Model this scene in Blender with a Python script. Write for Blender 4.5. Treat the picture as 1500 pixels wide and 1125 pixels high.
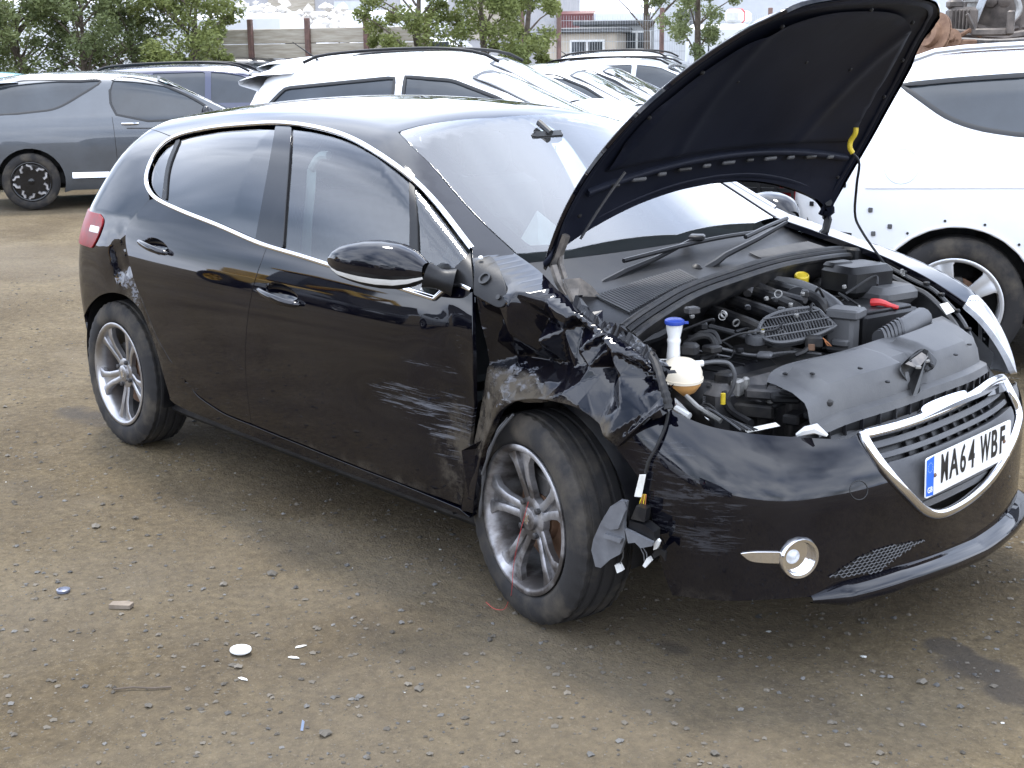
import bpy, bmesh, math, random
import numpy as np
from mathutils import Vector, Matrix
from mathutils.geometry import delaunay_2d_cdt

random.seed(7)
RNG = np.random.default_rng(11)
for _o in list(bpy.data.objects):
    bpy.data.objects.remove(_o, do_unlink=True)
SC = bpy.context.scene
COL = SC.collection

# ------------------------------------------------------------------ camera
CAM_POS = np.array([2.670, -3.265, 1.604])
CAM_YAW, CAM_PITCH, CAM_ROLL, CAM_F = -0.838, 0.242, -0.012, 1948.4   # focal length in photo pixels (1500 wide)


def cam_axes():
    f = np.array([math.sin(CAM_YAW) * math.cos(CAM_PITCH), math.cos(CAM_YAW) * math.cos(CAM_PITCH), -math.sin(CAM_PITCH)])
    r = np.cross(f, [0, 0, 1.0]); r /= np.linalg.norm(r)
    u = np.cross(r, f)
    r2 = r * math.cos(CAM_ROLL) + u * math.sin(CAM_ROLL)
    u2 = -r * math.sin(CAM_ROLL) + u * math.cos(CAM_ROLL)
    return r2, u2, f


CR, CU, CF = cam_axes()
cd = bpy.data.cameras.new('camera')
cam = bpy.data.objects.new('camera', cd); COL.objects.link(cam)
cam.matrix_world = Matrix(((CR[0], CU[0], -CF[0], CAM_POS[0]), (CR[1], CU[1], -CF[1], CAM_POS[1]), (CR[2], CU[2], -CF[2], CAM_POS[2]), (0, 0, 0, 1)))
cd.sensor_fit = 'HORIZONTAL'; cd.sensor_width = 36.0
cd.lens = 36.0 * CAM_F / 1500.0
cd.clip_start = 0.05; cd.clip_end = 600.0
SC.camera = cam
SC.render.resolution_x, SC.render.resolution_y = 1024, 768

# ------------------------------------------------------------------ sky, sun, exposure
SUN_ELEV, SUN_AZ = math.radians(66), math.radians(-62)      # azimuth measured from +Y towards +X
SUN_DIR = Vector((math.sin(SUN_AZ) * math.cos(SUN_ELEV), math.cos(SUN_AZ) * math.cos(SUN_ELEV), math.sin(SUN_ELEV)))
world = bpy.data.worlds.new('World'); SC.world = world
world.use_nodes = True
wn, wl = world.node_tree.nodes, world.node_tree.links
wn.clear()
w_out = wn.new('ShaderNodeOutputWorld'); w_bg = wn.new('ShaderNodeBackground')
w_sky = wn.new('ShaderNodeTexSky'); w_sky.sky_type = 'NISHITA'; w_sky.sun_disc = False
w_sky.sun_elevation = SUN_ELEV; w_sky.sun_rotation = SUN_AZ
w_tc = wn.new('ShaderNodeTexCoord'); w_sep = wn.new('ShaderNodeSeparateXYZ')
wl.new(w_tc.outputs['Generated'], w_sep.inputs[0])
w_add = wn.new('ShaderNodeMath'); w_add.operation = 'ADD'; w_add.inputs[1].default_value = 0.5
w_abs = wn.new('ShaderNodeMath'); w_abs.operation = 'ABSOLUTE'
wl.new(w_sep.outputs[2], w_abs.inputs[0]); wl.new(w_abs.outputs[0], w_add.inputs[0])
w_cmb = wn.new('ShaderNodeCombineXYZ')
for i_ in range(2):
    d_ = wn.new('ShaderNodeMath'); d_.operation = 'DIVIDE'
    wl.new(w_sep.outputs[i_], d_.inputs[0]); wl.new(w_add.outputs[0], d_.inputs[1]); wl.new(d_.outputs[0], w_cmb.inputs[i_])
w_n1 = wn.new('ShaderNodeTexNoise'); w_n1.inputs['Scale'].default_value = 1.1; w_n1.inputs['Detail'].default_value = 5; w_n1.inputs['Roughness'].default_value = 0.55
w_n2 = wn.new('ShaderNodeTexNoise'); w_n2.inputs['Scale'].default_value = 2.3; w_n2.inputs['Detail'].default_value = 3.5; w_n2.inputs['Roughness'].default_value = 0.45
wl.new(w_cmb.outputs[0], w_n1.inputs['Vector']); wl.new(w_cmb.outputs[0], w_n2.inputs['Vector'])
w_r1 = wn.new('ShaderNodeValToRGB'); w_r1.color_ramp.elements[0].position = 0.30; w_r1.color_ramp.elements[1].position = 0.50
wl.new(w_n1.outputs[0], w_r1.inputs[0])
w_r2 = wn.new('ShaderNodeValToRGB')
w_r2.color_ramp.elements[0].position = 0.32; w_r2.color_ramp.elements[0].color = (8.8, 10.6, 14.6, 1)
w_r2.color_ramp.elements[1].position = 0.66; w_r2.color_ramp.elements[1].color = (20.5, 22.0, 25.0, 1)
wl.new(w_n2.outputs[0], w_r2.inputs[0])
w_mix = wn.new('ShaderNodeMix'); w_mix.data_type = 'RGBA'
wl.new(w_r1.outputs[0], w_mix.inputs[0]); wl.new(w_sky.outputs[0], w_mix.inputs[6]); wl.new(w_r2.outputs[0], w_mix.inputs[7])
wl.new(w_mix.outputs[2], w_bg.inputs[0]); w_bg.inputs[1].default_value = 0.135
wl.new(w_bg.outputs[0], w_out.inputs[0])

sd = bpy.data.lights.new('sun', 'SUN'); sd.energy = 2.9; sd.angle = math.radians(10); sd.color = (1.0, 0.96, 0.9)
sun = bpy.data.objects.new('sun', sd); COL.objects.link(sun)
sun.rotation_euler = SUN_DIR.to_track_quat('Z', 'Y').to_euler()
SC.view_settings.view_transform = 'Standard'
SC.view_settings.look = 'None'
SC.view_settings.exposure = 0.48
SC.view_settings.gamma = 1.0
SC.view_settings.use_curve_mapping = False
SC.render.engine = 'CYCLES'


# ------------------------------------------------------------------ pixel rays (photo pixels, 1500 x 1125)
def ray(u, v):
    d = CF + CR * ((u - 750.0) / CAM_F) + CU * ((562.5 - v) / CAM_F)
    return CAM_POS, d


def onz(u, v, z):
    o, d = ray(u, v); return o + d * ((z - o[2]) / d[2])


def ony(u, v, y):
    o, d = ray(u, v); return o + d * ((y - o[1]) / d[1])


def onx(u, v, x):
    o, d = ray(u, v); return o + d * ((x - o[0]) / d[0])


def onplane(u, v, P0, n):
    o, d = ray(u, v); n = np.asarray(n, float); return o + d * (((np.asarray(P0) - o) @ n) / (d @ n))


def ondist(u, v, dist):
    o, d = ray(u, v); h = math.hypot(d[0], d[1]); return o + d * (dist / h)


# ------------------------------------------------------------------ materials
MATS = {}


def mat(name, col, rough=0.5, metal=0.0, coat=0.0, coat_rough=0.03, var=0.12, scale=6.0, col2=None, bump=0.0, bump_scale=60.0,
        spec=0.5, rvar=0.1, stretch=(1, 1, 1), lo=0.35, hi=0.68, detail=6.0, emit=None, trans=0.0, alpha=1.0):
    if name in MATS:
        return MATS[name]
    m = bpy.data.materials.new(name); m.use_nodes = True
    n, l = m.node_tree.nodes, m.node_tree.links
    b = n['Principled BSDF']
    tc = n.new('ShaderNodeTexCoord'); mp = n.new('ShaderNodeMapping'); mp.inputs['Scale'].default_value = stretch
    l.new(tc.outputs['Object'], mp.inputs[0])
    nz = n.new('ShaderNodeTexNoise'); nz.inputs['Scale'].default_value = scale; nz.inputs['Detail'].default_value = detail; nz.inputs['Roughness'].default_value = 0.6
    l.new(mp.outputs[0], nz.inputs['Vector'])
    rp = n.new('ShaderNodeValToRGB'); rp.color_ramp.elements[0].position = lo; rp.color_ramp.elements[1].position = hi
    c2 = col2 if col2 else tuple(min(1, c * (1 + var)) for c in col)
    c1 = col if col2 else tuple(c * (1 - var) for c in col)
    rp.color_ramp.elements[0].color = (*c1, 1); rp.color_ramp.elements[1].color = (*c2, 1)
    l.new(nz.outputs[0], rp.inputs[0]); l.new(rp.outputs[0], b.inputs['Base Color'])
    mr = n.new('ShaderNodeMapRange'); mr.inputs[3].default_value = max(0, rough - rvar); mr.inputs[4].default_value = min(1, rough + rvar)
    l.new(nz.outputs[0], mr.inputs[0]); l.new(mr.outputs[0], b.inputs['Roughness'])
    b.inputs['Metallic'].default_value = metal
    b.inputs['Specular IOR Level'].default_value = spec
    b.inputs['Coat Weight'].default_value = coat; b.inputs['Coat Roughness'].default_value = coat_rough
    if trans: b.inputs['Transmission Weight'].default_value = trans
    if emit:
        b.inputs['Emission Color'].default_value = (*emit[:3], 1); b.inputs['Emission Strength'].default_value = emit[3]
    if bump > 0:
        n2 = n.new('ShaderNodeTexNoise'); n2.inputs['Scale'].default_value = bump_scale; n2.inputs['Detail'].default_value = 5
        l.new(mp.outputs[0], n2.inputs['Vector'])
        bp = n.new('ShaderNodeBump'); bp.inputs['Strength'].default_value = 1.0; bp.inputs['Distance'].default_value = bump
        l.new(n2.outputs[0], bp.inputs['Height']); l.new(bp.outputs[0], b.inputs['Normal'])
    MATS[name] = m
    return m


def glass_mat(name, tint, refl_rough=0.01, ior=1.5, dust=0.010, gain=1.95):
    """thin pane: Fresnel reflection over tinted see-through, a little dust"""
    if name in MATS: return MATS[name]
    m = bpy.data.materials.new(name); m.use_nodes = True
    n, l = m.node_tree.nodes, m.node_tree.links
    n.remove(n['Principled BSDF']); out = n['Material Output']
    tr = n.new('ShaderNodeBsdfTransparent'); tr.inputs[0].default_value = (*tint, 1)
    gl = n.new('ShaderNodeBsdfGlossy'); gl.inputs['Roughness'].default_value = refl_rough
    fr = n.new('ShaderNodeFresnel'); fr.inputs[0].default_value = ior
    mul = n.new('ShaderNodeMath'); mul.operation = 'MULTIPLY_ADD'; mul.inputs[1].default_value = gain; mul.inputs[2].default_value = 0.02; mul.use_clamp = True
    l.new(fr.outputs[0], mul.inputs[0])
    mx = n.new('ShaderNodeMixShader'); l.new(mul.outputs[0], mx.inputs[0]); l.new(tr.outputs[0], mx.inputs[1]); l.new(gl.outputs[0], mx.inputs[2])
    df = n.new('ShaderNodeBsdfDiffuse'); df.inputs[0].default_value = (0.5, 0.5, 0.5, 1)
    tc = n.new('ShaderNodeTexCoord'); nz = n.new('ShaderNodeTexNoise'); nz.inputs['Scale'].default_value = 3; nz.inputs['Detail'].default_value = 8
    l.new(tc.outputs['Object'], nz.inputs[0])
    mm = n.new('ShaderNodeMath'); mm.operation = 'MULTIPLY'; mm.inputs[1].default_value = dust * 2; l.new(nz.outputs[0], mm.inputs[0])
    m2 = n.new('ShaderNodeMixShader'); l.new(mm.outputs[0], m2.inputs[0]); l.new(mx.outputs[0], m2.inputs[1]); l.new(df.outputs[0], m2.inputs[2])
    l.new(m2.outputs[0], out.inputs[0])
    MATS[name] = m
    return m


# ------------------------------------------------------------------ object helpers
def new_obj(name, verts, faces, m, parent=None, smooth=True, normals=None, mats=None, midx=None):
    me = bpy.data.meshes.new(name)
    me.from_pydata([tuple(map(float, v)) for v in verts], [], [tuple(map(int, f)) for f in faces])
    for mm in (mats if mats else [m]): me.materials.append(mm)
    if midx is not None: me.polygons.foreach_set('material_index', list(midx))
    if smooth: me.polygons.foreach_set('use_smooth', [True] * len(me.polygons))
    me.update()
    if normals is not None:
        me.normals_split_custom_set_from_vertices([tuple(map(float, q)) for q in normals])
    o = bpy.data.objects.new(name, me); COL.objects.link(o)
    if parent is not None: o.parent = parent
    return o


def tag(o, label=None, cat=None, group=None, kind=None):
    if label: o['label'] = label
    if cat: o['category'] = cat
    if group: o['group'] = group
    if kind: o['kind'] = kind
    return o


def thing(name, label, cat, loc=(0, 0, 0), rz=0.0, group=None):
    o = bpy.data.objects.new(name, None); COL.objects.link(o)
    o.empty_display_size = 0.1
    o.location = loc; o.rotation_euler = (0, 0, rz)
    return tag(o, label, cat, group)


def copy_tree(o, parent=None):
    c = o.copy(); COL.objects.link(c)
    if parent is not None: c.parent = parent
    for ch in list(o.children): copy_tree(ch, c)
    return c


def sharp(o, deg=35):
    me = o.data
    me.polygons.foreach_set('use_smooth', [True] * len(me.polygons))
    me.set_sharp_from_angle(angle=math.radians(deg))
    return o


class MB:
    """collects simple solids; build() links them as ONE mesh object"""
    def __init__(s): s.v = []; s.f = []

    def add(s, vs, fs):
        k = len(s.v); s.v += [tuple(map(float, q)) for q in vs]; s.f += [tuple(i + k for i in f) for f in fs]; return s

    def box(s, c, d, rz=0.0, M=None, bev=0.0):
        hx, hy, hz = d[0] / 2, d[1] / 2, d[2] / 2
        b = min(bev, hx * .9, hy * .9, hz * .9)
        if b <= 0:
            vs = [(x, y, z) for z in (-hz, hz) for y in (-hy, hy) for x in (-hx, hx)]
            fs = [(0, 2, 3, 1), (4, 5, 7, 6), (0, 1, 5, 4), (2, 6, 7, 3), (0, 4, 6, 2), (1, 3, 7, 5)]
        else:
            # chamfered box: octagon rings
            def ring(hx_, hy_, z): return [(-hx_ + b, -hy_, z), (hx_ - b, -hy_, z), (hx_, -hy_ + b, z), (hx_, hy_ - b, z), (hx_ - b, hy_, z), (-hx_ + b, hy_, z), (-hx_, hy_ - b, z), (-hx_, -hy_ + b, z)]
            def ringin(z): return [(-hx + b * 1.4, -hy + b, z), (hx - b * 1.4, -hy + b, z), (hx - b, -hy + b * 1.4, z), (hx - b, hy - b * 1.4, z), (hx - b * 1.4, hy - b, z), (-hx + b * 1.4, hy - b, z), (-hx + b, hy - b * 1.4, z), (-hx + b, -hy + b * 1.4, z)]
            vs = ringin(-hz) + ring(hx, hy, -hz + b) + ring(hx, hy, hz - b) + ringin(hz)
            fs = [tuple(range(7, -1, -1)), tuple(range(24, 32))]
            for k in range(3):
                for i in range(8):
                    a, c2 = k * 8 + i, k * 8 + (i + 1) % 8
                    fs.append((a, c2, c2 + 8, a + 8))
        if M is None: M = Matrix.Rotation(rz, 4, 'Z')
        M = Matrix.Translation(Vector(tuple(map(float, c)))) @ M.to_4x4()
        return s.add([M @ Vector(q) for q in vs], fs)

    def tube(s, pts, r, n=8, caps=True):
        pts = [Vector(tuple(map(float, q))) for q in pts]
        rs = r if isinstance(r, (list, tuple)) else [r] * len(pts)
        up = None; vs = []; fs = []
        for i, q in enumerate(pts):
            t = (pts[min(i + 1, len(pts) - 1)] - pts[max(i - 1, 0)])
            if t.length < 1e-9: t = Vector((0, 0, 1))
            t.normalize()
            if up is None:
                up = Vector((0, 0, 1)) if abs(t.z) < .9 else Vector((1, 0, 0))
            a = t.cross(up)
            if a.length < 1e-6: a = t.cross(Vector((0, 1, 0)))
            a.normalize(); b = a.cross(t); up = b
            for k in range(n):
                an = 2 * math.pi * k / n
                vs.append(q + (a * math.cos(an) + b * math.sin(an)) * rs[i])
        for i in range(len(pts) - 1):
            for k in range(n):
                k2 = (k + 1) % n
                fs.append((i * n + k, i * n + k2, (i + 1) * n + k2, (i + 1) * n + k))
        if caps:
            fs.append(tuple(range(n - 1, -1, -1))); fs.append(tuple((len(pts) - 1) * n + k for k in range(n)))
        return s.add(vs, fs)

    def lathe(s, prof, n=24, M=None, closed=False):
        """prof: (r, h) pairs about local Z"""
        M = M or Matrix.Identity(4)
        vs = []; fs = []
        for r, h in prof:
            for k in range(n):
                a = 2 * math.pi * k / n
                vs.append(M @ Vector((r * math.cos(a), r * math.sin(a), h)))
        m_ = len(prof)
        for i in range(m_ - (0 if closed else 1)):
            i2 = (i + 1) % m_
            for k in range(n):
                k2 = (k + 1) % n
                fs.append((i * n + k, i * n + k2, i2 * n + k2, i2 * n + k))
        if not closed:
            fs.append(tuple(range(n - 1, -1, -1))); fs.append(tuple((m_ - 1) * n + k for k in range(n)))
        return s.add(vs, fs)

    def prism(s, poly, h, M=None):
        """poly in local XY, extruded from 0 to h along local Z"""
        M = M or Matrix.Identity(4); n = len(poly)
        vs = [M @ Vector((x, y, 0)) for x, y in poly] + [M @ Vector((x, y, h)) for x, y in poly]
        fs = [tuple(range(n - 1, -1, -1)), tuple(range(n, 2 * n))] + [(i, (i + 1) % n, n + (i + 1) % n, n + i) for i in range(n)]
        return s.add(vs, fs)

    def grid(s, P):
        """P: rows x cols x 3"""
        R_, C_ = len(P), len(P[0])
        vs = [q for row in P for q in row]
        return s.add(vs, [(i * C_ + j, i * C_ + j + 1, (i + 1) * C_ + j + 1, (i + 1) * C_ + j) for i in range(R_ - 1) for j in range(C_ - 1)])

    def build(s, name, m, parent=None, smooth=True, deg=35):
        o = new_obj(name, s.v, s.f, m, parent, False)
        if smooth: sharp(o, deg)
        return o


def frame(origin, zdir, xdir=(1, 0, 0)):
    z = Vector(tuple(map(float, zdir))).normalized(); x = Vector(tuple(map(float, xdir)))
    x = (x - z * x.dot(z))
    if x.length < 1e-6: x = Vector((0, 1, 0)) - z * z.y
    x.normalize(); y = z.cross(x)
    o = Vector(tuple(map(float, origin)))
    return Matrix(((x.x, y.x, z.x, o.x), (x.y, y.y, z.y, o.y), (x.z, y.z, z.z, o.z), (0, 0, 0, 1)))


# ------------------------------------------------------------------ curves and surfaces
class Spl:
    """natural cubic spline through (x, y) knots, linear outside"""
    def __init__(s, xs, ys):
        x = np.array(xs, float); y = np.array(ys, float); n = len(x); s.x, s.y = x, y
        h = np.diff(x); A = np.zeros((n, n)); r = np.zeros(n); A[0, 0] = A[-1, -1] = 1
        for i in range(1, n - 1):
            A[i, i - 1] = h[i - 1]; A[i, i] = 2 * (h[i - 1] + h[i]); A[i, i + 1] = h[i]
            r[i] = 6 * ((y[i + 1] - y[i]) / h[i] - (y[i] - y[i - 1]) / h[i - 1])
        s.m = np.linalg.solve(A, r)

    def __call__(s, q):
        q = np.asarray(q, float); x, y, m = s.x, s.y, s.m
        c = np.clip(q, x[0], x[-1]); i = np.clip(np.searchsorted(x, c) - 1, 0, len(x) - 2)
        h = x[i + 1] - x[i]; a = (x[i + 1] - c) / h; b = (c - x[i]) / h
        v = a * y[i] + b * y[i + 1] + ((a**3 - a) * m[i] + (b**3 - b) * m[i + 1]) * h * h / 6
        s0 = (y[1] - y[0]) / (x[1] - x[0]) - (x[1] - x[0]) * m[1] / 6
        s1 = (y[-1] - y[-2]) / (x[-1] - x[-2]) + (x[-1] - x[-2]) * m[-2] / 6
        return v + np.where(q < x[0], (q - x[0]) * s0, 0) + np.where(q > x[-1], (q - x[-1]) * s1, 0)


def smax(a, b, k):
    h = np.maximum(k - np.abs(a - b), 0) / k
    return np.maximum(a, b) + h * h * k * 0.25


def catmull(pts, closed=False, per=6):
    """smooth curve through points; a point given twice in a row stays a corner"""
    P = [np.array(p, float) for p in pts]
    n = len(P)
    if closed:
        k = [i for i in range(n) if np.allclose(P[i], P[(i + 1) % n])]
        if not k:
            out = []
            for i in range(n):
                for t in np.arange(per) / per: out.append(_cr(P[i - 1], P[i], P[(i + 1) % n], P[(i + 2) % n], t))
            return np.array(out)
        s = (k[0] + 1) % n
        P = P[s:] + P[:s]
    segs = []; cur = [P[0]]
    for q in P[1:]:
        if np.allclose(q, cur[-1]):
            segs.append(cur); cur = [q]
        else: cur.append(q)
    segs.append(cur)
    out = []
    for Q in segs:
        for i in range(len(Q) - 1):
            p0 = Q[i - 1] if i > 0 else 2 * Q[0] - Q[1]
            p3 = Q[i + 2] if i + 2 < len(Q) else 2 * Q[-1] - Q[-2]
            for t in np.arange(per) / per: out.append(_cr(p0, Q[i], Q[i + 1], p3, t))
    if not closed: out.append(P[-1])
    return np.array(out)


def _cr(p0, p1, p2, p3, t):
    d0 = max(np.linalg.norm(p1 - p0)**.5, 1e-6); d1 = max(np.linalg.norm(p2 - p1)**.5, 1e-6); d2 = max(np.linalg.norm(p3 - p2)**.5, 1e-6)
    m1 = (p1 - p0) / d0 - (p2 - p0) / (d0 + d1) + (p2 - p1) / d1
    m2 = (p2 - p1) / d1 - (p3 - p1) / (d1 + d2) + (p3 - p2) / d2
    m1 = m1 * d1; m2 = m2 * d1
    return (2 * t**3 - 3 * t**2 + 1) * p1 + (t**3 - 2 * t**2 + t) * m1 + (-2 * t**3 + 3 * t**2) * p2 + (t**3 - t**2) * m2


def resample(P, step, closed=True):
    P = np.asarray(P, float)
    Q = np.vstack([P, P[:1]]) if closed else P
    d = np.r_[0, np.cumsum(np.linalg.norm(np.diff(Q, axis=0), axis=1))]
    keep = np.r_[True, np.diff(d) > 1e-9]; Q, d = Q[keep], d[keep]
    n = max(int(round(d[-1] / step)), 4 if closed else 1)
    t = np.linspace(0, d[-1], n + 1)
    R = np.stack([np.interp(t, d, Q[:, k]) for k in range(Q.shape[1])], 1)
    return R[:-1] if closed else R


def inside(poly, pts):
    x, y = pts[:, 0], pts[:, 1]; r = np.zeros(len(pts), bool)
    xj, yj = poly[-1]
    for xi, yi in poly:
        c = ((yi > y) != (yj > y)) & (x < (xj - xi) * (y - yi) / (yj - yi + 1e-15) + xi)
        r ^= c; xj, yj = xi, yi
    return r


def dist_poly(poly, pts):
    d = np.full(len(pts), 1e9)
    for a, b in zip(poly, np.roll(poly, -1, 0)):
        ab = b - a; L = ab @ ab + 1e-15
        t = np.clip(((pts - a) @ ab) / L, 0, 1)
        d = np.minimum(d, np.linalg.norm(pts - a - t[:, None] * ab, axis=1))
    return d


def poly_offset(P, d):
    """move a closed outline inwards by d"""
    P = np.asarray(P, float); a = np.roll(P, 1, 0); b = np.roll(P, -1, 0)
    area = 0.5 * np.sum(P[:, 0] * b[:, 1] - b[:, 0] * P[:, 1]); s = 1 if area > 0 else -1
    e1 = P - a; e2 = b - P
    n1 = np.stack([-e1[:, 1], e1[:, 0]], 1) / (np.linalg.norm(e1, axis=1)[:, None] + 1e-12)
    n2 = np.stack([-e2[:, 1], e2[:, 0]], 1) / (np.linalg.norm(e2, axis=1)[:, None] + 1e-12)
    n = n1 + n2; n /= np.maximum(np.linalg.norm(n, axis=1)[:, None], 0.35)
    return P + s * d * n


def triangulate(outline, sp, holes=()):
    """outline: dense closed 2-D loop; returns points, triangles, loops of boundary indices"""
    mn, mx = outline.min(0), outline.max(0)
    gx, gy = np.arange(mn[0], mx[0], sp), np.arange(mn[1], mx[1], sp * .866)
    G = np.array([(x + (.5 * sp if j % 2 else 0), y) for j, y in enumerate(gy) for x in gx]).reshape(-1, 2)
    loops = [outline] + [np.asarray(h) for h in holes]
    if len(G):
        k = inside(outline, G) & (dist_poly(outline, G) > .5 * sp)
        for h in loops[1:]: k &= ~inside(h, G) & (dist_poly(h, G) > .5 * sp)
        G = G[k]
    pts = np.vstack(loops + [G]) if len(G) else np.vstack(loops)
    edges = []; c = 0
    for L in loops:
        edges += [(c + i, c + (i + 1) % len(L)) for i in range(len(L))]; c += len(L)
    vo, eo, fo, ov, oe, of = delaunay_2d_cdt([Vector(map(float, q)) for q in pts], edges, [], 0, 1e-7)
    V = np.array([tuple(q) for q in vo])
    F = [tuple(f) for f in fo]
    cen = np.array([V[list(f)].mean(0) for f in F])
    k = inside(outline, cen)
    for h in loops[1:]: k &= ~inside(h, cen)
    F = [f for f, q in zip(F, k) if q]
    out = []
    for f in F:                                    # make every triangle counter-clockwise
        a, b, c3 = V[list(f)]
        out.append(f if (b[0] - a[0]) * (c3[1] - a[1]) - (b[1] - a[1]) * (c3[0] - a[0]) > 0 else f[::-1])
    return V, out


def panel(name, outline, fmap, m, parent=None, sp=.03, holes=(), flange=.014, flip=False, inset=0.0, offset=0.0, dense=True, post=None, eps=2e-3):
    """trimmed sheet: 2-D outline in the surface's parameters mapped to space by fmap(U, V) -> N x 3, with a turned-in edge"""
    O = resample(np.asarray(outline, float), sp * .6) if dense else np.asarray(outline, float)
    if inset: O = poly_offset(O, inset)
    V, F = triangulate(O, sp, [resample(np.asarray(h, float), sp * .6) for h in holes])
    e = eps
    P = fmap(V[:, 0], V[:, 1])
    N = np.cross(fmap(V[:, 0] + e, V[:, 1]) - P, fmap(V[:, 0], V[:, 1] + e) - P)
    N /= np.linalg.norm(N, axis=1)[:, None] + 1e-15
    if flip: N = -N; F = [f[::-1] for f in F]
    P = P + N * offset
    if post is not None: P = post(P)
    verts = list(P); norms = list(N); faces = list(F)
    if flange > 0:
        cnt = {}
        for f in F:
            for a, b in ((f[0], f[1]), (f[1], f[2]), (f[2], f[0])): cnt[(a, b)] = 1
        bd = [(a, b) for (a, b) in cnt if (b, a) not in cnt]
        T = {}
        for a, b in bd:
            t = P[b] - P[a]; t = t / (np.linalg.norm(t) + 1e-12)
            for i in (a, b): T.setdefault(i, []).append(np.cross(t, N[i]))
        idx = {}
        for i, ts in T.items():
            o_ = sum(ts); o_ = o_ / (np.linalg.norm(o_) + 1e-12)
            idx[i] = len(verts)
            verts.append(P[i] + o_ * .0015 - N[i] * .003); norms.append(o_)
            verts.append(P[i] + o_ * .0010 - N[i] * flange); norms.append(o_)
        for a, b in bd:
            ia, ib = idx[a], idx[b]
            faces.append((b, a, ia, ib)); faces.append((ib, ia, ia + 1, ib + 1))
    return new_obj(name, verts, faces, m, parent, True, norms)
# ------------------------------------------------------------------ ground: one sheet, fine near the camera
def axis_steps(lo, a, b, hi, fine, grow=1.28):
    mid = list(np.arange(a, b + 1e-6, fine)); up = []; s = fine; x = mid[-1]
    while x < hi: s *= grow; x = min(x + s, hi); up.append(x)
    dn = []; s = fine; x = mid[0]
    while x > lo: s *= grow; x = max(x - s, lo); dn.append(x)
    return np.array(dn[::-1] + mid + up)


def fbm(x, y, seed=0.0):
    """cheap smooth height noise: sums of rotated sines"""
    r = np.zeros_like(x)
    for k, (fr, am) in enumerate(((1.1, 1.0), (2.3, .55), (4.9, .30), (9.7, .17), (21.0, .09))):
        for j in range(3):
            a = 1.3 * k + 2.1 * j + seed
            r += am / 1.7 * np.sin(fr * (x * math.cos(a) + y * math.sin(a)) + 3.1 * j + 1.7 * k + np.sin(fr * .6 * (y * math.cos(a) - x * math.sin(a)) + j))
    return r


def ground_z(x, y): return .007 * fbm(np.asarray(x, float) * 1.6, np.asarray(y, float) * 1.6) - .006


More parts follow.
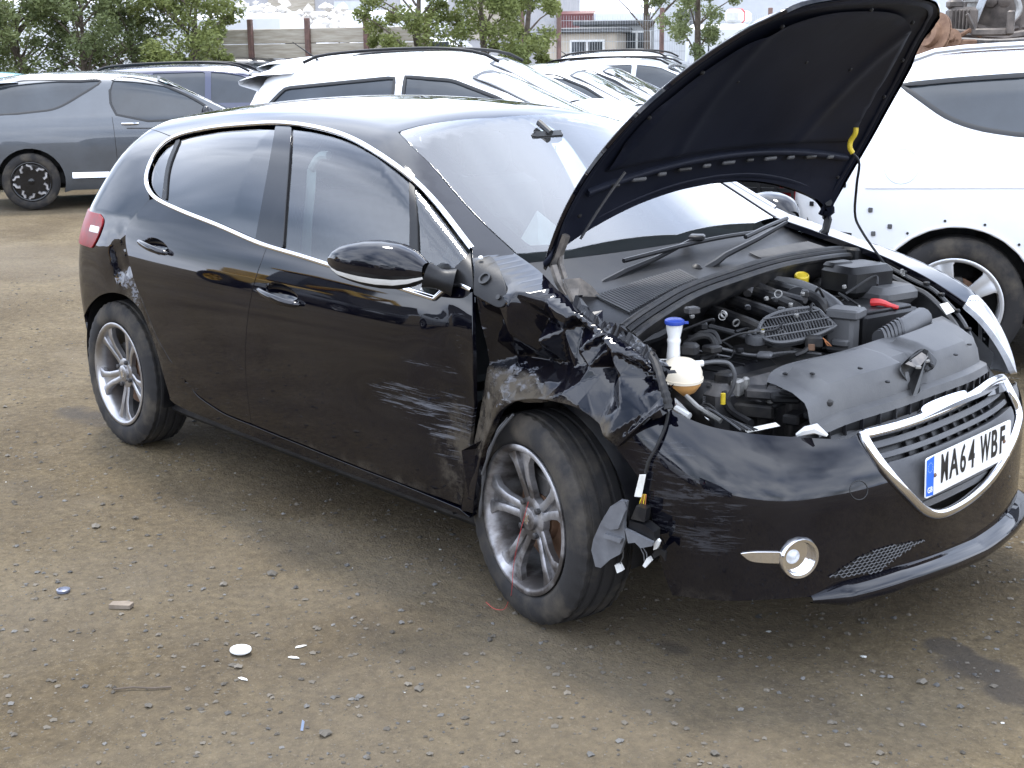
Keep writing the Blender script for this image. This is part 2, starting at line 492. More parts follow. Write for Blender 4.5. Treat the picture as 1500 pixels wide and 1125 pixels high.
def ground_mat():
    m = bpy.data.materials.new('packed_dirt'); m.use_nodes = True
    n, l = m.node_tree.nodes, m.node_tree.links; b = n['Principled BSDF']
    tc = n.new('ShaderNodeTexCoord')

    def noise(sc, det=8, ro=.62, dist=0.0):
        q = n.new('ShaderNodeTexNoise'); q.inputs['Scale'].default_value = sc; q.inputs['Detail'].default_value = det; q.inputs['Roughness'].default_value = ro; q.inputs['Distortion'].default_value = dist
        l.new(tc.outputs['Object'], q.inputs[0]); return q.outputs[0]

    def ramp(s, p0, p1, c0, c1):
        q = n.new('ShaderNodeValToRGB'); e = q.color_ramp.elements; e[0].position, e[1].position = p0, p1; e[0].color, e[1].color = (*c0, 1), (*c1, 1); l.new(s, q.inputs[0]); return q.outputs[0]

    def mix(f, a, c, kind='MIX'):
        q = n.new('ShaderNodeMix'); q.data_type = 'RGBA'; q.blend_type = kind
        for s, v in ((0, f), (6, a), (7, c)):
            if isinstance(v, (int, float)): q.inputs[s].default_value = v
            elif isinstance(v, tuple): q.inputs[s].default_value = (*v, 1)
            else: l.new(v, q.inputs[s])
        return q.outputs[2]

    def M2(op, a, c=None, clamp=False):
        q = n.new('ShaderNodeMath'); q.operation = op; q.use_clamp = clamp
        for i, s_ in enumerate((a, c)):
            if s_ is None: continue
            if isinstance(s_, (int, float)): q.inputs[i].default_value = s_
            else: l.new(s_, q.inputs[i])
        return q.outputs[0]
    base = ramp(noise(.9, 9), .32, .70, (.086, .062, .032), (.172, .134, .078))
    fine = ramp(noise(30, 11, .75), .34, .68, (.50, .48, .45), (1.22, 1.21, 1.18))
    col = mix(1.0, base, fine, 'MULTIPLY')
    grit = ramp(noise(120, 4, .6), .60, .72, (0, 0, 0), (1, 1, 1))
    col = mix(M2('MULTIPLY', grit, .35), col, (.28, .255, .215))
    pale = ramp(noise(2.6, 6, .6, .4), .55, .75, (0, 0, 0), (1, 1, 1))
    col = mix(M2('MULTIPLY', pale, .35), col, (.205, .162, .105))
    grey = ramp(noise(.28, 5), .46, .62, (0, 0, 0), (1, 1, 1))
    col = mix(M2('MULTIPLY', grey, .30), col, (.185, .16, .125))
    # damp or oily stains at their own places
    sp = n.new('ShaderNodeSeparateXYZ'); l.new(tc.outputs['Object'], sp.inputs[0])
    wob = noise(5, 7, .7)
    tot = None
    for (x, y, rx, ry, w) in STAINS:
        dx = M2('DIVIDE', M2('SUBTRACT', sp.outputs[0], x), rx); dy = M2('DIVIDE', M2('SUBTRACT', sp.outputs[1], y), ry)
        d = M2('SUBTRACT', 1.35, M2('ADD', M2('ADD', M2('MULTIPLY', dx, dx), M2('MULTIPLY', dy, dy)), M2('MULTIPLY', wob, 1.5)), True)
        g = M2('MULTIPLY', d, w); tot = g if tot is None else M2('MAXIMUM', tot, g)
    mk = n.new('ShaderNodeMapRange'); mk.inputs[1].default_value = .05; mk.inputs[2].default_value = .35; l.new(tot, mk.inputs[0])
    col = mix(M2('MULTIPLY', mk.outputs[0], .75), col, (.045, .038, .032))
    l.new(col, b.inputs['Base Color'])
    b.inputs['Roughness'].default_value = .9; b.inputs['Specular IOR Level'].default_value = .25
    h = M2('ADD', M2('MULTIPLY', noise(28, 9, .7), .6), M2('MULTIPLY', noise(120, 5, .65), .35))
    bp = n.new('ShaderNodeBump'); bp.inputs['Strength'].default_value = 1.0; bp.inputs['Distance'].default_value = .028
    l.new(h, bp.inputs['Height']); l.new(bp.outputs[0], b.inputs['Normal'])
    return m


STAINS = []
for (u, v, rx, ry, w) in ((1440, 985, .20, .14, 1.0), (1385, 950, .12, .08, .9), (430, 800, .5, .22, .22), (620, 950, .6, .2, .2), (60, 720, .5, .25, .25), (1130, 1010, .5, .18, .25), (1490, 1010, .2, .15, 1.0), (125, 607, .35, .16, .7), (170, 590, .25, .1, .6), (985, 945, .10, .06, .5)):
    P_ = onz(u, v, 0); STAINS.append((P_[0], P_[1], rx, ry, w))
gx = axis_steps(-260, -5.0, 3.4, 260, .045); gy = axis_steps(-260, -3.4, 1.6, 260, .045)
GX, GY = np.meshgrid(gx, gy); GZ = ground_z(GX, GY)
far = np.clip((np.hypot(GX, GY) - 60) / 40, 0, 1); GZ = GZ * (1 - far)
vs = np.stack([GX, GY, GZ], -1).reshape(-1, 3); nc, nr = len(gx), len(gy)
ii, jj = np.meshgrid(np.arange(nr - 1), np.arange(nc - 1), indexing='ij'); a0 = (ii * nc + jj).ravel()
ground = new_obj('ground', vs, np.stack([a0, a0 + 1, a0 + nc + 1, a0 + nc], 1), ground_mat()); tag(ground, kind='structure')


# loose gravel: angular bits, one uncountable mass
def rock(rg, r, flat=.6):
    base = [(1, 0, 0), (-1, 0, 0), (0, 1, 0), (0, -1, 0), (0, 0, 1), (0, 0, -.5), (.6, .6, .45), (-.6, .55, .5), (.55, -.6, .4), (-.6, -.6, .5)]
    return [(x * r * rg.uniform(.6, 1.3), y * r * rg.uniform(.6, 1.3), z * r * flat * rg.uniform(.6, 1.3)) for x, y, z in base]


ROCKF = [(0, 2, 6), (2, 4, 6), (4, 0, 6), (2, 1, 7), (1, 4, 7), (4, 2, 7), (0, 4, 8), (4, 3, 8), (3, 0, 8), (1, 3, 9), (3, 4, 9), (4, 1, 9), (2, 0, 5), (1, 2, 5), (3, 1, 5), (0, 3, 5)]


def stone_mat():
    m = bpy.data.materials.new('gravel_stone'); m.use_nodes = True
    n, l = m.node_tree.nodes, m.node_tree.links; b = n['Principled BSDF']
    at = n.new('ShaderNodeAttribute'); at.attribute_name = 'tint'; l.new(at.outputs['Color'], b.inputs['Base Color']); b.inputs['Roughness'].default_value = .85
    return m


M_STONE = stone_mat()


def gravel(name, N, rmin, rmax, region, seed):
    rg = random.Random(seed); V = []; Fc = []; C_ = []
    for _ in range(N):
        u = rg.random(); d = region[0] + (region[1] - region[0]) * u**1.25
        an = CAM_YAW + rg.uniform(-.50, .50)
        x, y = CAM_POS[0] + d * math.sin(an), CAM_POS[1] + d * math.cos(an)
        r = rmin * (rmax / rmin)**(rg.random()**2.4)
        az = rg.uniform(0, 6.28); ca, sa = math.cos(az), math.sin(az); z0 = float(ground_z(x, y))
        k = len(V)
        for px, py, pz in rock(rg, r, rg.uniform(.4, .8)): V.append((x + px * ca - py * sa, y + px * sa + py * ca, z0 + r * .12 + pz))
        Fc += [tuple(i + k for i in f) for f in ROCKF]
        t = rg.random(); g = rg.uniform(.05, .135)
        c = (g, g * .86, g * .66) if t < .80 else ((g * 1.02, g * .98, g * .90) if t < .994 else (.45, .45, .42))
        C_ += [c] * 10
    o = new_obj(name, V, Fc, M_STONE, None, False)
    at = o.data.color_attributes.new('tint', 'FLOAT_COLOR', 'POINT')
    at.data.foreach_set('color', [q for c in C_ for q in (*c, 1.0)])
    return tag(o, 'loose gravel and grit scattered over the brown dirt yard', 'gravel', kind='stuff')


gravel('gravel', 20000, .0022, .0115, (1.8, 11.0), 5)
rg = random.Random(21)
for k in range(70):                                          # stones big enough to pick out one by one
    d = 2.5 + 4.2 * rg.random(); an = CAM_YAW + rg.uniform(-.38, .38)
    x, y = CAM_POS[0] + d * math.sin(an), CAM_POS[1] + d * math.cos(an)
    if -3.2 < x < .95 and y > -1.0: continue
    r = rg.uniform(.009, .019); V = rock(rg, r, .65)
    o = new_obj('stone', V, ROCKF, M_STONE, None, False); g = rg.uniform(.07, .14)
    at = o.data.color_attributes.new('tint', 'FLOAT_COLOR', 'POINT'); at.data.foreach_set('color', [g, g * .88, g * .70, 1.0] * 10)
    o.location = (x, y, float(ground_z(x, y)) + r * .25); o.rotation_euler = (0, 0, rg.uniform(0, 6))
    tag(o, 'small loose grey-brown stone lying on the dirt', 'stone', 'loose stones on the dirt yard')
# ------------------------------------------------------------------ shared materials
def paint_black():
    """black clear-coated paint: thin dust film and, on the damaged panels, scuffs with their own shape"""
    m = mat('black_paint', (.0012, .0014, .0040), .35, coat=1.0, coat_rough=.025, var=.25, scale=3.0, spec=.0)
    n, l = m.node_tree.nodes, m.node_tree.links
    b = n['Principled BSDF']
    tc = n['Texture Coordinate']
    # road dust, in patches
    nz = n.new('ShaderNodeTexNoise'); nz.inputs['Scale'].default_value = 2.2; nz.inputs['Detail'].default_value = 9; nz.inputs['Roughness'].default_value = .7
    l.new(tc.outputs['Object'], nz.inputs[0])
    rp = n.new('ShaderNodeMapRange'); rp.inputs[1].default_value = .42; rp.inputs[2].default_value = .85; rp.inputs[3].default_value = 0; rp.inputs[4].default_value = .012
    l.new(nz.outputs[0], rp.inputs[0])
    mx = n.new('ShaderNodeMix'); mx.data_type = 'RGBA'; mx.inputs[7].default_value = (.16, .14, .12, 1)
    old = b.inputs['Base Color'].links[0].from_socket
    l.new(rp.outputs[0], mx.inputs[0]); l.new(old, mx.inputs[6]); l.new(mx.outputs[2], b.inputs['Base Color'])
    cr = n.new('ShaderNodeMapRange'); cr.inputs[1].default_value = .4; cr.inputs[2].default_value = .8; cr.inputs[3].default_value = .015; cr.inputs[4].default_value = .07
    l.new(nz.outputs[0], cr.inputs[0]); l.new(cr.outputs[0], b.inputs['Coat Roughness'])
    return m


def scuffed_paint(name, blobs, amount=1.0, stretch=(2.2, 1, 13), scale=3.2, thr=.50, dirt=None):
    """black paint with pale scrape marks around given spots (x, z, rx, rz, weight)"""
    if name in MATS: return MATS[name]
    m = paint_black().copy(); m.name = name; MATS[name] = m
    n, l = m.node_tree.nodes, m.node_tree.links
    b = n['Principled BSDF']; tc = n['Texture Coordinate']
    sp = n.new('ShaderNodeSeparateXYZ'); l.new(tc.outputs['Object'], sp.inputs[0])

    def M2(op, a, c=None, clamp=False):
        q = n.new('ShaderNodeMath'); q.operation = op; q.use_clamp = clamp
        for i, s_ in enumerate((a, c)):
            if s_ is None: continue
            if isinstance(s_, (int, float)): q.inputs[i].default_value = s_
            else: l.new(s_, q.inputs[i])
        return q.outputs[0]

    def field(bl):
        tot = None
        for (x, z, rx, rz, w) in bl:
            dx = M2('DIVIDE', M2('SUBTRACT', sp.outputs[0], x), rx); dz = M2('DIVIDE', M2('SUBTRACT', sp.outputs[2], z), rz)
            d = M2('ADD', M2('MULTIPLY', dx, dx), M2('MULTIPLY', dz, dz))
            g = M2('MULTIPLY', M2('SUBTRACT', 1.0, d, True), w)
            tot = g if tot is None else M2('MAXIMUM', tot, g)
        return tot
    mp = n.new('ShaderNodeMapping'); mp.inputs['Scale'].default_value = stretch; mp.inputs['Rotation'].default_value = (0, .12, 0)
    l.new(tc.outputs['Object'], mp.inputs[0])
    nz = n.new('ShaderNodeTexNoise'); nz.inputs['Scale'].default_value = scale; nz.inputs['Detail'].default_value = 10; nz.inputs['Roughness'].default_value = .72; nz.inputs['Distortion'].default_value = .6
    l.new(mp.outputs[0], nz.inputs[0])
    f = field(blobs)
    e = M2('ADD', nz.outputs[0], M2('MULTIPLY', f, .22))
    mk = n.new('ShaderNodeMapRange'); mk.inputs[1].default_value = thr + .17; mk.inputs[2].default_value = thr + .27
    l.new(e, mk.inputs[0])
    mask = M2('MULTIPLY', M2('MULTIPLY', mk.outputs[0], M2('MULTIPLY', f, 2.0, True)), amount, True)
    mx = n.new('ShaderNodeMix'); mx.data_type = 'RGBA'; mx.inputs[7].default_value = (.26, .27, .30, 1)
    old = b.inputs['Base Color'].links[0].from_socket
    l.new(mask, mx.inputs[0]); l.new(old, mx.inputs[6])
    colo = mx.outputs[2]; cw = M2('SUBTRACT', 1.0, mask, True)
    if dirt:
        fd = field(dirt)
        nd = n.new('ShaderNodeTexNoise'); nd.inputs['Scale'].default_value = 14; nd.inputs['Detail'].default_value = 9; nd.inputs['Roughness'].default_value = .7
        l.new(tc.outputs['Object'], nd.inputs[0])
        md = n.new('ShaderNodeMapRange'); md.inputs[1].default_value = .52; md.inputs[2].default_value = .74
        l.new(M2('ADD', nd.outputs[0], M2('MULTIPLY', fd, .2)), md.inputs[0])
        mkd = M2('MULTIPLY', md.outputs[0], M2('MULTIPLY', fd, 2.0, True), True)
        m3 = n.new('ShaderNodeMix'); m3.data_type = 'RGBA'; m3.inputs[7].default_value = (.075, .064, .050, 1)
        l.new(mkd, m3.inputs[0]); l.new(colo, m3.inputs[6]); colo = m3.outputs[2]
        cw = M2('MULTIPLY', cw, M2('SUBTRACT', 1.0, M2('MULTIPLY', mkd, .9)))
    l.new(colo, b.inputs['Base Color']); l.new(cw, b.inputs['Coat Weight'])
    return m


def tread_mat():
    m = mat('tyre_rubber', (.018, .017, .017), .82, col2=(.095, .080, .060), scale=7.0, lo=.48, hi=.82, bump=.0006, bump_scale=160, spec=.35)
    return m


M_BLACK = paint_black()
M_TYRE = tread_mat()
M_RIM = mat('alloy_silver', (.30, .29, .29), .32, metal=.9, col2=(.52, .52, .53), scale=9, rvar=.12)
M_RIMDARK = mat('alloy_scraped', (.11, .10, .095), .42, metal=.75, col2=(.62, .62, .64), scale=8, lo=.44, hi=.72, rvar=.15, stretch=(1, 1, .5))
M_CHROME = mat('chrome', (.78, .78, .80), .09, metal=1.0, var=.04, rvar=.05)
M_PLASTIC = mat('black_plastic', (.006, .006, .0075), .42, col2=(.017, .017, .017), scale=11, spec=.25, bump=.0003, bump_scale=220)
M_GREYPL = mat('dusty_grey_plastic', (.045, .046, .050), .5, col2=(.105, .104, .102), scale=5, bump=.0004, bump_scale=180, lo=.3, hi=.75)
M_DUSTY = mat('dusty_black_plastic', (.008, .008, .009), .48, col2=(.055, .050, .043), scale=13, lo=.45, hi=.80, spec=.35)
M_RUBBER = mat('black_rubber', (.010, .010, .011), .6, col2=(.038, .036, .033), scale=14, lo=.45, hi=.8, spec=.3)
M_DARKMET = mat('dark_metal', (.045, .045, .048), .5, metal=.6, col2=(.14, .13, .12), scale=12, lo=.4, hi=.75)
M_CAST = mat('cast_aluminium', (.22, .215, .20), .55, metal=.7, col2=(.38, .37, .35), scale=14, bump=.0006, bump_scale=90)
M_RUST = mat('rusty_steel', (.13, .070, .042), .75, metal=.3, col2=(.24, .145, .09), scale=16, bump=.001, bump_scale=70)
M_OILY = mat('oily_brown_metal', (.050, .042, .036), .55, metal=.4, col2=(.15, .125, .105), scale=9, bump=.0015, bump_scale=50)
M_WHITE = mat('white_paint', (.80, .81, .82), .35, coat=.8, coat_rough=.04, var=.02)
M_WHITEPL = mat('white_plastic', (.72, .72, .70), .45, col2=(.58, .57, .54), scale=12)
M_GLASS = glass_mat('clear_glass', (.60, .68, .66))
M_WSCREEN = glass_mat('windscreen_glass', (.62, .70, .69), dust=.03, gain=2.4)
M_TINT = glass_mat('privacy_glass', (.07, .08, .085))
M_INT = mat('dark_interior', (.03, .03, .033), .8, var=.3)
M_SEAT = mat('seat_cloth', (.05, .05, .055), .9, col2=(.09, .09, .095), scale=30)
M_ORANGE = mat('coolant_plastic', (.72, .62, .46), .35, col2=(.80, .72, .58), scale=5, spec=.5)
M_COOL = mat('coolant_tinted_plastic', (.62, .30, .09), .35, col2=(.70, .38, .14), scale=5)
M_BLUE = mat('blue_cap', (.025, .06, .33), .4, var=.15)
M_YELLOW = mat('yellow_plastic', (.62, .46, .03), .45, var=.2, scale=14)
M_RED = mat('red_plastic', (.55, .03, .03), .4, var=.2)
M_GLOSSBLK = mat('gloss_black_trim', (.006, .006, .007), .12, var=.2, rvar=.05)
M_LAMPRED = mat('red_lamp_lens', (.20, .008, .010), .35, var=.3, scale=20, spec=.25)
M_PLATE = mat('plate_white', (.78, .78, .76), .35, var=.03)
M_PLATEBLUE = mat('plate_blue', (.02, .13, .60), .35, var=.06)
M_INK = mat('black_ink', (.012, .012, .012), .4, var=.1)
M_PAPER = mat('label_paper', (.70, .69, .64), .6, col2=(.55, .53, .48), scale=40)
M_COPPER = mat('copper_wire', (.50, .20, .08), .4, metal=.6, var=.2)
M_REDWIRE = mat('red_wire', (.45, .03, .03), .45, var=.1)
M_BRISTLE = mat('headlining', (.45, .45, .44), .9, var=.05)
# ==================================================================  the damaged black hatchback
# car axes: +x forward, -y its right-hand (visible) side, front axle at x = 0
CAR = thing('damaged_hatchback', 'black five-door hatchback with its bonnet propped up and a crumpled front wing', 'car')

SIDE = Spl([.10, .18, .25, .33, .45, .58, .70, .79, .87, .94, 1.00, 1.06, 1.15, 1.25, 1.35, 1.45],
           [.755, .795, .815, .832, .848, .857, .861, .858, .847, .828, .806, .783, .744, .696, .640, .575])
WREAR = Spl([-3.3, -3.0, -2.7, -2.4, -2.1, -1.7, -1.2, -.6, -.2, .2, .6, 1.0], [-.120, -.060, -.022, -.004, .003, .004, .003, .002, .000, -.002, -.02, -.07])
ROOFZ = Spl([-3.1, -2.8, -2.4, -2.0, -1.6, -1.2, -.85, -.6], [1.335, 1.375, 1.418, 1.447, 1.458, 1.445, 1.405, 1.36])
REARX = Spl([.15, .25, .4, .6, .8, 1.0, 1.2, 1.35, 1.5], [-3.03, -3.08, -3.13, -3.15, -3.12, -3.04, -2.93, -2.82, -2.70])
HOODZ = Spl([-.3, -.1, .10, .30, .42, .52, .60, .66, .72, .80], [1.03, .985, .94, .885, .838, .785, .728, .672, .59, .44])


def a_side(x, y, z):
    tumble = np.clip((z - 1.0) / .35, 0, 1.3) * (np.clip((-1.6 - x) / 1.2, 0, 1.2) * .055 + np.clip((x + .9) / .7, 0, 1.5) * .0)
    return np.abs(y) - SIDE(z) - WREAR(x) + tumble


def a_roof(x, y, z): return z - (ROOFZ(x) - .055 * (y / .55)**2)


def x_ws(y, z): return -.125 - (z - 1.03) * 2.03 - .26 * y * y + .25 * (z - 1.03) * (z - 1.38) * 2


def a_ws(x, y, z): return (x - x_ws(y, z)) * .45


def a_rear(x, y, z): return (REARX(z) + .20 * y * y - x) * .93


def x_front(y, z):
    yy = y - .05
    low = .012 - 1.0 * np.clip(z - .47, 0, 1)**2 * 2.6 - 1.5 * np.clip(.22 - z, 0, 1)**2
    return .872 - .065 * yy - .40 * np.abs(yy)**2.6 + low


def a_front(x, y, z): return x - x_front(y, z)


def a_hood(x, y, z): return (z - (HOODZ(x) + .012 + .022 * (1 - (y / .72)**2))) * .93


def F_up(x, y, z):
    return smax(smax(smax(a_side(x, y, z), a_roof(x, y, z), .12), a_ws(x, y, z), .045), a_rear(x, y, z), .20)


def F_side(x, y, z): return smax(a_side(x, y, z), a_rear(x, y, z), .20)


def a_frontw(x, y, z):
    yy = y - .05
    return x - (.872 - .065 * yy - .40 * np.abs(yy)**2.6 - .7 * np.clip(z - .47, 0, 1)**2)


def F_fr(x, y, z): return smax(smax(a_side(x, y, z), a_hood(x, y, z), .06), a_frontw(x, y, z), .12)


def F_bump(x, y, z): return smax(a_side(x, y, z) + .012, a_front(x, y, z), .20)


def hit(uv, F, t0=2.0, t1=8.5, n=900):
    """first point of implicit body F met by the view ray of each photo pixel"""
    uv = np.atleast_2d(np.asarray(uv, float))
    D = CF + CR * ((uv[:, :1] - 750) / CAM_F) + CU * ((562.5 - uv[:, 1:2]) / CAM_F)
    ts = np.linspace(t0, t1, n)
    P = CAM_POS + D[:, None, :] * ts[None, :, None]
    v = F(P[..., 0], P[..., 1], P[..., 2])
    neg = v < 0
    i = np.argmax(neg, axis=1)
    miss = ~neg.any(axis=1)
    i = np.where(miss, np.argmin(v, axis=1), i); i = np.maximum(i, 1)
    a, b = ts[i - 1], ts[i]
    for _ in range(40):
        c = .5 * (a + b); Q = CAM_POS + D * c[:, None]
        s_ = F(Q[:, 0], Q[:, 1], Q[:, 2]) > 0
        a = np.where(s_, c, a); b = np.where(s_, b, c)
    c = np.where(miss, ts[i], .5 * (a + b))
    return CAM_POS + D * c[:, None]


def bis(fn, lo, hi, n):
    a = np.full(n, lo, float); b = np.full(n, hi, float)
    for _ in range(27):
        c = .5 * (a + b); s_ = fn(c) < 0
        a = np.where(s_, c, a); b = np.where(s_, b, c)
    return .5 * (a + b)


def map_xz(F, sgn=-1, D=None):
    def f(x, z):
        y = bis(lambda c: F(x, sgn * c, z), 0, 1.3, len(x))
        if D is not None: y = y + D(x, z)
        return np.stack([x, sgn * y, z], 1)
    return f


def map_xt(F, y0=0.0, z0=.80):
    def f(x, t):
        c_, s_ = np.cos(t), np.sin(t)
        r = bis(lambda c: F(x, y0 + c * c_, z0 + c * s_), 0, 1.6, len(x))
        return np.stack([x, y0 + r * c_, z0 + r * s_], 1)
    return f


def map_pz(F, xc, yc=0.0):
    def f(p, z):
        c_, s_ = np.cos(p), np.sin(p)
        r = bis(lambda c: F(xc + c * c_, yc + c * s_, z), 0, 2.2, len(p))
        return np.stack([xc + r * c_, yc + r * s_, z], 1)
    return f


def grad(F, P, e=2e-3):
    P = np.atleast_2d(P); g = []
    for k in range(3):
        d = np.zeros(3); d[k] = e
        A, B = P + d, P - d
        g.append(F(A[:, 0], A[:, 1], A[:, 2]) - F(B[:, 0], B[:, 1], B[:, 2]))
    g = np.stack(g, 1)
    return g / (np.linalg.norm(g, axis=1)[:, None] + 1e-12)


def px_xz(uv, F=F_side, closed=True, per=6):
    P = hit(catmull(uv, closed, per), F); return P[:, [0, 2]]


def px_pz(uv, F, xc, yc=0.0, closed=True):
    P = hit(catmull(uv, closed), F)
    a = np.arctan2(P[:, 1] - yc, P[:, 0] - xc)
    return np.stack([np.where((a > 0) & (xc < -1), a - 2 * math.pi, a), P[:, 2]], 1)


def px_xt(uv, F, y0=0.0, z0=.80, closed=True):
    P = hit(catmull(uv, closed), F)
    return np.stack([P[:, 0], np.arctan2(P[:, 2] - z0, P[:, 1] - y0)], 1)


def band(name, P, N, w, h, m, parent, closed=False, lift=.001, round_=True):
    """raised strip of width w following points P on a surface with normals N"""
    P = np.asarray(P, float); N = np.asarray(N, float); n = len(P)
    if closed: T = np.roll(P, -1, 0) - np.roll(P, 1, 0)
    else: T = np.gradient(P, axis=0)
    T /= np.linalg.norm(T, axis=1)[:, None] + 1e-12
    B = np.cross(N, T); B /= np.linalg.norm(B, axis=1)[:, None] + 1e-12
    prof = [(-.5, -h * .8), (-.5, h * .4), (-.36, h * .85), (0, h), (.36, h * .85), (.5, h * .4), (.5, -h * .8)]
    k = len(prof); V = []
    for i in range(n):
        for a, b in prof: V.append(P[i] + B[i] * (a * w) + N[i] * (b + lift))
    Fc = []
    for i in range(n if closed else n - 1):
        j = (i + 1) % n
        for q in range(k - 1): Fc.append((i * k + q, i * k + q + 1, j * k + q + 1, j * k + q))
    if not closed: Fc += [tuple(range(k)), tuple((n - 1) * k + q for q in range(k - 1, -1, -1))]
    return sharp(new_obj(name, V, Fc, m, parent), 60)


def mirror_y(o, name=None, parent=None):
    """the same part on the car's other side"""
    me = o.data.copy()
    c = bpy.data.objects.new(name or o.name.split('.')[0], me); COL.objects.link(c)
    co = np.empty(len(me.vertices) * 3); me.vertices.foreach_get('co', co); co = co.reshape(-1, 3); co[:, 1] *= -1
    nn = [Vector((q.vector.x, -q.vector.y, q.vector.z)) for q in me.corner_normals] if me.has_custom_normals else None
    li = [list(p.loop_indices) for p in me.polygons]; vi = [list(p.vertices) for p in me.polygons]
    m2 = bpy.data.meshes.new(o.name)
    m2.from_pydata([tuple(q) for q in co], [], [v[::-1] for v in vi])
    for mm in me.materials: m2.materials.append(mm)
    m2.polygons.foreach_set('use_smooth', [True] * len(m2.polygons)); m2.update()
    if nn:
        m2.normals_split_custom_set([tuple(nn[k]) for l_ in li for k in l_[::-1]])
    c.data = m2; bpy.data.meshes.remove(me)
    if parent is not None: c.parent = parent
    return c


# ---- outlines read from the photograph (pixels), each carried to the body surface
PX_BELT = [(384, 358), (440, 375), (492, 391.5), (560, 413), (636, 437)]
PX_REARBELT = [(228, 290.5), (260, 306.5), (320, 330.5), (384, 358)]
PX_TOPTRIM = [(218, 278), (214, 264), (219, 240), (234, 216), (254, 201), (304, 188), (360, 182), (412, 180), (460, 186), (504, 198), (540, 216), (600, 258), (640, 298), (680, 349), (691.5, 364)]
PX_CHROME = [(636, 437), (560, 413), (492, 391.5), (440, 375), (384, 358), (320, 330.5), (260, 306.5), (228, 290)] + PX_TOPTRIM

scuff_door = scuffed_paint('black_paint_scraped_door', [(-.44, .575, .36, .085, .9), (-.30, .50, .16, .14, .8), (-.245, .80, .03, .14, .5), (-.36, .70, .2, .04, .6)], amount=.42, stretch=(1.6, 1, 34), scale=4.2, thr=.50, dirt=[(-.27, .44, .13, .20, .7), (-1.0, .27, 1.2, .06, .4)])
scuff_wing = scuffed_paint('black_paint_crumpled_wing', [(-.05, .71, .22, .06, 1.0), (.12, .65, .30, .05, 1.0), (-.2, .80, .04, .14, .8), (.42, .86, .08, .06, .8)],
                          amount=.7, stretch=(4, 1, 11), scale=6, thr=.50, dirt=[(.0, .69, .30, .055, 1.2), (-.17, .58, .09, .16, 1.0), (.30, .65, .12, .06, .9)])
scuff_rear = scuffed_paint('black_paint_scraped_quarter', [(-2.36, .74, .13, .05, 1.1), (-2.26, .70, .07, .12, 1.0), (-2.2, .5, .05, .15, .7)], amount=.6, stretch=(4, 1, 10), scale=7, thr=.49, dirt=[(-2.3, .5, .3, .3, .7)])

PX_BSHUT = [(391, 361), (375, 406), (365, 450), (360, 500), (360, 550), (368, 621)]
front_px = [(690, 428), (690, 428), (689, 480), (686, 540), (682, 600), (679, 650), (672, 742), (672, 742), (600, 713), (520, 682), (440, 650), (368, 621), (368, 621), (360, 550), (360, 500), (365, 450), (375, 406), (391, 361), (391, 361),
            (440, 375), (492, 391.5), (560, 413), (632, 436), (632, 436), (644, 428), (655, 421), (666, 418), (678, 421)]
rear_px = [(391, 361), (391, 361), (375, 406), (365, 450), (360, 500), (360, 550), (368, 621), (368, 621), (345, 612), (329, 605), (308, 592), (288, 577), (272, 558), (248, 526), (228, 490), (212, 450), (196, 410), (188, 378), (183.5, 350), (187, 331), (204, 310), (219, 292), (219, 292), (228, 291), (260, 306.5), (320, 330.5)]


def dent_door(x, z):
    g = np.exp(-((x + .24) / .16)**2 - ((z - .55) / .28)**2)
    w = np.sin(x * 31 + z * 17) * .5 + np.sin(x * 13 - z * 41 + 1) * .35 + np.sin(z * 77 + x * 20) * .2
    g2 = np.exp(-((x + .55) / .22)**2 - ((z - .56) / .07)**2)
    return -.030 * g + .006 * g * w - .008 * g2


CUP_F = [(414 + 24 * math.cos(a) + 6 * math.sin(a), 431 + 17 * math.sin(a) + 6 * math.cos(a)) for a in np.linspace(0, 2 * math.pi, 18, endpoint=False)]
CUP_R = [(230 + 17 * math.cos(a) + 4 * math.sin(a), 361 + 13 * math.sin(a) + 4 * math.cos(a)) for a in np.linspace(0, 2 * math.pi, 18, endpoint=False)]
fmap_side = map_xz(F_side)
front_door = panel('front_door', px_xz(front_px), map_xz(F_side, -1, dent_door), scuff_door, CAR, sp=.022, inset=.0022, holes=[px_xz(CUP_F)])
front_door['label'] = 'front door with pale scrapes towards the wing'
rear_door = panel('rear_door', px_xz(rear_px), fmap_side, M_BLACK, CAR, sp=.026, inset=.0022, holes=[px_xz(CUP_R)])

# sill
sill_px = [(248, 584), (248, 584), (272, 560), (288, 579), (308, 594), (329, 607), (368, 623), (440, 652), (520, 684), (600, 715), (672, 745), (672, 745), (690, 760), (690, 760), (600, 727), (520, 697), (440, 667), (350, 632), (256, 592)]
sill = panel('sill', px_xz(sill_px), fmap_side, M_BLACK, CAR, sp=.022, inset=.002, flange=.05)

# rear quarter: C-pillar foot, arch, side of the rear bumper
ARC_R = [(128, 541), (121, 520), (117, 498), (119, 478), (124, 460), (133, 445), (147, 433), (163, 429), (180, 433), (195, 443), (207, 457), (217, 480), (227, 507), (239, 549), (249, 583)]
XC = -2.15


def dent_quarter(F):
    def f(p, z):
        base = map_pz(F, XC)(p, z)
        x = base[:, 0]
        g = np.exp(-((x + 2.36) / .13)**2 - ((z - .80) / .10)**2)
        w = np.sin(x * 47 + z * 31) * .6 + np.sin(x * 23 - z * 61) * .5
        d = -.020 * g + .004 * g * w
        base[:, 1] += -d * 1.0
        return base
    return f


q_px = [(219, 293), (219, 293), (204, 311), (187, 332), (184, 350), (188, 378), (196, 410), (212, 450), (228, 490), (248, 526), (271, 559), (249, 583), (249, 583)] + ARC_R[::-1][1:] + [(128, 541)]
Q2 = px_pz(q_px, F_up, XC)
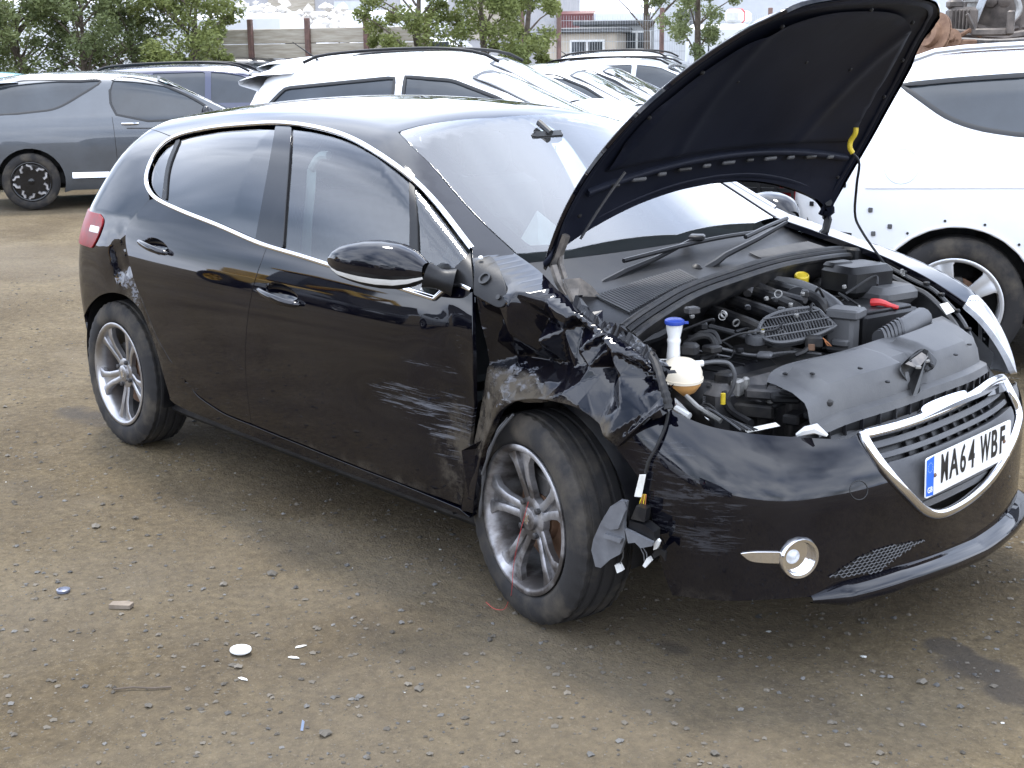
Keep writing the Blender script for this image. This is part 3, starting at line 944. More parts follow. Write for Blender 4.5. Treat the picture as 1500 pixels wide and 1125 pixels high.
# carry the outline on round the back and up the C-pillar (hidden side of the corner: plain numbers)
pz_c = lambda uv: px_pz(uv, F_up, XC, closed=False)
arch_end = Q2[-1]
cp = px_pz([(214, 264), (219, 240), (234, 216), (254, 201)], F_up, XC, closed=False)
q_side = px_pz([(219, 292), (204, 311), (187, 332), (184, 350), (188, 378), (196, 410), (212, 450), (228, 490), (248, 526), (271, 559), (249, 584)], F_up, XC, closed=False)
arcq = px_pz(ARC_R[::-1], F_up, XC, closed=False)
PHI_R = -math.pi * .955
_x0 = hit([(254, 201)], F_up)[0]; _t0 = math.atan2(_x0[2] - .80, _x0[1])
_tt = np.linspace(0, 1, 14)[1:]; _q3 = map_xt(F_up)(_x0[0] + (-2.80 - _x0[0]) * _tt, _t0 + (math.pi - .80 - _t0) * _tt)
_qa = np.arctan2(_q3[:, 1], _q3[:, 0] - XC); q_top = np.stack([np.where(_qa > 0, _qa - 2 * math.pi, _qa), _q3[:, 2]], 1)[::-1]
out_q = np.vstack([cp[::-1], q_side, arcq, [[PHI_R, .30]], [[PHI_R, .62]], [[PHI_R + .06, .80]], [[PHI_R + .16, .93]], [[PHI_R + .22, 1.05]], q_top])
quarter = panel('rear_quarter_panel', out_q, dent_quarter(F_up), scuff_rear, CAR, sp=.028, inset=.002)
quarter['label'] = 'rear quarter panel, dented and scraped above the wheel arch'

# tail: hatch and bumper skin (one sheet behind the quarters)
_tc = q_top[0]
tail_out = np.array([[PHI_R - .003, .28], [PHI_R - .003, .62], [PHI_R + .055, .80], [PHI_R + .155, .93], [PHI_R + .215, 1.05], [_tc[0] - .004, _tc[1]], [-math.pi - (_tc[0] - .004 + math.pi), _tc[1]],
                     [-math.pi - (PHI_R + .215 + math.pi), 1.05], [-math.pi - (PHI_R + .055 + math.pi), .80], [-math.pi - (PHI_R + math.pi), .62], [-math.pi - (PHI_R + math.pi), .28]])
tailgate = panel('tailgate', tail_out, map_pz(F_up, XC), M_BLACK, CAR, sp=.05, inset=.001)

# tail lamp, wrapped round the corner
tl_px = [(146, 311), (146, 311), (151, 318), (147, 336), (141, 352), (134, 364), (127, 360), (126, 345), (131, 330), (138, 318)]
_lp = px_pz([(147, 314), (152, 322), (148, 338), (142, 352), (136, 363)], F_up, XC, closed=False)
lamp_out = np.vstack([_lp[::3], (_lp - np.array([.34, 0]))[::-3]])
tail_lamp = panel('tail_lamp', lamp_out, map_pz(F_up, XC), M_LAMPRED, CAR, sp=.02, offset=.006, flange=.012)
_lm = _lp[len(_lp) // 2]; refl_out = np.array([_lm + (-.10, -.012), _lm + (-.01, -.012), _lm + (-.01, .012), _lm + (-.10, .012)])
panel('lamp_insert', refl_out, map_pz(F_up, XC), M_WHITEPL, tail_lamp, sp=.015, offset=.0085, flange=.004)

# roof with both A-pillars, cut round the windscreen
R_right = px_xt([(254, 201), (304, 188), (360, 182), (412, 180), (460, 186), (504, 198), (540, 216), (600, 258), (640, 298), (680, 349), (691.5, 364)], F_up, closed=False)
WS_R = hit(catmull([(757, 372), (700, 319), (667, 283), (633, 243), (600, 211), (583, 193)], False), F_up)
WS_T = hit(catmull([(583, 193), (620, 183), (683, 175), (722, 173)], False), F_up)
ws_edge = np.vstack([WS_R, WS_T[3:]])
ws_xt = np.stack([ws_edge[:, 0], np.arctan2(ws_edge[:, 2] - .80, ws_edge[:, 1])], 1)
ws_xt = ws_xt[ws_xt[:, 1] < math.pi / 2 + 10]
ws_xt = ws_xt[np.abs(ws_edge[:, 1]) > .02] if True else ws_xt
# right half angles lie beyond pi/2 (y < 0)
mir = lambda A: np.stack([A[:, 0], math.pi - A[:, 1]], 1)[::-1]
apb = np.array([[ws_xt[0, 0] - .012, ws_xt[0, 1] + .10]])
half = np.vstack([ws_xt[::-1], apb, R_right[::-1]])        # header centre -> screen foot -> trim -> rear
half = half[np.r_[True, np.linalg.norm(np.diff(half, axis=0), axis=1) > 1e-4]]
half = half[half[:, 1] > math.pi / 2 + .01]
rear_edge = np.array([[-2.80, math.pi - .80], [-2.86, math.pi - 1.05], [-2.88, math.pi / 2]])
outR = np.vstack([half, rear_edge, mir(rear_edge[:-1]), mir(half)])
roof = panel('roof', outR, map_xt(F_up), M_BLACK, CAR, sp=.035, inset=.0015, flip=True)

# windscreen, its black printed border, and the side glass
ws_out = np.vstack([ws_xt[::-1], [[ws_xt[0, 0] + .05, ws_xt[0, 1] - .12], [-.155, math.pi / 2 + .25], [-.145, math.pi / 2]], mir(np.vstack([[[ws_xt[0, 0] + .05, ws_xt[0, 1] - .12], [-.155, math.pi / 2 + .25]]])), mir(ws_xt[::-1])])
ws_out = ws_out[np.r_[True, np.linalg.norm(np.diff(ws_out, axis=0), axis=1) > 1e-4]]


def map_ws(x, t): return map_xt(lambda a, b, c: smax(a_ws(a, b, c), a_roof(a, b, c), .02))(x, t)


def center_scale(A, sx, st):
    c = np.array([A[:, 0].mean(), math.pi / 2]); return c + (A - c) * np.array([sx, st])


windscreen = panel('windscreen', ws_out, map_ws, M_WSCREEN, CAR, sp=.05, inset=.006, offset=-.004, flange=.004, flip=True)
ws_in = poly_offset(resample(ws_out, .02), .05)
frit = panel('windscreen_border', ws_out, map_ws, M_GLOSSBLK, windscreen, sp=.022, inset=.008, offset=-.0075, flange=0, holes=[ws_in], flip=True)


def side_glass(name, uv, m, parent, off=-.012):
    return panel(name, px_xz(uv, F_up), map_xz(F_up), m, parent, sp=.03, flange=.004, offset=off)


glass_rear = side_glass('rear_door_glass', [(404, 187), (404, 187), (388, 270), (374, 352), (374, 352), (320, 329), (260, 304), (232, 289), (221, 276), (218, 262), (224, 240), (238, 219), (256, 205), (304, 192), (360, 186)], M_TINT, rear_door)
glass_front = side_glass('front_door_glass', [(424, 186), (424, 186), (460, 191), (504, 203), (540, 221), (598, 262), (638, 302), (688, 366), (688, 366), (688, 417), (688, 417), (660, 414), (636, 432), (560, 410), (492, 389), (410, 365), (410, 365), (416, 280)], M_GLASS, front_door)
b_out = px_xz([(403, 183), (403, 183), (426, 184), (426, 184), (418, 280), (412, 364), (412, 364), (372, 352), (372, 352), (387, 270)], F_up)
panel('pillar_cover', b_out, map_xz(F_up), M_GLOSSBLK, rear_door, sp=.03, offset=-.004, flange=.01)
panel('window_divider', px_xz([(599, 264), (599, 264), (607, 271), (607, 271), (610, 380), (610, 380), (597, 376), (597, 376)], F_up), map_xz(F_up), M_PLASTIC, front_door, sp=.02, offset=-.006, flange=.01)
panel('window_divider', px_xz([(256, 204), (256, 204), (262, 202), (262, 202), (246, 245), (241, 292), (241, 292), (235, 289), (235, 289), (242, 240)], F_up), map_xz(F_up), M_PLASTIC, rear_door, sp=.02, offset=-.006, flange=.01)
# front corner of the window: dark sail behind the mirror
panel('mirror_sail', px_xz([(690, 366), (690, 366), (690, 421), (690, 421), (672, 417), (652, 421), (640, 430), (640, 430), (655, 400)], F_up), map_xz(F_up), M_PLASTIC, front_door, sp=.02, offset=-.008, flange=.01)

# chrome window trim
cp_px = catmull(PX_CHROME, False, 6)
cP = hit(cp_px, F_up); cP = resample(cP, .02, False)
trim = band('window_trim', cP, grad(F_up, cP), .0165, .0055, M_CHROME, CAR)
c2 = resample(hit(catmull([(636, 437), (650, 425), (665, 417.5), (677, 419), (690, 425)], False), F_up), .015, False)
band('window_trim', c2, grad(F_up, c2), .012, .005, M_CHROME, CAR)

# the other side, undamaged
for o_ in (rear_door, quarter, sill, glass_rear, trim, tail_lamp):
    mirror_y(o_, parent=CAR)
fd2 = panel('front_door', px_xz(front_px) * np.array([1, 1]), map_xz(F_side, 1), M_BLACK, CAR, sp=.04, inset=.0022, flip=True)
mirror_y(glass_front, parent=fd2)
# ---- crumpled right front wing: folds given at photo points as metres pushed out (+) or in (-)
FOLDS = [(700, 380, 0), (740, 372, 0), (790, 402, 0), (825, 430, 0), (697, 430, -.005), (730, 436, .004), (762, 428, .014), (800, 427, .012), (845, 458, .0), (880, 490, 0), (930, 520, 0),
         (712, 470, -.050), (770, 472, -.062), (822, 482, -.060), (872, 500, -.045), (738, 488, -.012), (783, 500, -.006), (842, 517, -.008), (893, 515, -.004), (800, 488, -.045),
         (700, 505, -.05), (714, 531, -.078), (760, 538, -.084), (790, 541, -.072), (707, 553, -.034), (733, 568, -.012), (786, 561, -.020), (758, 552, -.040),
         (700, 600, -.022), (738, 586, 0), (800, 584, .002), (850, 592, .008), (812, 545, -.052), (832, 541, -.055), (872, 546, -.062), (906, 536, -.034), (842, 562, -.010), (882, 577, -.030), (858, 575, -.004),
         (905, 600, -.004), (932, 560, -.055), (925, 585, -.02), (942, 604, -.018), (975, 570, -.03), (975, 592, -.01), (692, 480, -.020), (688, 540, -.045), (684, 620, -.030), (675, 742, 0), (692, 700, -.004), (705, 650, -.004),
         (880, 625, .006), (900, 650, .004), (850, 540, -.02), (895, 555, -.02)]
_rg = random.Random(12)
_poly = np.array([(700, 440), (770, 440), (850, 470), (920, 515), (970, 565), (940, 615), (900, 645), (850, 588), (780, 578), (725, 600), (698, 640), (694, 520)], float)
_base = np.array([(a, b) for a, b, c in FOLDS], float); _bd = np.array([c for a, b, c in FOLDS])
while len(FOLDS) < 64:                                     # small random buckles between the main folds
    _p = np.array([[_rg.uniform(694, 972), _rg.uniform(440, 645)]])
    if not inside(_poly, _p)[0]: continue
    if min(math.hypot(_p[0, 0] - a, _p[0, 1] - b) for a, b, c in FOLDS) < 11: continue
    _d = np.linalg.norm(_base - _p, axis=1); _k = np.argsort(_d)[:3]; _w = 1 / (_d[_k] + 2)
    FOLDS.append((_p[0, 0], _p[0, 1], float((_bd[_k] * _w).sum() / _w.sum()) + _rg.uniform(-.012, .012)))
fp = hit([(a, b) for a, b, c in FOLDS], F_fr)
FXZ = fp[:, [0, 2]]; FD = np.array([c * (1.5 if c < 0 else 1.8) for a, b, c in FOLDS])
_v, _e, FT, _a, _b, _c = delaunay_2d_cdt([Vector(map(float, q)) for q in FXZ], [], [], 0, 1e-7)


def fold_lin(x, z):
    r = np.zeros(len(x)); done = np.zeros(len(x), bool)
    for t in FT:
        A, B, C = FXZ[t[0]], FXZ[t[1]], FXZ[t[2]]
        d = (B[1] - C[1]) * (A[0] - C[0]) + (C[0] - B[0]) * (A[1] - C[1])
        if abs(d) < 1e-12: continue
        a = ((B[1] - C[1]) * (x - C[0]) + (C[0] - B[0]) * (z - C[1])) / d
        b = ((C[1] - A[1]) * (x - C[0]) + (A[0] - C[0]) * (z - C[1])) / d
        c = 1 - a - b
        k = (a > -1e-6) & (b > -1e-6) & (c > -1e-6) & ~done
        r = np.where(k, a * FD[t[0]] + b * FD[t[1]] + c * FD[t[2]], r); done |= k
    return r


def folds(x, z):
    s = fold_lin(x, z) * 2
    for k in range(6):
        a = k * math.pi / 3
        s = s + fold_lin(x + .0028 * math.cos(a), z + .0028 * math.sin(a))
    s = s / 8
    amp = np.clip(-s / .03, 0, 1) + .25
    return s + amp * (.0005 * np.sin(61 * x + 37 * z) * np.sin(23 * x - 71 * z) + .0003 * np.sin(131 * z + 90 * x + 2 * np.sin(40 * x)))


wing_px = [(693, 372), (693, 372), (712, 364), (740, 362), (757, 373), (790, 397), (822, 428), (855, 462), (900, 492), (945, 524), (976, 560), (976, 560), (974, 590), (974, 590), (938, 622), (903, 655), (903, 655),
           (890, 632), (868, 608), (848, 595), (812, 587), (780, 583), (752, 588), (728, 606), (712, 636), (702, 668), (696, 705), (692, 752), (692, 752), (676, 746), (676, 746), (682, 655), (686, 600), (690, 540), (693, 480), (694, 425)]
wing = panel('front_wing', px_xz(wing_px, F_fr), map_xz(F_fr, -1, folds), scuff_wing, CAR, sp=.009, flange=.02, eps=1.2e-3)
wing['label'] = 'crumpled front wing with folded creases, scrapes and mud above the wheel'
# torn, crumpled metal along the wing's upper edge
_e = hit(catmull([(838, 446), (860, 466), (885, 486), (905, 495), (930, 513), (955, 536), (974, 558)], False, 7), F_fr); _n = grad(F_fr, _e); _rr = random.Random(5)
_rows = [[], [], []]
for i in range(len(_e)):
    j1, j2 = _rr.uniform(-.008, .012), _rr.uniform(-.006, .020)
    _rows[0].append(_e[i] - _n[i] * .010); _rows[1].append(_e[i] + _n[i] * (.006 + j1) + np.array([0, .010, .008 + j2 * .5])); _rows[2].append(_e[i] + _n[i] * j2 + np.array([_rr.uniform(-.01, .01), .035, _rr.uniform(-.012, .012)]))
q = MB(); q.grid(_rows); q.build('torn_edge', mat('torn_metal', (.006, .006, .008), .25, metal=.3, col2=(.30, .31, .33), scale=22, lo=.56, hi=.70), CAR, smooth=False)
# dark plastic triangle at the foot of the A-pillar
tri = panel('pillar_trim', px_xz([(698, 388), (698, 388), (714, 380), (722, 384), (735, 405), (744, 430), (744, 446), (737, 451), (698, 432), (698, 432)], F_fr), map_xz(F_fr), M_PLASTIC, CAR, sp=.015, offset=.012, flange=.02)
q = MB(); P_ = hit([(705.5, 385.5)], F_fr)[0]
q.lathe([(.001, .012), (.006, .014), (.0075, .018), (.006, .022), (.001, .0235)], 10, frame(P_, grad(F_fr, P_)[0])); q.build('clip', M_WHITEPL, tri)
P_ = hit([(714, 412)], F_fr)[0]
q = MB(); q.lathe([(.020, .011), (.020, .018), (.014, .018), (.013, .012), (.001, .012)], 14, frame(P_, grad(F_fr, P_)[0])); q.build('fixing_hole', M_INK, tri)
P_ = hit([(735, 438)], F_fr)[0]
q = MB(); q.lathe([(.008, .012), (.008, .018), (.001, .0185)], 10, frame(P_, grad(F_fr, P_)[0])); q.build('clip', M_INK, tri)
# torn arch liner edge hanging behind the wing lip
q = MB()
lp = hit(catmull([(694, 752), (698, 706), (704, 668), (716, 634), (734, 606)], False), F_fr)
q.tube(lp + np.array([.01, .015, -.012]), [.004 + .002 * math.sin(i) for i in range(len(lp))], 6)
lp = hit(catmull([(700, 690), (712, 655), (722, 632), (745, 603)], False), F_fr)
q.tube(lp + np.array([.012, .006, -.008]), .004, 6); q.build('arch_liner_edge', M_GREYPL, CAR)
# folded metal below the wing, in front of the sill
q = MB()
fl = [hit([p_], F_fr)[0] for p_ in ((676, 660), (700, 660), (712, 640), (700, 700), (682, 700), (690, 750), (676, 748))]
fl[1] += (0, .05, 0); fl[2] += (0, .02, 0); fl[3] += (0, .03, 0)
q.add(fl, [(0, 1, 2), (0, 4, 3), (0, 3, 1), (4, 6, 5), (4, 5, 3)]); q.build('folded_flap', M_BLACK, CAR, smooth=False)

# ---- left wing with headlamp (seen across the engine bay)
W0 = map_xt(F_fr, .45, .45)
lw = np.array([[-.30, 1.30], [-.1, 1.235], [.15, 1.17], [.30, 1.14], [.42, 1.09], [.50, 1.03], [.50, .30], [.40, .22], [.36, .10], [.33, .05], [.27, .30], [.15, .43], [0, .47], [-.15, .43], [-.25, .30], [-.31, -.30], [-.36, -.35], [-.36, .9]])
left_wing = panel('front_wing', lw, W0, M_BLACK, CAR, sp=.03, flip=True, flange=.02)
hl = np.array([[.505, 1.03], [.56, .98], [.62, .88], [.66, .72], [.675, .55], [.65, .42], [.60, .34], [.505, .30]])
headlamp = panel('headlamp', catmull(hl, True, 4), W0, mat('lamp_lens', (.55, .56, .58), .08, coat=1, var=.3, scale=12), CAR, sp=.02, flip=True, flange=.02)

# ---- front bumper skin and what it carries
XB, YB = .10, .05
MB_ = map_pz(F_bump, XB, YB)


def fbz(uv, closed=True): return px_pz(uv, F_bump, XB, YB, closed)


GR_OUT = [(1254, 637), (1254, 637), (1300, 626), (1345, 612), (1395, 591), (1430, 572), (1453, 556), (1468, 551), (1468, 551), (1480, 572), (1491, 596), (1493, 612), (1484, 644), (1462, 686), (1440, 714), (1405, 742), (1372, 756), (1352, 752), (1325, 728), (1290, 690), (1268, 660)]
gr2 = fbz(GR_OUT)
gcen = gr2.mean(0)
bump_px_r = [(903, 656), (903, 656), (938, 624), (974, 592), (974, 592), (985, 601), (1010, 614), (1045, 626), (1100, 635), (1160, 640), (1245, 642), (1254, 637), (1254, 637)]
br = fbz(bump_px_r, False)
bl_side = fbz([(985, 872), (972, 838), (962, 795), (954, 752), (944, 716), (926, 686), (903, 656)], False)
blow = fbz([(1195, 874), (1060, 880), (985, 872)], False)
# outline: right edge up, along the top to the grille, round under the grille (left of frame, plain numbers), and back underneath
gbot = gr2[::-1]                      # grille outline walked the other way round
iTR = int(np.argmax(gr2[:, 0] + gr2[:, 1] * 2.0)); iTL = int(np.argmin(np.linalg.norm(gr2 - br[-1], axis=1)))
g = [gr2[i] for i in range(len(gr2))]
walk = []; i = iTL
while i != iTR: walk.append(g[i]); i = (i - 1) % len(g)
walk.append(g[iTR])
leftend = np.array([[.33, .62], [.60, .60], [.95, .56], [1.02, .42], [.90, .20], [.62, .195], [.30, .185]])
a_lo = blow[0]
under = np.array([[0.0, .19], [-.2, .195], [-.4, .205]])
out_b = np.vstack([bl_side, br[1:-1], walk, leftend, under, blow])
bumper = panel('front_bumper', out_b, MB_, scuffed_paint('black_paint_bumper', [(.55, .50, .22, .16, .8), (.62, .40, .12, .06, 1.0), (.5, .62, .14, .05, .8)], amount=.10, stretch=(2, 2, 16), scale=5, thr=.49, dirt=[(.6, .22, .4, .05, .2)]), CAR, sp=.02, flange=.02, holes=[fbz([(1170 + 27 * math.cos(a), 817 + 24 * math.sin(a)) for a in np.linspace(0, 2 * math.pi, 20, endpoint=False)])])
bumper['label'] = 'front bumper pulled away from the wing'

# grille back, slats, chrome ring
def gsub(s, dz=0.0): return gcen + (gr2 - gcen) * s + np.array([0, dz])


panel('grille_back', gsub(1.32), MB_, M_INK, bumper, sp=.03, offset=-.045, flange=0)
gP = resample(MB_(gsub(.965)[:, 0], gsub(.965)[:, 1]), .012)
gN = grad(F_bump, gP)
ring = band('grille_surround', gP, gN, .026, .010, M_CHROME, bumper, closed=True, lift=.004)


def clip_row(z0, z1, s=.90):
    """stretch of grille between two heights, as an outline"""
    G = gsub(s); zs = np.linspace(z0, z1, 5); L = []; R = []
    for z in zs:
        xs = []
        for a, b in zip(G, np.roll(G, -1, 0)):
            if (a[1] - z) * (b[1] - z) < 0: xs.append(a[0] + (b[0] - a[0]) * (z - a[1]) / (b[1] - a[1]))
        if len(xs) >= 2: L.append((min(xs), z)); R.append((max(xs), z))
    return np.array(L + R[::-1])


for z0, z1, of in ((.602, .616, -.016), (.574, .586, -.014), (.430, .560, -.006), (.402, .420, -.012), (.372, .386, -.012)):
    c_ = clip_row(z0, z1)
    if len(c_) > 5: panel('grille_slat', c_, MB_, M_GREYPL, bumper, sp=.03, offset=of, flange=.03)
for k in range(9):
    a0 = gcen[0] + (k - 4) * .085
    panel('grille_strut', np.array([[a0, .560], [a0 + .006, .560], [a0 + .006, .625], [a0, .625]]), MB_, M_PLASTIC, bumper, sp=.02, offset=-.03, flange=.02)

# number plate at its own place: 520 x 111 mm
PW, PH = .520, .111
pc = Vector((.884, .060, .500)); yaw_p = .071
zax = Vector((math.cos(yaw_p), math.sin(yaw_p), .04)).normalized()
PM = frame(pc, zax, (-math.sin(yaw_p), math.cos(yaw_p), 0))       # local x runs to the car's left = right in the picture
q = MB()
b_ = .008
poly = []
for cx, cy, a0 in ((PW / 2 - b_, PH / 2 - b_, 0), (-PW / 2 + b_, PH / 2 - b_, 90), (-PW / 2 + b_, -PH / 2 + b_, 180), (PW / 2 - b_, -PH / 2 + b_, 270)):
    for k in range(4): an = math.radians(a0 + 30 * k); poly.append((cx + b_ * math.cos(an), cy + b_ * math.sin(an)))
q.prism(poly, .004, PM @ Matrix.Translation((0, 0, -.004))); plate = q.build('number_plate', M_PLATE, bumper, deg=30)
plate['label'] = 'white number plate reading MA64 WBF'
q = MB(); q.prism([(-PW / 2 + .001, -PH / 2 + .006), (-PW / 2 + .042, -PH / 2 + .001), (-PW / 2 + .042, PH / 2 - .001), (-PW / 2 + .001, PH / 2 - .006)], .0006, PM @ Matrix.Translation((0, 0, .0002)))
q.build('plate_band', M_PLATEBLUE, plate)


def text_obj(name, s, size, M, m, parent, xs=1.0, ys=1.0, bold=.0, depth=.0004):
    cu = bpy.data.curves.new(name, 'FONT'); cu.body = s; cu.size = size; cu.extrude = depth; cu.offset = bold; cu.align_x = 'CENTER'; cu.align_y = 'CENTER'
    to = bpy.data.objects.new(name, cu); COL.objects.link(to)
    dg = bpy.context.evaluated_depsgraph_get(); me = bpy.data.meshes.new_from_object(to.evaluated_get(dg))
    bpy.data.objects.remove(to, do_unlink=True)
    me.transform(M @ Matrix.Diagonal((xs, ys, 1, 1)))
    me.materials.clear(); me.materials.append(m)
    o = bpy.data.objects.new(name, me); COL.objects.link(o)
    if parent is not None: o.parent = parent
    return o


for ch, cx in zip('MA64WBF', (-.168, -.112, -.058, -.005, .080, .138, .190)):
    text_obj('plate_character', ch, .105, PM @ Matrix.Translation((cx + .012, 0.004, .0010)), M_INK, plate, xs=.72 if ch not in 'MW' else .56, ys=1.06, bold=.0022 if ch != '6' else .0012)
text_obj('plate_country_code', 'GB', .022, PM @ Matrix.Translation((-PW / 2 + .0215, -.036, .0012)), M_PLATE, plate, bold=.0004)
q = MB()
for k in range(12):
    a = 2 * math.pi * k / 12; q.lathe([(.0018, 0), (.0012, .0003)], 5, PM @ Matrix.Translation((-PW / 2 + .0215 + .013 * math.cos(a), .026 + .013 * math.sin(a), .0008)))
q.build('plate_star_circle', mat('pale_yellow_ink', (.35, .45, .55), .5), plate)
for sx in (-.212, .215):
    q = MB(); q.lathe([(.006, 0), (.006, .002), (.003, .0045), (.0005, .005)], 10, PM @ Matrix.Translation((sx, .0, .0004))); q.build('plate_screw', M_RUST, plate)

# badge bar above the ring
bb = fbz([(1346, 603), (1350, 597), (1400, 577), (1410, 576), (1413, 583), (1405, 590), (1365, 605), (1352, 608)])
panel('badge_bar', bb, MB_, M_CHROME, bumper, sp=.012, offset=.012, flange=.02)
# tow-eye cover
te = fbz([(1258 + 13 * math.cos(a), 718 + 14 * math.sin(a)) for a in np.linspace(0, 2 * math.pi, 16, endpoint=False)])
tP = MB_(te[:, 0], te[:, 1]); band('tow_eye_cover', resample(tP, .006), grad(F_bump, resample(tP, .006)), .0025, .0012, M_INK, bumper, closed=True, lift=.0003)

# fog lamp
fc = hit([(1170, 817)], F_bump)[0]; fn = grad(F_bump, [fc])[0]
FM = frame(fc, fn * .75 + np.array([.5, -.1, 0]) * .5, (0, 0, 1))
q = MB(); q.lathe([(.056, -.012), (.056, .004), (.052, .011), (.045, .010), (.041, -.012), (.040, -.03)], 32, FM); fog = q.build('fog_lamp', M_CHROME, bumper)
q = MB(); q.lathe([(.042, -.022), (.034, -.040), (.018, -.052), (.001, -.054)], 28, FM); q.build('reflector', mat('lamp_reflector', (.75, .76, .78), .30, metal=.6, var=.2, scale=40), fog)
q = MB(); q.lathe([(.026, -.036), (.025, -.018), (.016, -.008), (.001, -.004)], 20, FM @ Matrix.Translation((0, .010, 0))); q.build('bulb_glass', mat('lamp_glass', (.55, .57, .58), .06, coat=1, var=.2, scale=50), fog)
wg = fbz([(1085, 810), (1085, 810), (1105, 808), (1142, 808), (1142, 808), (1142, 824), (1142, 824), (1115, 823), (1098, 820)])
panel('chrome_blade', wg, MB_, M_CHROME, fog, sp=.012, offset=.006, flange=.012)

# lower intake mesh and splitter lip
mesh_out = fbz([(1214, 846), (1232, 833), (1262, 814), (1300, 800), (1352, 791), (1352, 791), (1325, 808), (1300, 826), (1288, 836), (1250, 842)])
panel('intake_back', mesh_out, MB_, M_INK, bumper, sp=.02, offset=.001, flange=0)
q = MB()
mn, mx_ = mesh_out.min(0), mesh_out.max(0)
cw, ch_ = .018, .0085
segs = []
for r in range(int((mx_[1] - mn[1]) / ch_) + 1):
    for c_ in range(int((mx_[0] - mn[0]) / cw) + 2):
        x0 = mn[0] + c_ * cw + (cw / 2 if r % 2 else 0); z0 = mn[1] + r * ch_
        segs += [((x0, z0), (x0 + cw / 2, z0 + ch_ / 2)), ((x0 + cw / 2, z0 + ch_ / 2), (x0 + cw, z0)), ((x0 + cw / 2, z0 + ch_ / 2), (x0 + cw / 2, z0 + ch_))]
S_ = np.array(segs); mid = S_.mean(1); S_ = S_[inside(mesh_out, mid)]
A_ = MB_(S_[:, 0, 0], S_[:, 0, 1]); B_ = MB_(S_[:, 1, 0], S_[:, 1, 1]); nA = grad(F_bump, A_)
for a, b, n_ in zip(A_, B_, nA): q.tube([a + n_ * .004, b + n_ * .004], .0017, 4, False)
q.build('intake_mesh', M_GREYPL, bumper)
lip_px = [(1188, 872), (1215, 868), (1260, 862), (1300, 858), (1345, 836), (1400, 800), (1450, 767), (1490, 738)]
lp = hit(catmull(lip_px, False), F_bump)
lpx = np.vstack([resample(lp, .02, False)])
phl = np.arctan2(lpx[:, 1] - YB, lpx[:, 0] - XB); k_ = np.argsort(phl)
zl = lpx[k_, 2]; ph0, ph1 = phl.min(), .95
phs = np.linspace(ph0, ph1, 70); zz = np.interp(phs, phl[k_], zl); zz = np.where(phs > .55, np.minimum(zz, .215), zz)
zz = .206 + .030 * np.clip((.1 - phs) / .5, 0, 1)
grow = np.clip((phs - ph0) / .10, 0, 1) * np.clip((ph1 - phs) / .2, 0, 1)
base = MB_(phs, zz); nb = grad(F_bump, base); nb[:, 2] = 0; nb /= np.linalg.norm(nb, axis=1)[:, None]
rows = []
for (o_, dz) in ((-.01, .040), (.012, .030), (.034, .020), (.042, .008), (.040, -.008), (.030, -.022), (.0, -.030), (-.03, -.030)):
    rows.append(base + nb * (o_ * (.25 + .75 * grow))[:, None] + np.array([0, 0, 1]) * (dz * (.3 + .7 * grow))[:, None])
q = MB(); q.grid(np.array(rows)[::-1]); q.build('splitter_lip', M_BLACK, bumper, deg=70)
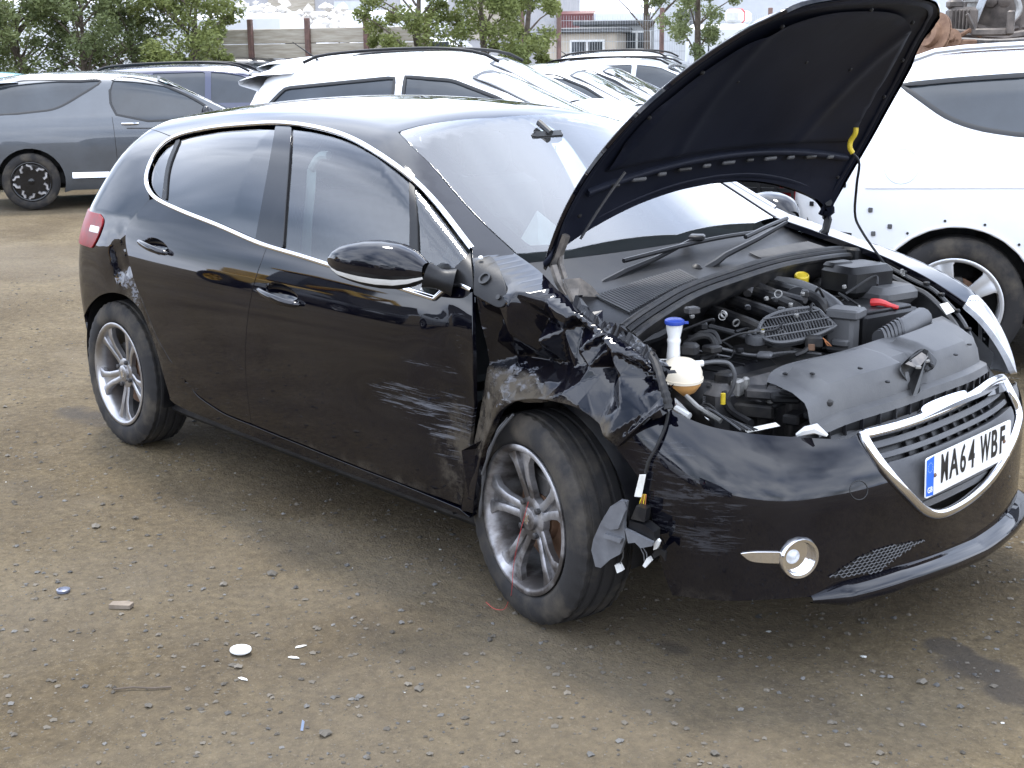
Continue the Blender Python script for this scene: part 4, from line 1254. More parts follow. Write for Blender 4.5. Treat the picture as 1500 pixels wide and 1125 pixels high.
# ---- wheels
def make_wheel(parent, center, out_dir, R=.3105, W=.195, RR=.213, rim_m=None, spokes=5, style='double', name='wheel', roll=0.0, detail=True, nseg=120, hub_emblem=True, tilt=0.0):
    """wheel > tyre, rim (> ...): local +z is the outward axle direction"""
    e = bpy.data.objects.new(name, None); COL.objects.link(e); e.parent = parent
    e.empty_display_size = .1
    M = frame(center, out_dir, (0, 0, 1)); e.matrix_local = M @ Matrix.Rotation(roll, 4, 'Z')
    h = W / 2
    prof = [(RR - .012, -h * .55), (RR, -h * .80), (RR + .012, -h * .93), (RR + .045, -h * 1.0), (R - .035, -h * .97), (R - .014, -h * .90), (R - .005, -h * .80)]
    gro = [-.62, -.22, .22, .62]
    zs = [-.78]
    for g in gro: zs += [g - .075, g - .06, g + .06, g + .075]
    zs += [.78]
    tread = []
    for i, z in enumerate(zs):
        crown = .004 * (z * z)
        tread.append((R - crown - (.007 if (i - 1) % 4 in (1, 2) and 0 < i < len(zs) - 1 else 0), z * h))
    prof = prof + tread + [(R - .005, h * .80), (R - .014, h * .90), (R - .035, h * .97), (R - .055, h * 1.0), (RR + .030, h * .985), (RR + .018, h * .96), (RR + .012, h * .90), (RR, h * .80), (RR - .012, h * .55)]
    n = nseg; V = []; Fc = []
    flat = 0.0
    for r, z in prof:
        sh = abs(z) > h * .60 and r > R - .03
        for k in range(n):
            a = 2 * math.pi * k / n
            rr = r - (.0045 if detail and sh and k % 3 == 0 else 0)
            V.append((rr * math.cos(a), rr * math.sin(a), z))
    m_ = len(prof)
    for i in range(m_ - 1):
        for k in range(n): k2 = (k + 1) % n; Fc.append((i * n + k, i * n + k2, (i + 1) * n + k2, (i + 1) * n + k))
    ty = sharp(new_obj('tyre', V, Fc, M_TYRE, e), 40)
    q = MB()
    q.lathe([(RR + .007, h * .90), (RR + .008, h * .96), (RR + .002, h * .985), (RR - .006, h * .965), (RR - .012, h * .90), (RR - .020, h * .55), (RR - .024, 0), (RR - .022, -h * .8), (RR - .016, -h * .8), (RR - .016, 0), (RR - .012, h * .55), (RR + .002, h * .86)], 64, closed=True)
    zf = h * .86
    if style == 'double':
        for s in range(spokes):
            a0 = 2 * math.pi * s / spokes + math.pi / 2
            for sg in (-1, 1):
                pts = []
                for r, da, w, z in ((.040, .30, .026, zf - .026), (.080, .185, .024, zf - .020), (.125, .150, .023, zf - .010), (.165, .165, .026, zf - .004), (RR - .008, .225, .048, zf - .003)):
                    a = a0 + sg * da; c = Vector((r * math.cos(a), r * math.sin(a), z)); t = Vector((-math.sin(a), math.cos(a), 0))
                    pts.append([c - t * w / 2 - Vector((0, 0, .022)), c - t * w / 2 - Vector((0, 0, .003)), c - t * w * .3, c + t * w * .3, c + t * w / 2 - Vector((0, 0, .003)), c + t * w / 2 - Vector((0, 0, .022))])
                q.grid(pts)
            # recessed web between the two bars, near the rim end
            wb = []
            for r, da, z in ((.070, .15, zf - .036), (.125, .13, zf - .026), (.165, .15, zf - .020), (RR - .010, .20, zf - .014)):
                wb.append([Vector((r * math.cos(a0 + da * f_), r * math.sin(a0 + da * f_), z)) for f_ in (-1, -.4, .4, 1)])
            q.grid(wb)
    elif style == 'split5':                                  # five broad tapering spokes
        for s in range(spokes):
            a0 = 2 * math.pi * s / spokes + math.pi / 2
            pts = []
            for r, w, z in ((.045, .070, zf - .022), (.09, .068, zf - .012), (.14, .080, zf - .004), (RR - .035, .105, zf), (RR - .008, .165, zf - .004)):
                c = Vector((r * math.cos(a0), r * math.sin(a0), z)); t = Vector((-math.sin(a0), math.cos(a0), 0))
                pts.append([c - t * w / 2 - Vector((0, 0, .03)), c - t * w / 2 - Vector((0, 0, .003)), c - t * w * .38, c - t * w * .12 - Vector((0, 0, .007)), c + t * w * .12 - Vector((0, 0, .007)), c + t * w * .38, c + t * w / 2 - Vector((0, 0, .003)), c + t * w / 2 - Vector((0, 0, .03))])
            q.grid(pts)
    elif style == 'claw':                                    # dark disc with bright claw marks by the rim
        q.lathe([(RR - .014, zf - .018), (.14, zf - .016), (.05, zf - .02), (.001, zf - .02)], 40)
    q.lathe([(.066, zf - .045), (.064, zf - .024), (.050, zf - .019), (.036, zf - .020), (.034, zf - .012), (.028, zf - .009), (.001, zf - .008)], 28)
    rim = q.build('rim', rim_m or M_RIM, e, deg=42)
    if style == 'claw':
        for s in range(spokes):
            a0 = 2 * math.pi * (s + .5) / spokes + math.pi / 2
            for sg in (-1, 1):
                q = MB(); q.tube([(r * math.cos(a0 + sg * d), r * math.sin(a0 + sg * d), zf - .012) for r, d in ((RR - .012, .50), (RR - .03, .46), (RR - .04, .28), (RR - .075, .18))], .019, 6)
                q.build('claw', M_RIM, rim)
    nb_ = 5 if style == 'split5' else 4
    for k in range(nb_ if detail else 0):
        a = 2 * math.pi * (k + .5) / nb_; q = MB()
        q.lathe([(.0095, zf - .030), (.0095, zf - .012), (.006, zf - .010), (.001, zf - .010)], 8, Matrix.Translation((.054 * math.cos(a), .054 * math.sin(a), 0)))
        q.build('wheel_bolt', M_DARKMET, rim)
    if hub_emblem:
        q = MB(); sp_ = [(-.010, -.016), (-.004, -.018), (-.002, -.008), (.006, -.017), (.011, -.016), (.006, -.004), (.009, .004), (.014, .010), (.008, .013), (.002, .017), (-.006, .015), (-.003, .009), (-.011, .006), (-.012, .001), (-.004, .0)]
        q.prism(sp_, .0012, Matrix.Translation((0, 0, zf - .0085)) @ Matrix.Rotation(math.pi / 2 - roll * 0, 4, 'Z')); q.build('hub_emblem', M_CHROME, rim)
    # brake disc and drum behind
    q = MB(); q.lathe([(.135, -.005), (.135, .008), (.070, .010), (.068, .03), (.001, .032)], 32)
    q.build('brake_disc', M_RUST, e)
    q = MB(); q.box((.10, .02, .005), (.07, .12, .06), bev=.01); q.build('brake_caliper', M_DARKMET, e)
    return e


STEER = -.184
make_wheel(CAR, (-2.538, -.735, .308), (0, -1, .02), roll=.35)
make_wheel(CAR, (0.012, -.735, .306), (math.sin(STEER) * 1.0, -math.cos(STEER), .015), rim_m=M_RIMDARK, roll=-.12)
make_wheel(CAR, (-2.538, .735, .308), (0, 1, 0), nseg=72)
make_wheel(CAR, (0.03, .735, .308), (.18, 1, 0), nseg=72)

# wheel-arch liners and dark underbody
def liner(cx, sgn, r=.36, x0=None, z0=.308):
    q = MB(); rows = []
    for y in (.845, .60, .50):
        rows.append([(cx + r * math.cos(a), sgn * (y if y < .8 else .80), z0 + .03 + r * math.sin(a)) for a in np.linspace(-.35, math.pi + .35, 26)])
    q.grid(rows); q.add([rows[2][i] for i in range(26)] , [tuple(range(26))])
    return q.build('wheel_arch_liner', M_PLASTIC, CAR)


for sg in (-1, 1):
    liner(-2.538, sg, .352); 
    if sg > 0: liner(.0, sg, .37)
q = MB(); rows = []
for y in (-.80, -.60, -.50):
    rows.append([(0.02 + .385 * math.cos(a), y + .0, .335 + .355 * math.sin(a)) for a in np.linspace(-.2, math.pi + .3, 24)])
q.grid(rows); q.add([rows[2][i] for i in range(24)], [tuple(range(24))]); q.build('wheel_arch_liner', M_PLASTIC, CAR)
q = MB(); q.box((-1.25, 0, .21), (2.0, 1.50, .06), bev=.02); q.box((-2.55, 0, .26), (.95, 1.0, .10), bev=.02); q.box((.15, 0, .24), (1.1, .98, .06), bev=.02)
q.build('underbody', M_RUBBER, CAR)

# ---- door mirror: loft from the door outwards
def mirror_loft(sgn, parent):
    A = np.array([-.345, -.880, 1.000]); B = np.array([-.650, -1.010, 1.008])
    ax = B - A; L = np.linalg.norm(ax); ax /= L
    fwd = np.cross(ax, [0, 0, 1.0]); fwd /= np.linalg.norm(fwd)
    if fwd[0] < 0: fwd = -fwd
    ss = [0, .04, .12, .25, .42, .58, .72, .84, .93, .98, 1.0]
    hh = Spl([0, .12, .35, .6, .8, .93, 1], [.026, .052, .071, .068, .054, .036, .014]); dd = Spl([0, .12, .4, .7, .9, 1], [.03, .055, .075, .062, .038, .012])
    cz = Spl([0, .3, .6, 1], [-.004, .004, .006, .004])
    n = 36; G = []
    for s in ss:
        c = A + ax * L * s + np.array([0, 0, cz(s)])
        row = []
        for k in range(n):
            a = 2 * math.pi * k / n; ca, sa = math.cos(a), math.sin(a)
            e_ = .8
            row.append(c + fwd * dd(s) * np.sign(ca) * abs(ca)**e_ + np.array([0, 0, 1]) * hh(s) * np.sign(sa) * abs(sa)**e_ * (1 if sa > 0 else .95))
        G.append(row)
    G = np.array(G); G[..., 1] *= -sgn if sgn > 0 else 1
    e = bpy.data.objects.new('door_mirror', None); COL.objects.link(e); e.parent = parent

    def part(name, k0, k1, m, grow=0.0):
        cols = [k % n for k in range(k0, k1 + 1)]
        P = G[:, cols, :].copy()
        if grow:
            cen = G.mean(1, keepdims=True); P = cen + (P - cen) * (1 + grow)
        q = MB(); q.grid(P)
        if sgn > 0: q.f = [f[::-1] for f in q.f]
        return q.build(name, m, e, deg=70)
    part('mirror_cap', -1, 20, M_BLACK, .004); part('mirror_foot', 20, 35, M_PLASTIC)
    lamp = part('indicator_strip', -4, -2, M_WHITEPL, .014)
    q = MB()
    st = [(-.36, -.87, .985), (-.33, -.845, .972), (-.30, -.815, .962)]
    if sgn > 0: st = [(a, -b, c) for a, b, c in st]
    q.tube(catmull(st, False, 4), [.040, .037, .034, .032, .031, .032, .034, .038, .042], 14); q.build('mirror_stem', M_PLASTIC, e)
    return e


dm = mirror_loft(-1, CAR); mirror_loft(1, CAR)
q = MB(); q.lathe([(.004, 0), (.003, .004)], 8, frame(ony(617, 423, -.90), (.6, -.8, 0))); q.build('mirror_screw', M_WHITEPL, dm)

# ---- door handles
def handle(px, parent, cup):
    P = hit(catmull(px, False, 5), F_side); N = grad(F_side, P); n = len(P)
    t = np.linspace(0, 1, n); lift = .012 + .020 * np.sin(np.pi * t)
    C = P + N * lift[:, None]; C[0] = P[0] + N[0] * .004; C[-1] = P[-1] + N[-1] * .004
    T = np.gradient(C, axis=0); T /= np.linalg.norm(T, axis=1)[:, None]; B = np.cross(N, T)
    q = MB(); rows = []
    for i in range(n):
        w = .013 * (.55 + .45 * math.sin(math.pi * t[i]) ** .5 if 0 < t[i] < 1 else .35)
        rows.append([C[i] + B[i] * w * math.cos(a) + N[i] * .008 * math.sin(a) for a in np.linspace(0, 2 * math.pi, 13)])
    q.grid(rows); h = q.build('door_handle', M_BLACK, parent, deg=70)
    c = px_xz(cup); cc = c.mean(0)
    rx, rz = np.ptp(c[:, 0]) / 2, np.ptp(c[:, 1]) / 2

    def D(x, z): return -.030 * np.clip(1 - ((x - cc[0]) / rx)**2 - ((z - cc[1]) / rz)**2, 0, 1)**.6
    panel('handle_cup', c, map_xz(F_side, -1, D), M_BLACK, parent, sp=.008, offset=.0012, flange=0)


handle([(381, 423), (395, 430), (412, 437), (428, 443), (442, 447)], front_door, CUP_F)
handle([(206, 353), (216, 358), (228, 364), (240, 369), (249, 372)], rear_door, CUP_R)
# ---- open bonnet
HX, HZ_, BETA = -.074, 1.046, .851
BL = np.array([math.cos(BETA), 0, math.sin(BETA)]); BNRM = np.array([-math.sin(BETA), 0, math.cos(BETA)])


def bwid(l):
    t = np.asarray(l, float) / .86; return .653 - .253 * t + .4 * t * (1 - t)


def bon(w, l, off=0.0):
    """w across (car -y is negative), l forward from the hinge line, off above the skin"""
    w = np.asarray(w, float); l = np.asarray(l, float)
    t = l / .86
    sag = .236 * t * (1 - t) - .15 * np.clip(t - .97, 0, 1)
    crown = .042 * (1 - (w / .70)**2)
    edge = -.016 * np.clip((np.abs(w) - (bwid(l) - .05)) / .05, 0, 1)**2
    P = np.array([HX, 0, HZ_]) + l[..., None] * BL + (sag + crown + edge + off)[..., None] * BNRM
    P[..., 1] += w
    P[..., 0] += .028 * w                      # slightly askew on its bent hinge
    P[..., 2] += .024 * w
    return P


bon_half = [(0, .157), (.15, .150), (.30, .128), (.45, .092), (.58, .049), (.64, .012), (.655, -.018), (.655, -.018), (.664, .06), (.667, .20), (.655, .32), (.627, .43), (.585, .55), (.538, .645), (.48, .74), (.43, .82), (.38, .88), (.30, .925), (.18, .95), (.08, .957), (0, .958)]
rh = catmull(bon_half, False, 5)
bo = np.vstack([rh, (rh * np.array([-1, 1]))[::-1][1:-1]])
bonnet = panel('bonnet', bo, lambda w, l: bon(w, l), M_BLACK, CAR, sp=.035, flange=.012, flip=True)
bonnet['label'] = 'bonnet propped wide open, dark underside facing forward'
M_LINER = mat('bonnet_underside', (.005, .0065, .013), .5, col2=(.012, .014, .023), scale=3.5, spec=.15, bump=.0008, bump_scale=14)
bi = poly_offset(resample(bo, .02), .012)
inner = panel('inner_panel', bi, lambda w, l: bon(w, l, -.016 - .010 * np.clip((.20 - l - .1 * np.abs(w)) / .08, 0, 1)), M_LINER, bonnet, sp=.03, flange=0, flip=False)


def bpad(w, l):
    r = np.minimum(np.minimum((bwid(l) - .085 - np.abs(w)) / .03, (l - .295) / .025), (.885 - .30 * w * w - l) / .04)
    ribs = .006 * np.exp(-((np.abs(w) - .25 - .1 * l) / .03)**2) * np.clip(r, 0, 1)
    return bon(w, l, -.018 - .016 * np.clip(r, 0, 1)**.5 - ribs + .003 * np.sin(w * 9) * np.sin(l * 11))


po = catmull([(-.565, .295), (-.565, .295), (-.25, .31), (0, .315), (.25, .31), (.565, .295), (.565, .295), (.54, .45), (.48, .58), (.41, .70), (.34, .79), (.20, .86), (0, .88), (-.20, .86), (-.34, .79), (-.41, .70), (-.48, .58), (-.54, .45)], True, 5)
panel('liner_pad', po, bpad, M_LINER, bonnet, sp=.02, flange=0, flip=False)
# rim rail round the underside and the slotted beam near the hinges
er = poly_offset(resample(bo, .015), .028)
eP = bon(er[:, 0], er[:, 1], -.016)
band('edge_rail', eP, np.tile(-BNRM, (len(eP), 1)), .022, .004, M_LINER, bonnet, closed=True, lift=.0)
for k, w in enumerate(np.linspace(-.50, .50, 11)):
    l0 = .255 - .04 * w * w
    q = MB(); c = bon(np.array([w]), np.array([l0]), -.032)[0]
    Mb = Matrix(((0, BL[0], BNRM[0], c[0]), (1, 0, 0, c[1]), (0, BL[2], BNRM[2], c[2]), (0, 0, 0, 1)))
    q.box((0, 0, 0), (.060 if k % 2 else .035, .014, .010), M=Matrix.Identity(4), bev=.004)
    q.v = [tuple(Mb @ Vector(p_)) for p_ in q.v]
    q.build('beam_slot', M_GREYPL if k % 3 else M_INK, bonnet)
lb = np.stack([np.linspace(-.60, .60, 40), .275 - .045 * np.linspace(-1, 1, 40)**2], 1)
band('beam', bon(lb[:, 0], lb[:, 1], -.022), np.tile(-BNRM, (40, 1)), .020, .010, M_LINER, bonnet, lift=.0)
for w, l in ((-.54, .50), (-.46, .66), (-.30, .83), (.54, .50), (.46, .66), (.30, .83), (0, .90), (-.60, .16), (.60, .16), (-.25, .60), (.25, .62), (0, .66)):
    q = MB(); c = bon(np.array([w]), np.array([l]), -.034)[0]
    q.lathe([(.007, .004), (.007, .000), (.003, -.003), (.0005, -.003)], 10, frame(c, BNRM)); q.build('liner_clip', M_PLASTIC, bonnet)
cc = bon(np.linspace(-.56, -.50, 8), np.linspace(.08, .30, 8), -.040)
q = MB(); q.tube(cc, .004, 6); q.build('washer_hose', M_GREYPL, bonnet)

# hinges
M_HINGE = mat('hinge_steel', (.09, .085, .08), .55, metal=.5, col2=(.24, .21, .18), scale=25)
q = MB()
q.tube([bon(np.array([-.625]), np.array([.10]), -.03)[0], bon(np.array([-.635]), np.array([.0]), -.03)[0], ony(812, 392, -.66), ony(818, 412, -.655), ony(830, 432, -.645)], [.014, .016, .013, .013, .014], 6)
q.tube([bon(np.array([-.615]), np.array([.04]), -.03)[0], ony(822, 388, -.645), ony(828, 408, -.64)], [.009, .008, .008], 6); q.build('bonnet_hinge', M_HINGE, CAR)
q = MB(); q.tube([bon(np.array([.625]), np.array([.06]), -.03)[0], ony(1208, 305, .68), ony(1213, 322, .68), ony(1209, 338, .67), ony(1200, 345, .66)], .014, 6); q.build('bonnet_hinge', M_PLASTIC, CAR)
# rusty plate under the right hinge
pl = [ony(826, 409, -.66), ony(850, 407, -.60), ony(868, 420, -.57), ony(908, 468, -.50), ony(890, 478, -.52), ony(862, 468, -.58), ony(842, 446, -.64)]
pl2 = [p_ + np.array([0, .0, -.02]) for p_ in pl]
q = MB(); k = len(pl); q.add(pl + pl2, [tuple(range(k - 1, -1, -1)), tuple(range(k, 2 * k))] + [(i, (i + 1) % k, k + (i + 1) % k, k + i) for i in range(k)]); q.build('hinge_plate', M_HINGE, CAR, smooth=False)
pl = [ony(894, 478, -.53), ony(905, 462, -.50), ony(950, 448, -.42), ony(985, 450, -.36), ony(980, 485, -.36), ony(960, 500, -.40), ony(935, 497, -.44), ony(905, 500, -.5)]
pl2 = [p_ + np.array([-.02, .02, -.0]) for p_ in pl]
q = MB(); k = len(pl); q.add(pl + pl2, [tuple(range(k)), tuple(range(2 * k - 1, k - 1, -1))] + [((i + 1) % k, i, k + i, k + (i + 1) % k) for i in range(k)]); q.build('bulkhead_end_plate', M_HINGE, CAR, smooth=False)

# prop rod with yellow grip
rodp = [ony(1254, 187, .50), ony(1253, 195, .50), ony(1246, 207, .50), ony(1245, 216, .50), ony(1249, 224, .51), ony(1258, 236, .52), ony(1255, 270, .55), ony(1253, 318, .58), ony(1262, 338, .59), ony(1296, 387, .62)]
rp_ = catmull(rodp, False, 5)
q = MB(); q.tube(rp_[:21], .0085, 10); rod = q.build('prop_rod_grip', M_YELLOW, CAR)
q = MB(); q.tube(rp_[19:], .0045, 8); q.build('prop_rod', M_PLASTIC, CAR)

# ---- scuttle, rails, wipers
yy = np.linspace(-.68, .68, 36)
def ws_foot(y): return -.112 - .26 * y * y
rail_y = [-.72, -.62, -.45, -.28, -.05, .13, .35, .52, .66, .72]
RX = Spl(rail_y, [.245, .215, .165, .118, .085, .062, .035, .028, .045, .07]); RZ = Spl(rail_y, [.865, .885, .908, .925, .940, .948, .948, .944, .938, .932])
rows = []
for t in np.linspace(0, 1, 6):
    rows.append([(ws_foot(y) * (1 - t) + (RX(y) - .01) * t - .0, y, (1.018 - .02 * abs(y)) * (1 - t) + (RZ(y) - .002) * t - .012 * math.sin(math.pi * t)) for y in yy])
q = MB(); q.grid(rows); scuttle = q.build('scuttle_panel', M_PLASTIC, CAR, deg=60)
for (y0, y1) in ((-.56, -.16), (.22, .60)):                 # vent slots
    q = MB()
    for y in np.arange(y0, y1, .0135):
        a = np.array([ws_foot(y) * .42 + (RX(y) - .01) * .58, y, (1.018 - .02 * abs(y)) * .42 + RZ(y) * .58 - .008]); b = np.array([ws_foot(y) * .06 + (RX(y) - .01) * .94, y, 1.018 * .06 + RZ(y) * .94 - .000])
        q.tube([a, b], .0035, 4)
    q.build('vent_grille', M_GREYPL, scuttle)
for k, (dx, dz, r) in enumerate(((.0, .004, .010), (.020, -.004, .009), (.040, -.016, .012))):
    q = MB(); q.tube([(RX(y) + dx, y, RZ(y) + dz) for y in np.linspace(-.66, .70, 40)], r, 8); q.build('bonnet_seal', M_DUSTY if k != 1 else M_RUBBER, CAR)
q = MB(); rows = [[(RX(y) + .040, y, RZ(y) - .02) for y in yy], [(RX(y) + .03, y, RZ(y) - .06) for y in yy], [(RX(y) - .03, y, RZ(y) - .10) for y in yy], [(-.06, y, .70) for y in yy], [(-.08, y, .30) for y in yy]]
q.grid(rows); q.build('bulkhead', M_DUSTY, CAR, deg=60)
q = MB(); c = np.array([RX(.68) + .02, .68, RZ(.68) - .01]); q.box(c, (.07, .09, .05), bev=.008); q.build('seal_end_block', M_PLASTIC, CAR)


def on_ws(u, v, lift=.0):
    P = hit([(u, v)], lambda x, y, z: a_ws(x, y, z))[0]; return P + grad(a_ws, [P])[0] * lift


wip = [on_ws(912, 387, .012), on_ws(960, 376, .016), on_ws(1010, 364, .018), on_ws(1060, 353, .016), on_ws(1106, 344, .010)]
q = MB(); q.tube(catmull(wip, False, 4), .0075, 6); wb1 = q.build('wiper_blade', M_PLASTIC, CAR)
q = MB(); q.box(on_ws(1017, 358, .026), (.05, .05, .018), rz=.6, bev=.005); q.build('blade_joint', M_PLASTIC, wb1)
q = MB(); q.tube([ony(868, 430, -.50), ony(884, 415, -.46), ony(915, 398, -.36), ony(962, 378, -.20), on_ws(1017, 358, .026)], [.012, .013, .010, .008, .006], 6); q.build('wiper_arm', M_PLASTIC, CAR)
q = MB(); q.tube([ony(1010, 398, -.10), ony(1030, 396, -.05), ony(1048, 385, .0), ony(1062, 374, .05), ony(1110, 350, .22), ony(1152, 326, .38)], [.014, .014, .012, .010, .008, .007], 6); q.build('wiper_arm', M_PLASTIC, CAR)
q = MB(); q.lathe([(.018, 0), (.018, .012), (.008, .02), (.001, .021)], 12, frame(ony(1020, 396, -.08), (.2, 0, 1))); q.build('wiper_nut_cap', M_PLASTIC, CAR)
wip = [on_ws(1090, 352, .012), on_ws(1120, 338, .014), on_ws(1150, 325, .014)]
q = MB(); q.tube(catmull(wip, False, 4), .0075, 6); q.build('wiper_blade', M_PLASTIC, CAR)

# ---- engine bay
q = MB(); q.box((.30, 0, .33), (.85, 1.20, .04)); q.build('bay_floor', M_RUBBER, CAR)
for sg in (-1, 1):
    q = MB(); rows = []
    for x in np.linspace(-.15, .62, 10):
        zt = float(HOODZ(x)) - (.05 if sg > 0 else .10)
        rows.append([(x, sg * .655, zt), (x, sg * .63, zt - .06), (x, sg * .60, .60), (x, sg * .57, .34)])
    q.grid(rows); q.build('inner_wing', M_DUSTY if sg < 0 else M_PLASTIC, CAR)
# gutter along the left wing, with clips
q = MB(); gl = catmull([ony(1290, 382, .64), ony(1345, 411, .645), ony(1366, 421, .64), ony(1389, 442, .635), ony(1410, 467, .62), ony(1424, 495, .60)], False, 5) - np.array([0, 0, .006])
q.tube(gl, .007, 6); q.tube(gl + np.array([-.01, -.022, -.014]), .009, 6); gut = q.build('wing_gutter', M_GREYPL, CAR)
for i in range(3, len(gl) - 2, 5):
    q = MB(); q.box(gl[i] + np.array([0, -.004, .010]), (.02, .016, .012), bev=.003); q.build('gutter_clip', M_PLASTIC, gut)
# strut tower tops
for y in (-.56, .56):
    q = MB(); q.lathe([(.11, .70), (.105, .80), (.07, .83), (.03, .835), (.02, .85), (.001, .852)], 20, Matrix.Translation((.02, y, 0))); q.build('strut_tower', M_DARKMET, CAR)

# engine block with head cover
q = MB(); q.box((.22, -.13, .52), (.36, .60, .36), bev=.03); q.box((.30, .30, .46), (.30, .30, .26), bev=.06)
for k in range(7): q.box((.405, -.36 + k * .075, .50), (.03, .02, .28), bev=.005)
q.build('engine_block', M_DARKMET, CAR)
q = MB(); hc = ony(1075, 540, -.25)
q.box(hc + np.array([-.06, .02, -.045]), (.21, .32, .11), rz=0, bev=.025)
for k in range(5): q.box(hc + np.array([-.06, -.10 + .06 * k, .012]), (.17, .008, .008), bev=.002)
head = q.build('cylinder_head_cover', M_PLASTIC, CAR)
oc = ony(1107, 492, -.16)
q = MB(); q.lathe([(.030, -.02), (.030, .0), (.027, .008), (.020, .010), (.001, .010)], 20, frame(oc, (.15, -.1, 1))); q.box(oc + np.array([0, 0, .013]), (.016, .050, .010), rz=.4, bev=.003); cap = q.build('oil_filler_cap', M_GREYPL, head)
q = MB(); q.box(ony(1117, 483, -.145), (.012, .010, .004)); q.build('cap_mark', M_YELLOW, cap)
q = MB(); q.box(ony(1120, 520, -.22), (.045, .05, .014), rz=.5, bev=.005); q.build('coil_connector', M_GREYPL, head)

# intake runners
mani = bpy.data.objects.new('intake_manifold', None); COL.objects.link(mani); mani.parent = CAR
for k, (a, b, y0, y1) in enumerate((((1030, 457), (1122, 488), -.06, -.12), ((1055, 441), (1148, 470), .03, -.03), ((1085, 427), (1172, 456), .12, .06), ((1108, 418), (1200, 442), .20, .16))):
    A_, B_ = ony(*a, y0), ony(*b, y1); md = (A_ + B_) / 2 + np.array([0, 0, .012])
    q = MB(); q.tube(catmull([A_ + np.array([-.03, 0, -.06]), A_, md, B_, B_ + np.array([.03, 0, -.03])], False, 4), .020, 10); q.build('runner', M_DUSTY, mani)
q = MB(); q.tube([ony(1105, 415, .12), ony(1135, 428, .12), ony(1180, 440, .10)], .011, 8); q.tube([ony(1095, 430, .05), ony(1100, 412, .10)], .014, 8); q.build('fuel_rail', M_DARKMET, mani)
q = MB(); q.tube([ony(1040, 478, -.15), ony(1075, 487, -.16), ony(1110, 500, -.17)], .008, 6); q.build('manifold_edge', M_GREYPL, mani)
# ribbed leaf-shaped cover
lf_px = catmull([(1112, 482), (1120, 468), (1140, 458), (1170, 452), (1195, 452), (1207, 462), (1224, 477), (1224, 477), (1200, 489), (1165, 499), (1135, 501), (1118, 494)], True, 4)
LC = ony(1168, 478, -.06); LNR = np.array([.42, -.40, .81]); LNR /= np.linalg.norm(LNR)
LFM = np.array(frame(LC, LNR, (.7, .7, 0)))
LI = np.linalg.inv(LFM)
def l2(u, v): return (LI @ np.append(onplane(u, v, LC, LNR), 1))[:2]
def l3(p_, h=0.0): return (LFM @ np.array([p_[0], p_[1], h, 1]))[:3]
L2 = np.array([l2(u, v) for u, v in lf_px])
q = MB(); n_ = len(L2); q.tube([l3(p_) for p_ in np.vstack([L2, L2[:2]])], .006, 6, False); leaf = q.build('ribbed_cover', M_GREYPL, CAR)
q = MB(); q.add([l3(p_, -.022) for p_ in L2], [tuple(range(n_))]); q.build('cover_floor', M_INK, leaf)
axl = l2(1224, 470) - l2(1114, 488); axl /= np.linalg.norm(axl); pr = np.array([-axl[1], axl[0]]); c0 = L2.mean(0)
def clipline(p0, d):
    ts = []
    for a, b in zip(L2, np.roll(L2, -1, 0)):
        M_ = np.array([d, -(b - a)]).T
        if abs(np.linalg.det(M_)) < 1e-12: continue
        t, s = np.linalg.solve(M_, a - p0)
        if 0 <= s <= 1: ts.append(t)
    return (min(ts), max(ts)) if len(ts) >= 2 else None
for k in range(-14, 15):
    p0 = c0 + axl * k * .0092; c_ = clipline(p0, pr)
    if c_ is None or c_[1] - c_[0] < .012: continue
    A_ = p0 + pr * c_[0]; B_ = p0 + pr * c_[1]; m_ = (A_ + B_) / 2
    q = MB(); q.tube([l3(A_), l3(m_, .008), l3(B_)], .0019, 4); q.build('rib', M_GREYPL, leaf)
for k in (-.035, 0, .035):
    p0 = c0 + pr * k; c_ = clipline(p0, axl)
    if c_:
        q = MB(); q.tube([l3(p0 + axl * t, .006) for t in np.linspace(c_[0], c_[1], 6)], .003, 5); q.build('spine', M_GREYPL, leaf)
# throttle hose, air box
q = MB(); q.tube(catmull([ony(1095, 408, .20), ony(1130, 415, .22), ony(1165, 420, .24), ony(1195, 432, .22), ony(1222, 450, .18), ony(1236, 468, .14)], False, 5), .026, 14)
q.build('intake_hose', M_GREYPL, CAR)
q = MB(); q.lathe([(.034, -.02), (.036, 0), (.034, .02), (.030, .024), (.001, .026)], 20, frame(ony(1168, 438, .16), (.3, -.8, .5))); q.build('throttle_body', M_DUSTY, CAR)
ab = ony(1238, 488, .06)
q = MB(); q.box(ab + np.array([-.03, .03, .0]), (.085, .07, .13), rz=.25, bev=.010); q.box(ab + np.array([-.02, .03, .055]), (.10, .085, .03), rz=.25, bev=.006); q.box(ab + np.array([-.02, .03, -.03]), (.05, .10, .02), rz=.25, bev=.004); q.build('air_box', M_GREYPL, CAR)
q = MB(); q.box(ony(1192, 500, -.06), (.05, .04, .035), rz=.7, bev=.006); q.tube([ony(1188, 505, -.07), ony(1178, 515, -.10), ony(1165, 520, -.12)], .008, 6); sens = q.build('sensor_plug', M_DUSTY, CAR)
q = MB(); q.box(ony(1189, 508, -.078), (.018, .018, .018), rz=.5); q.build('plug_lock', M_RUST, sens)
q = MB(); q.tube([ony(1205, 495, -.03), ony(1214, 503, -.03), ony(1218, 507, -.03), ony(1212, 506, -.035), ony(1208, 499, -.04)], .0022, 5); q.build('copper_wire', M_COPPER, CAR)
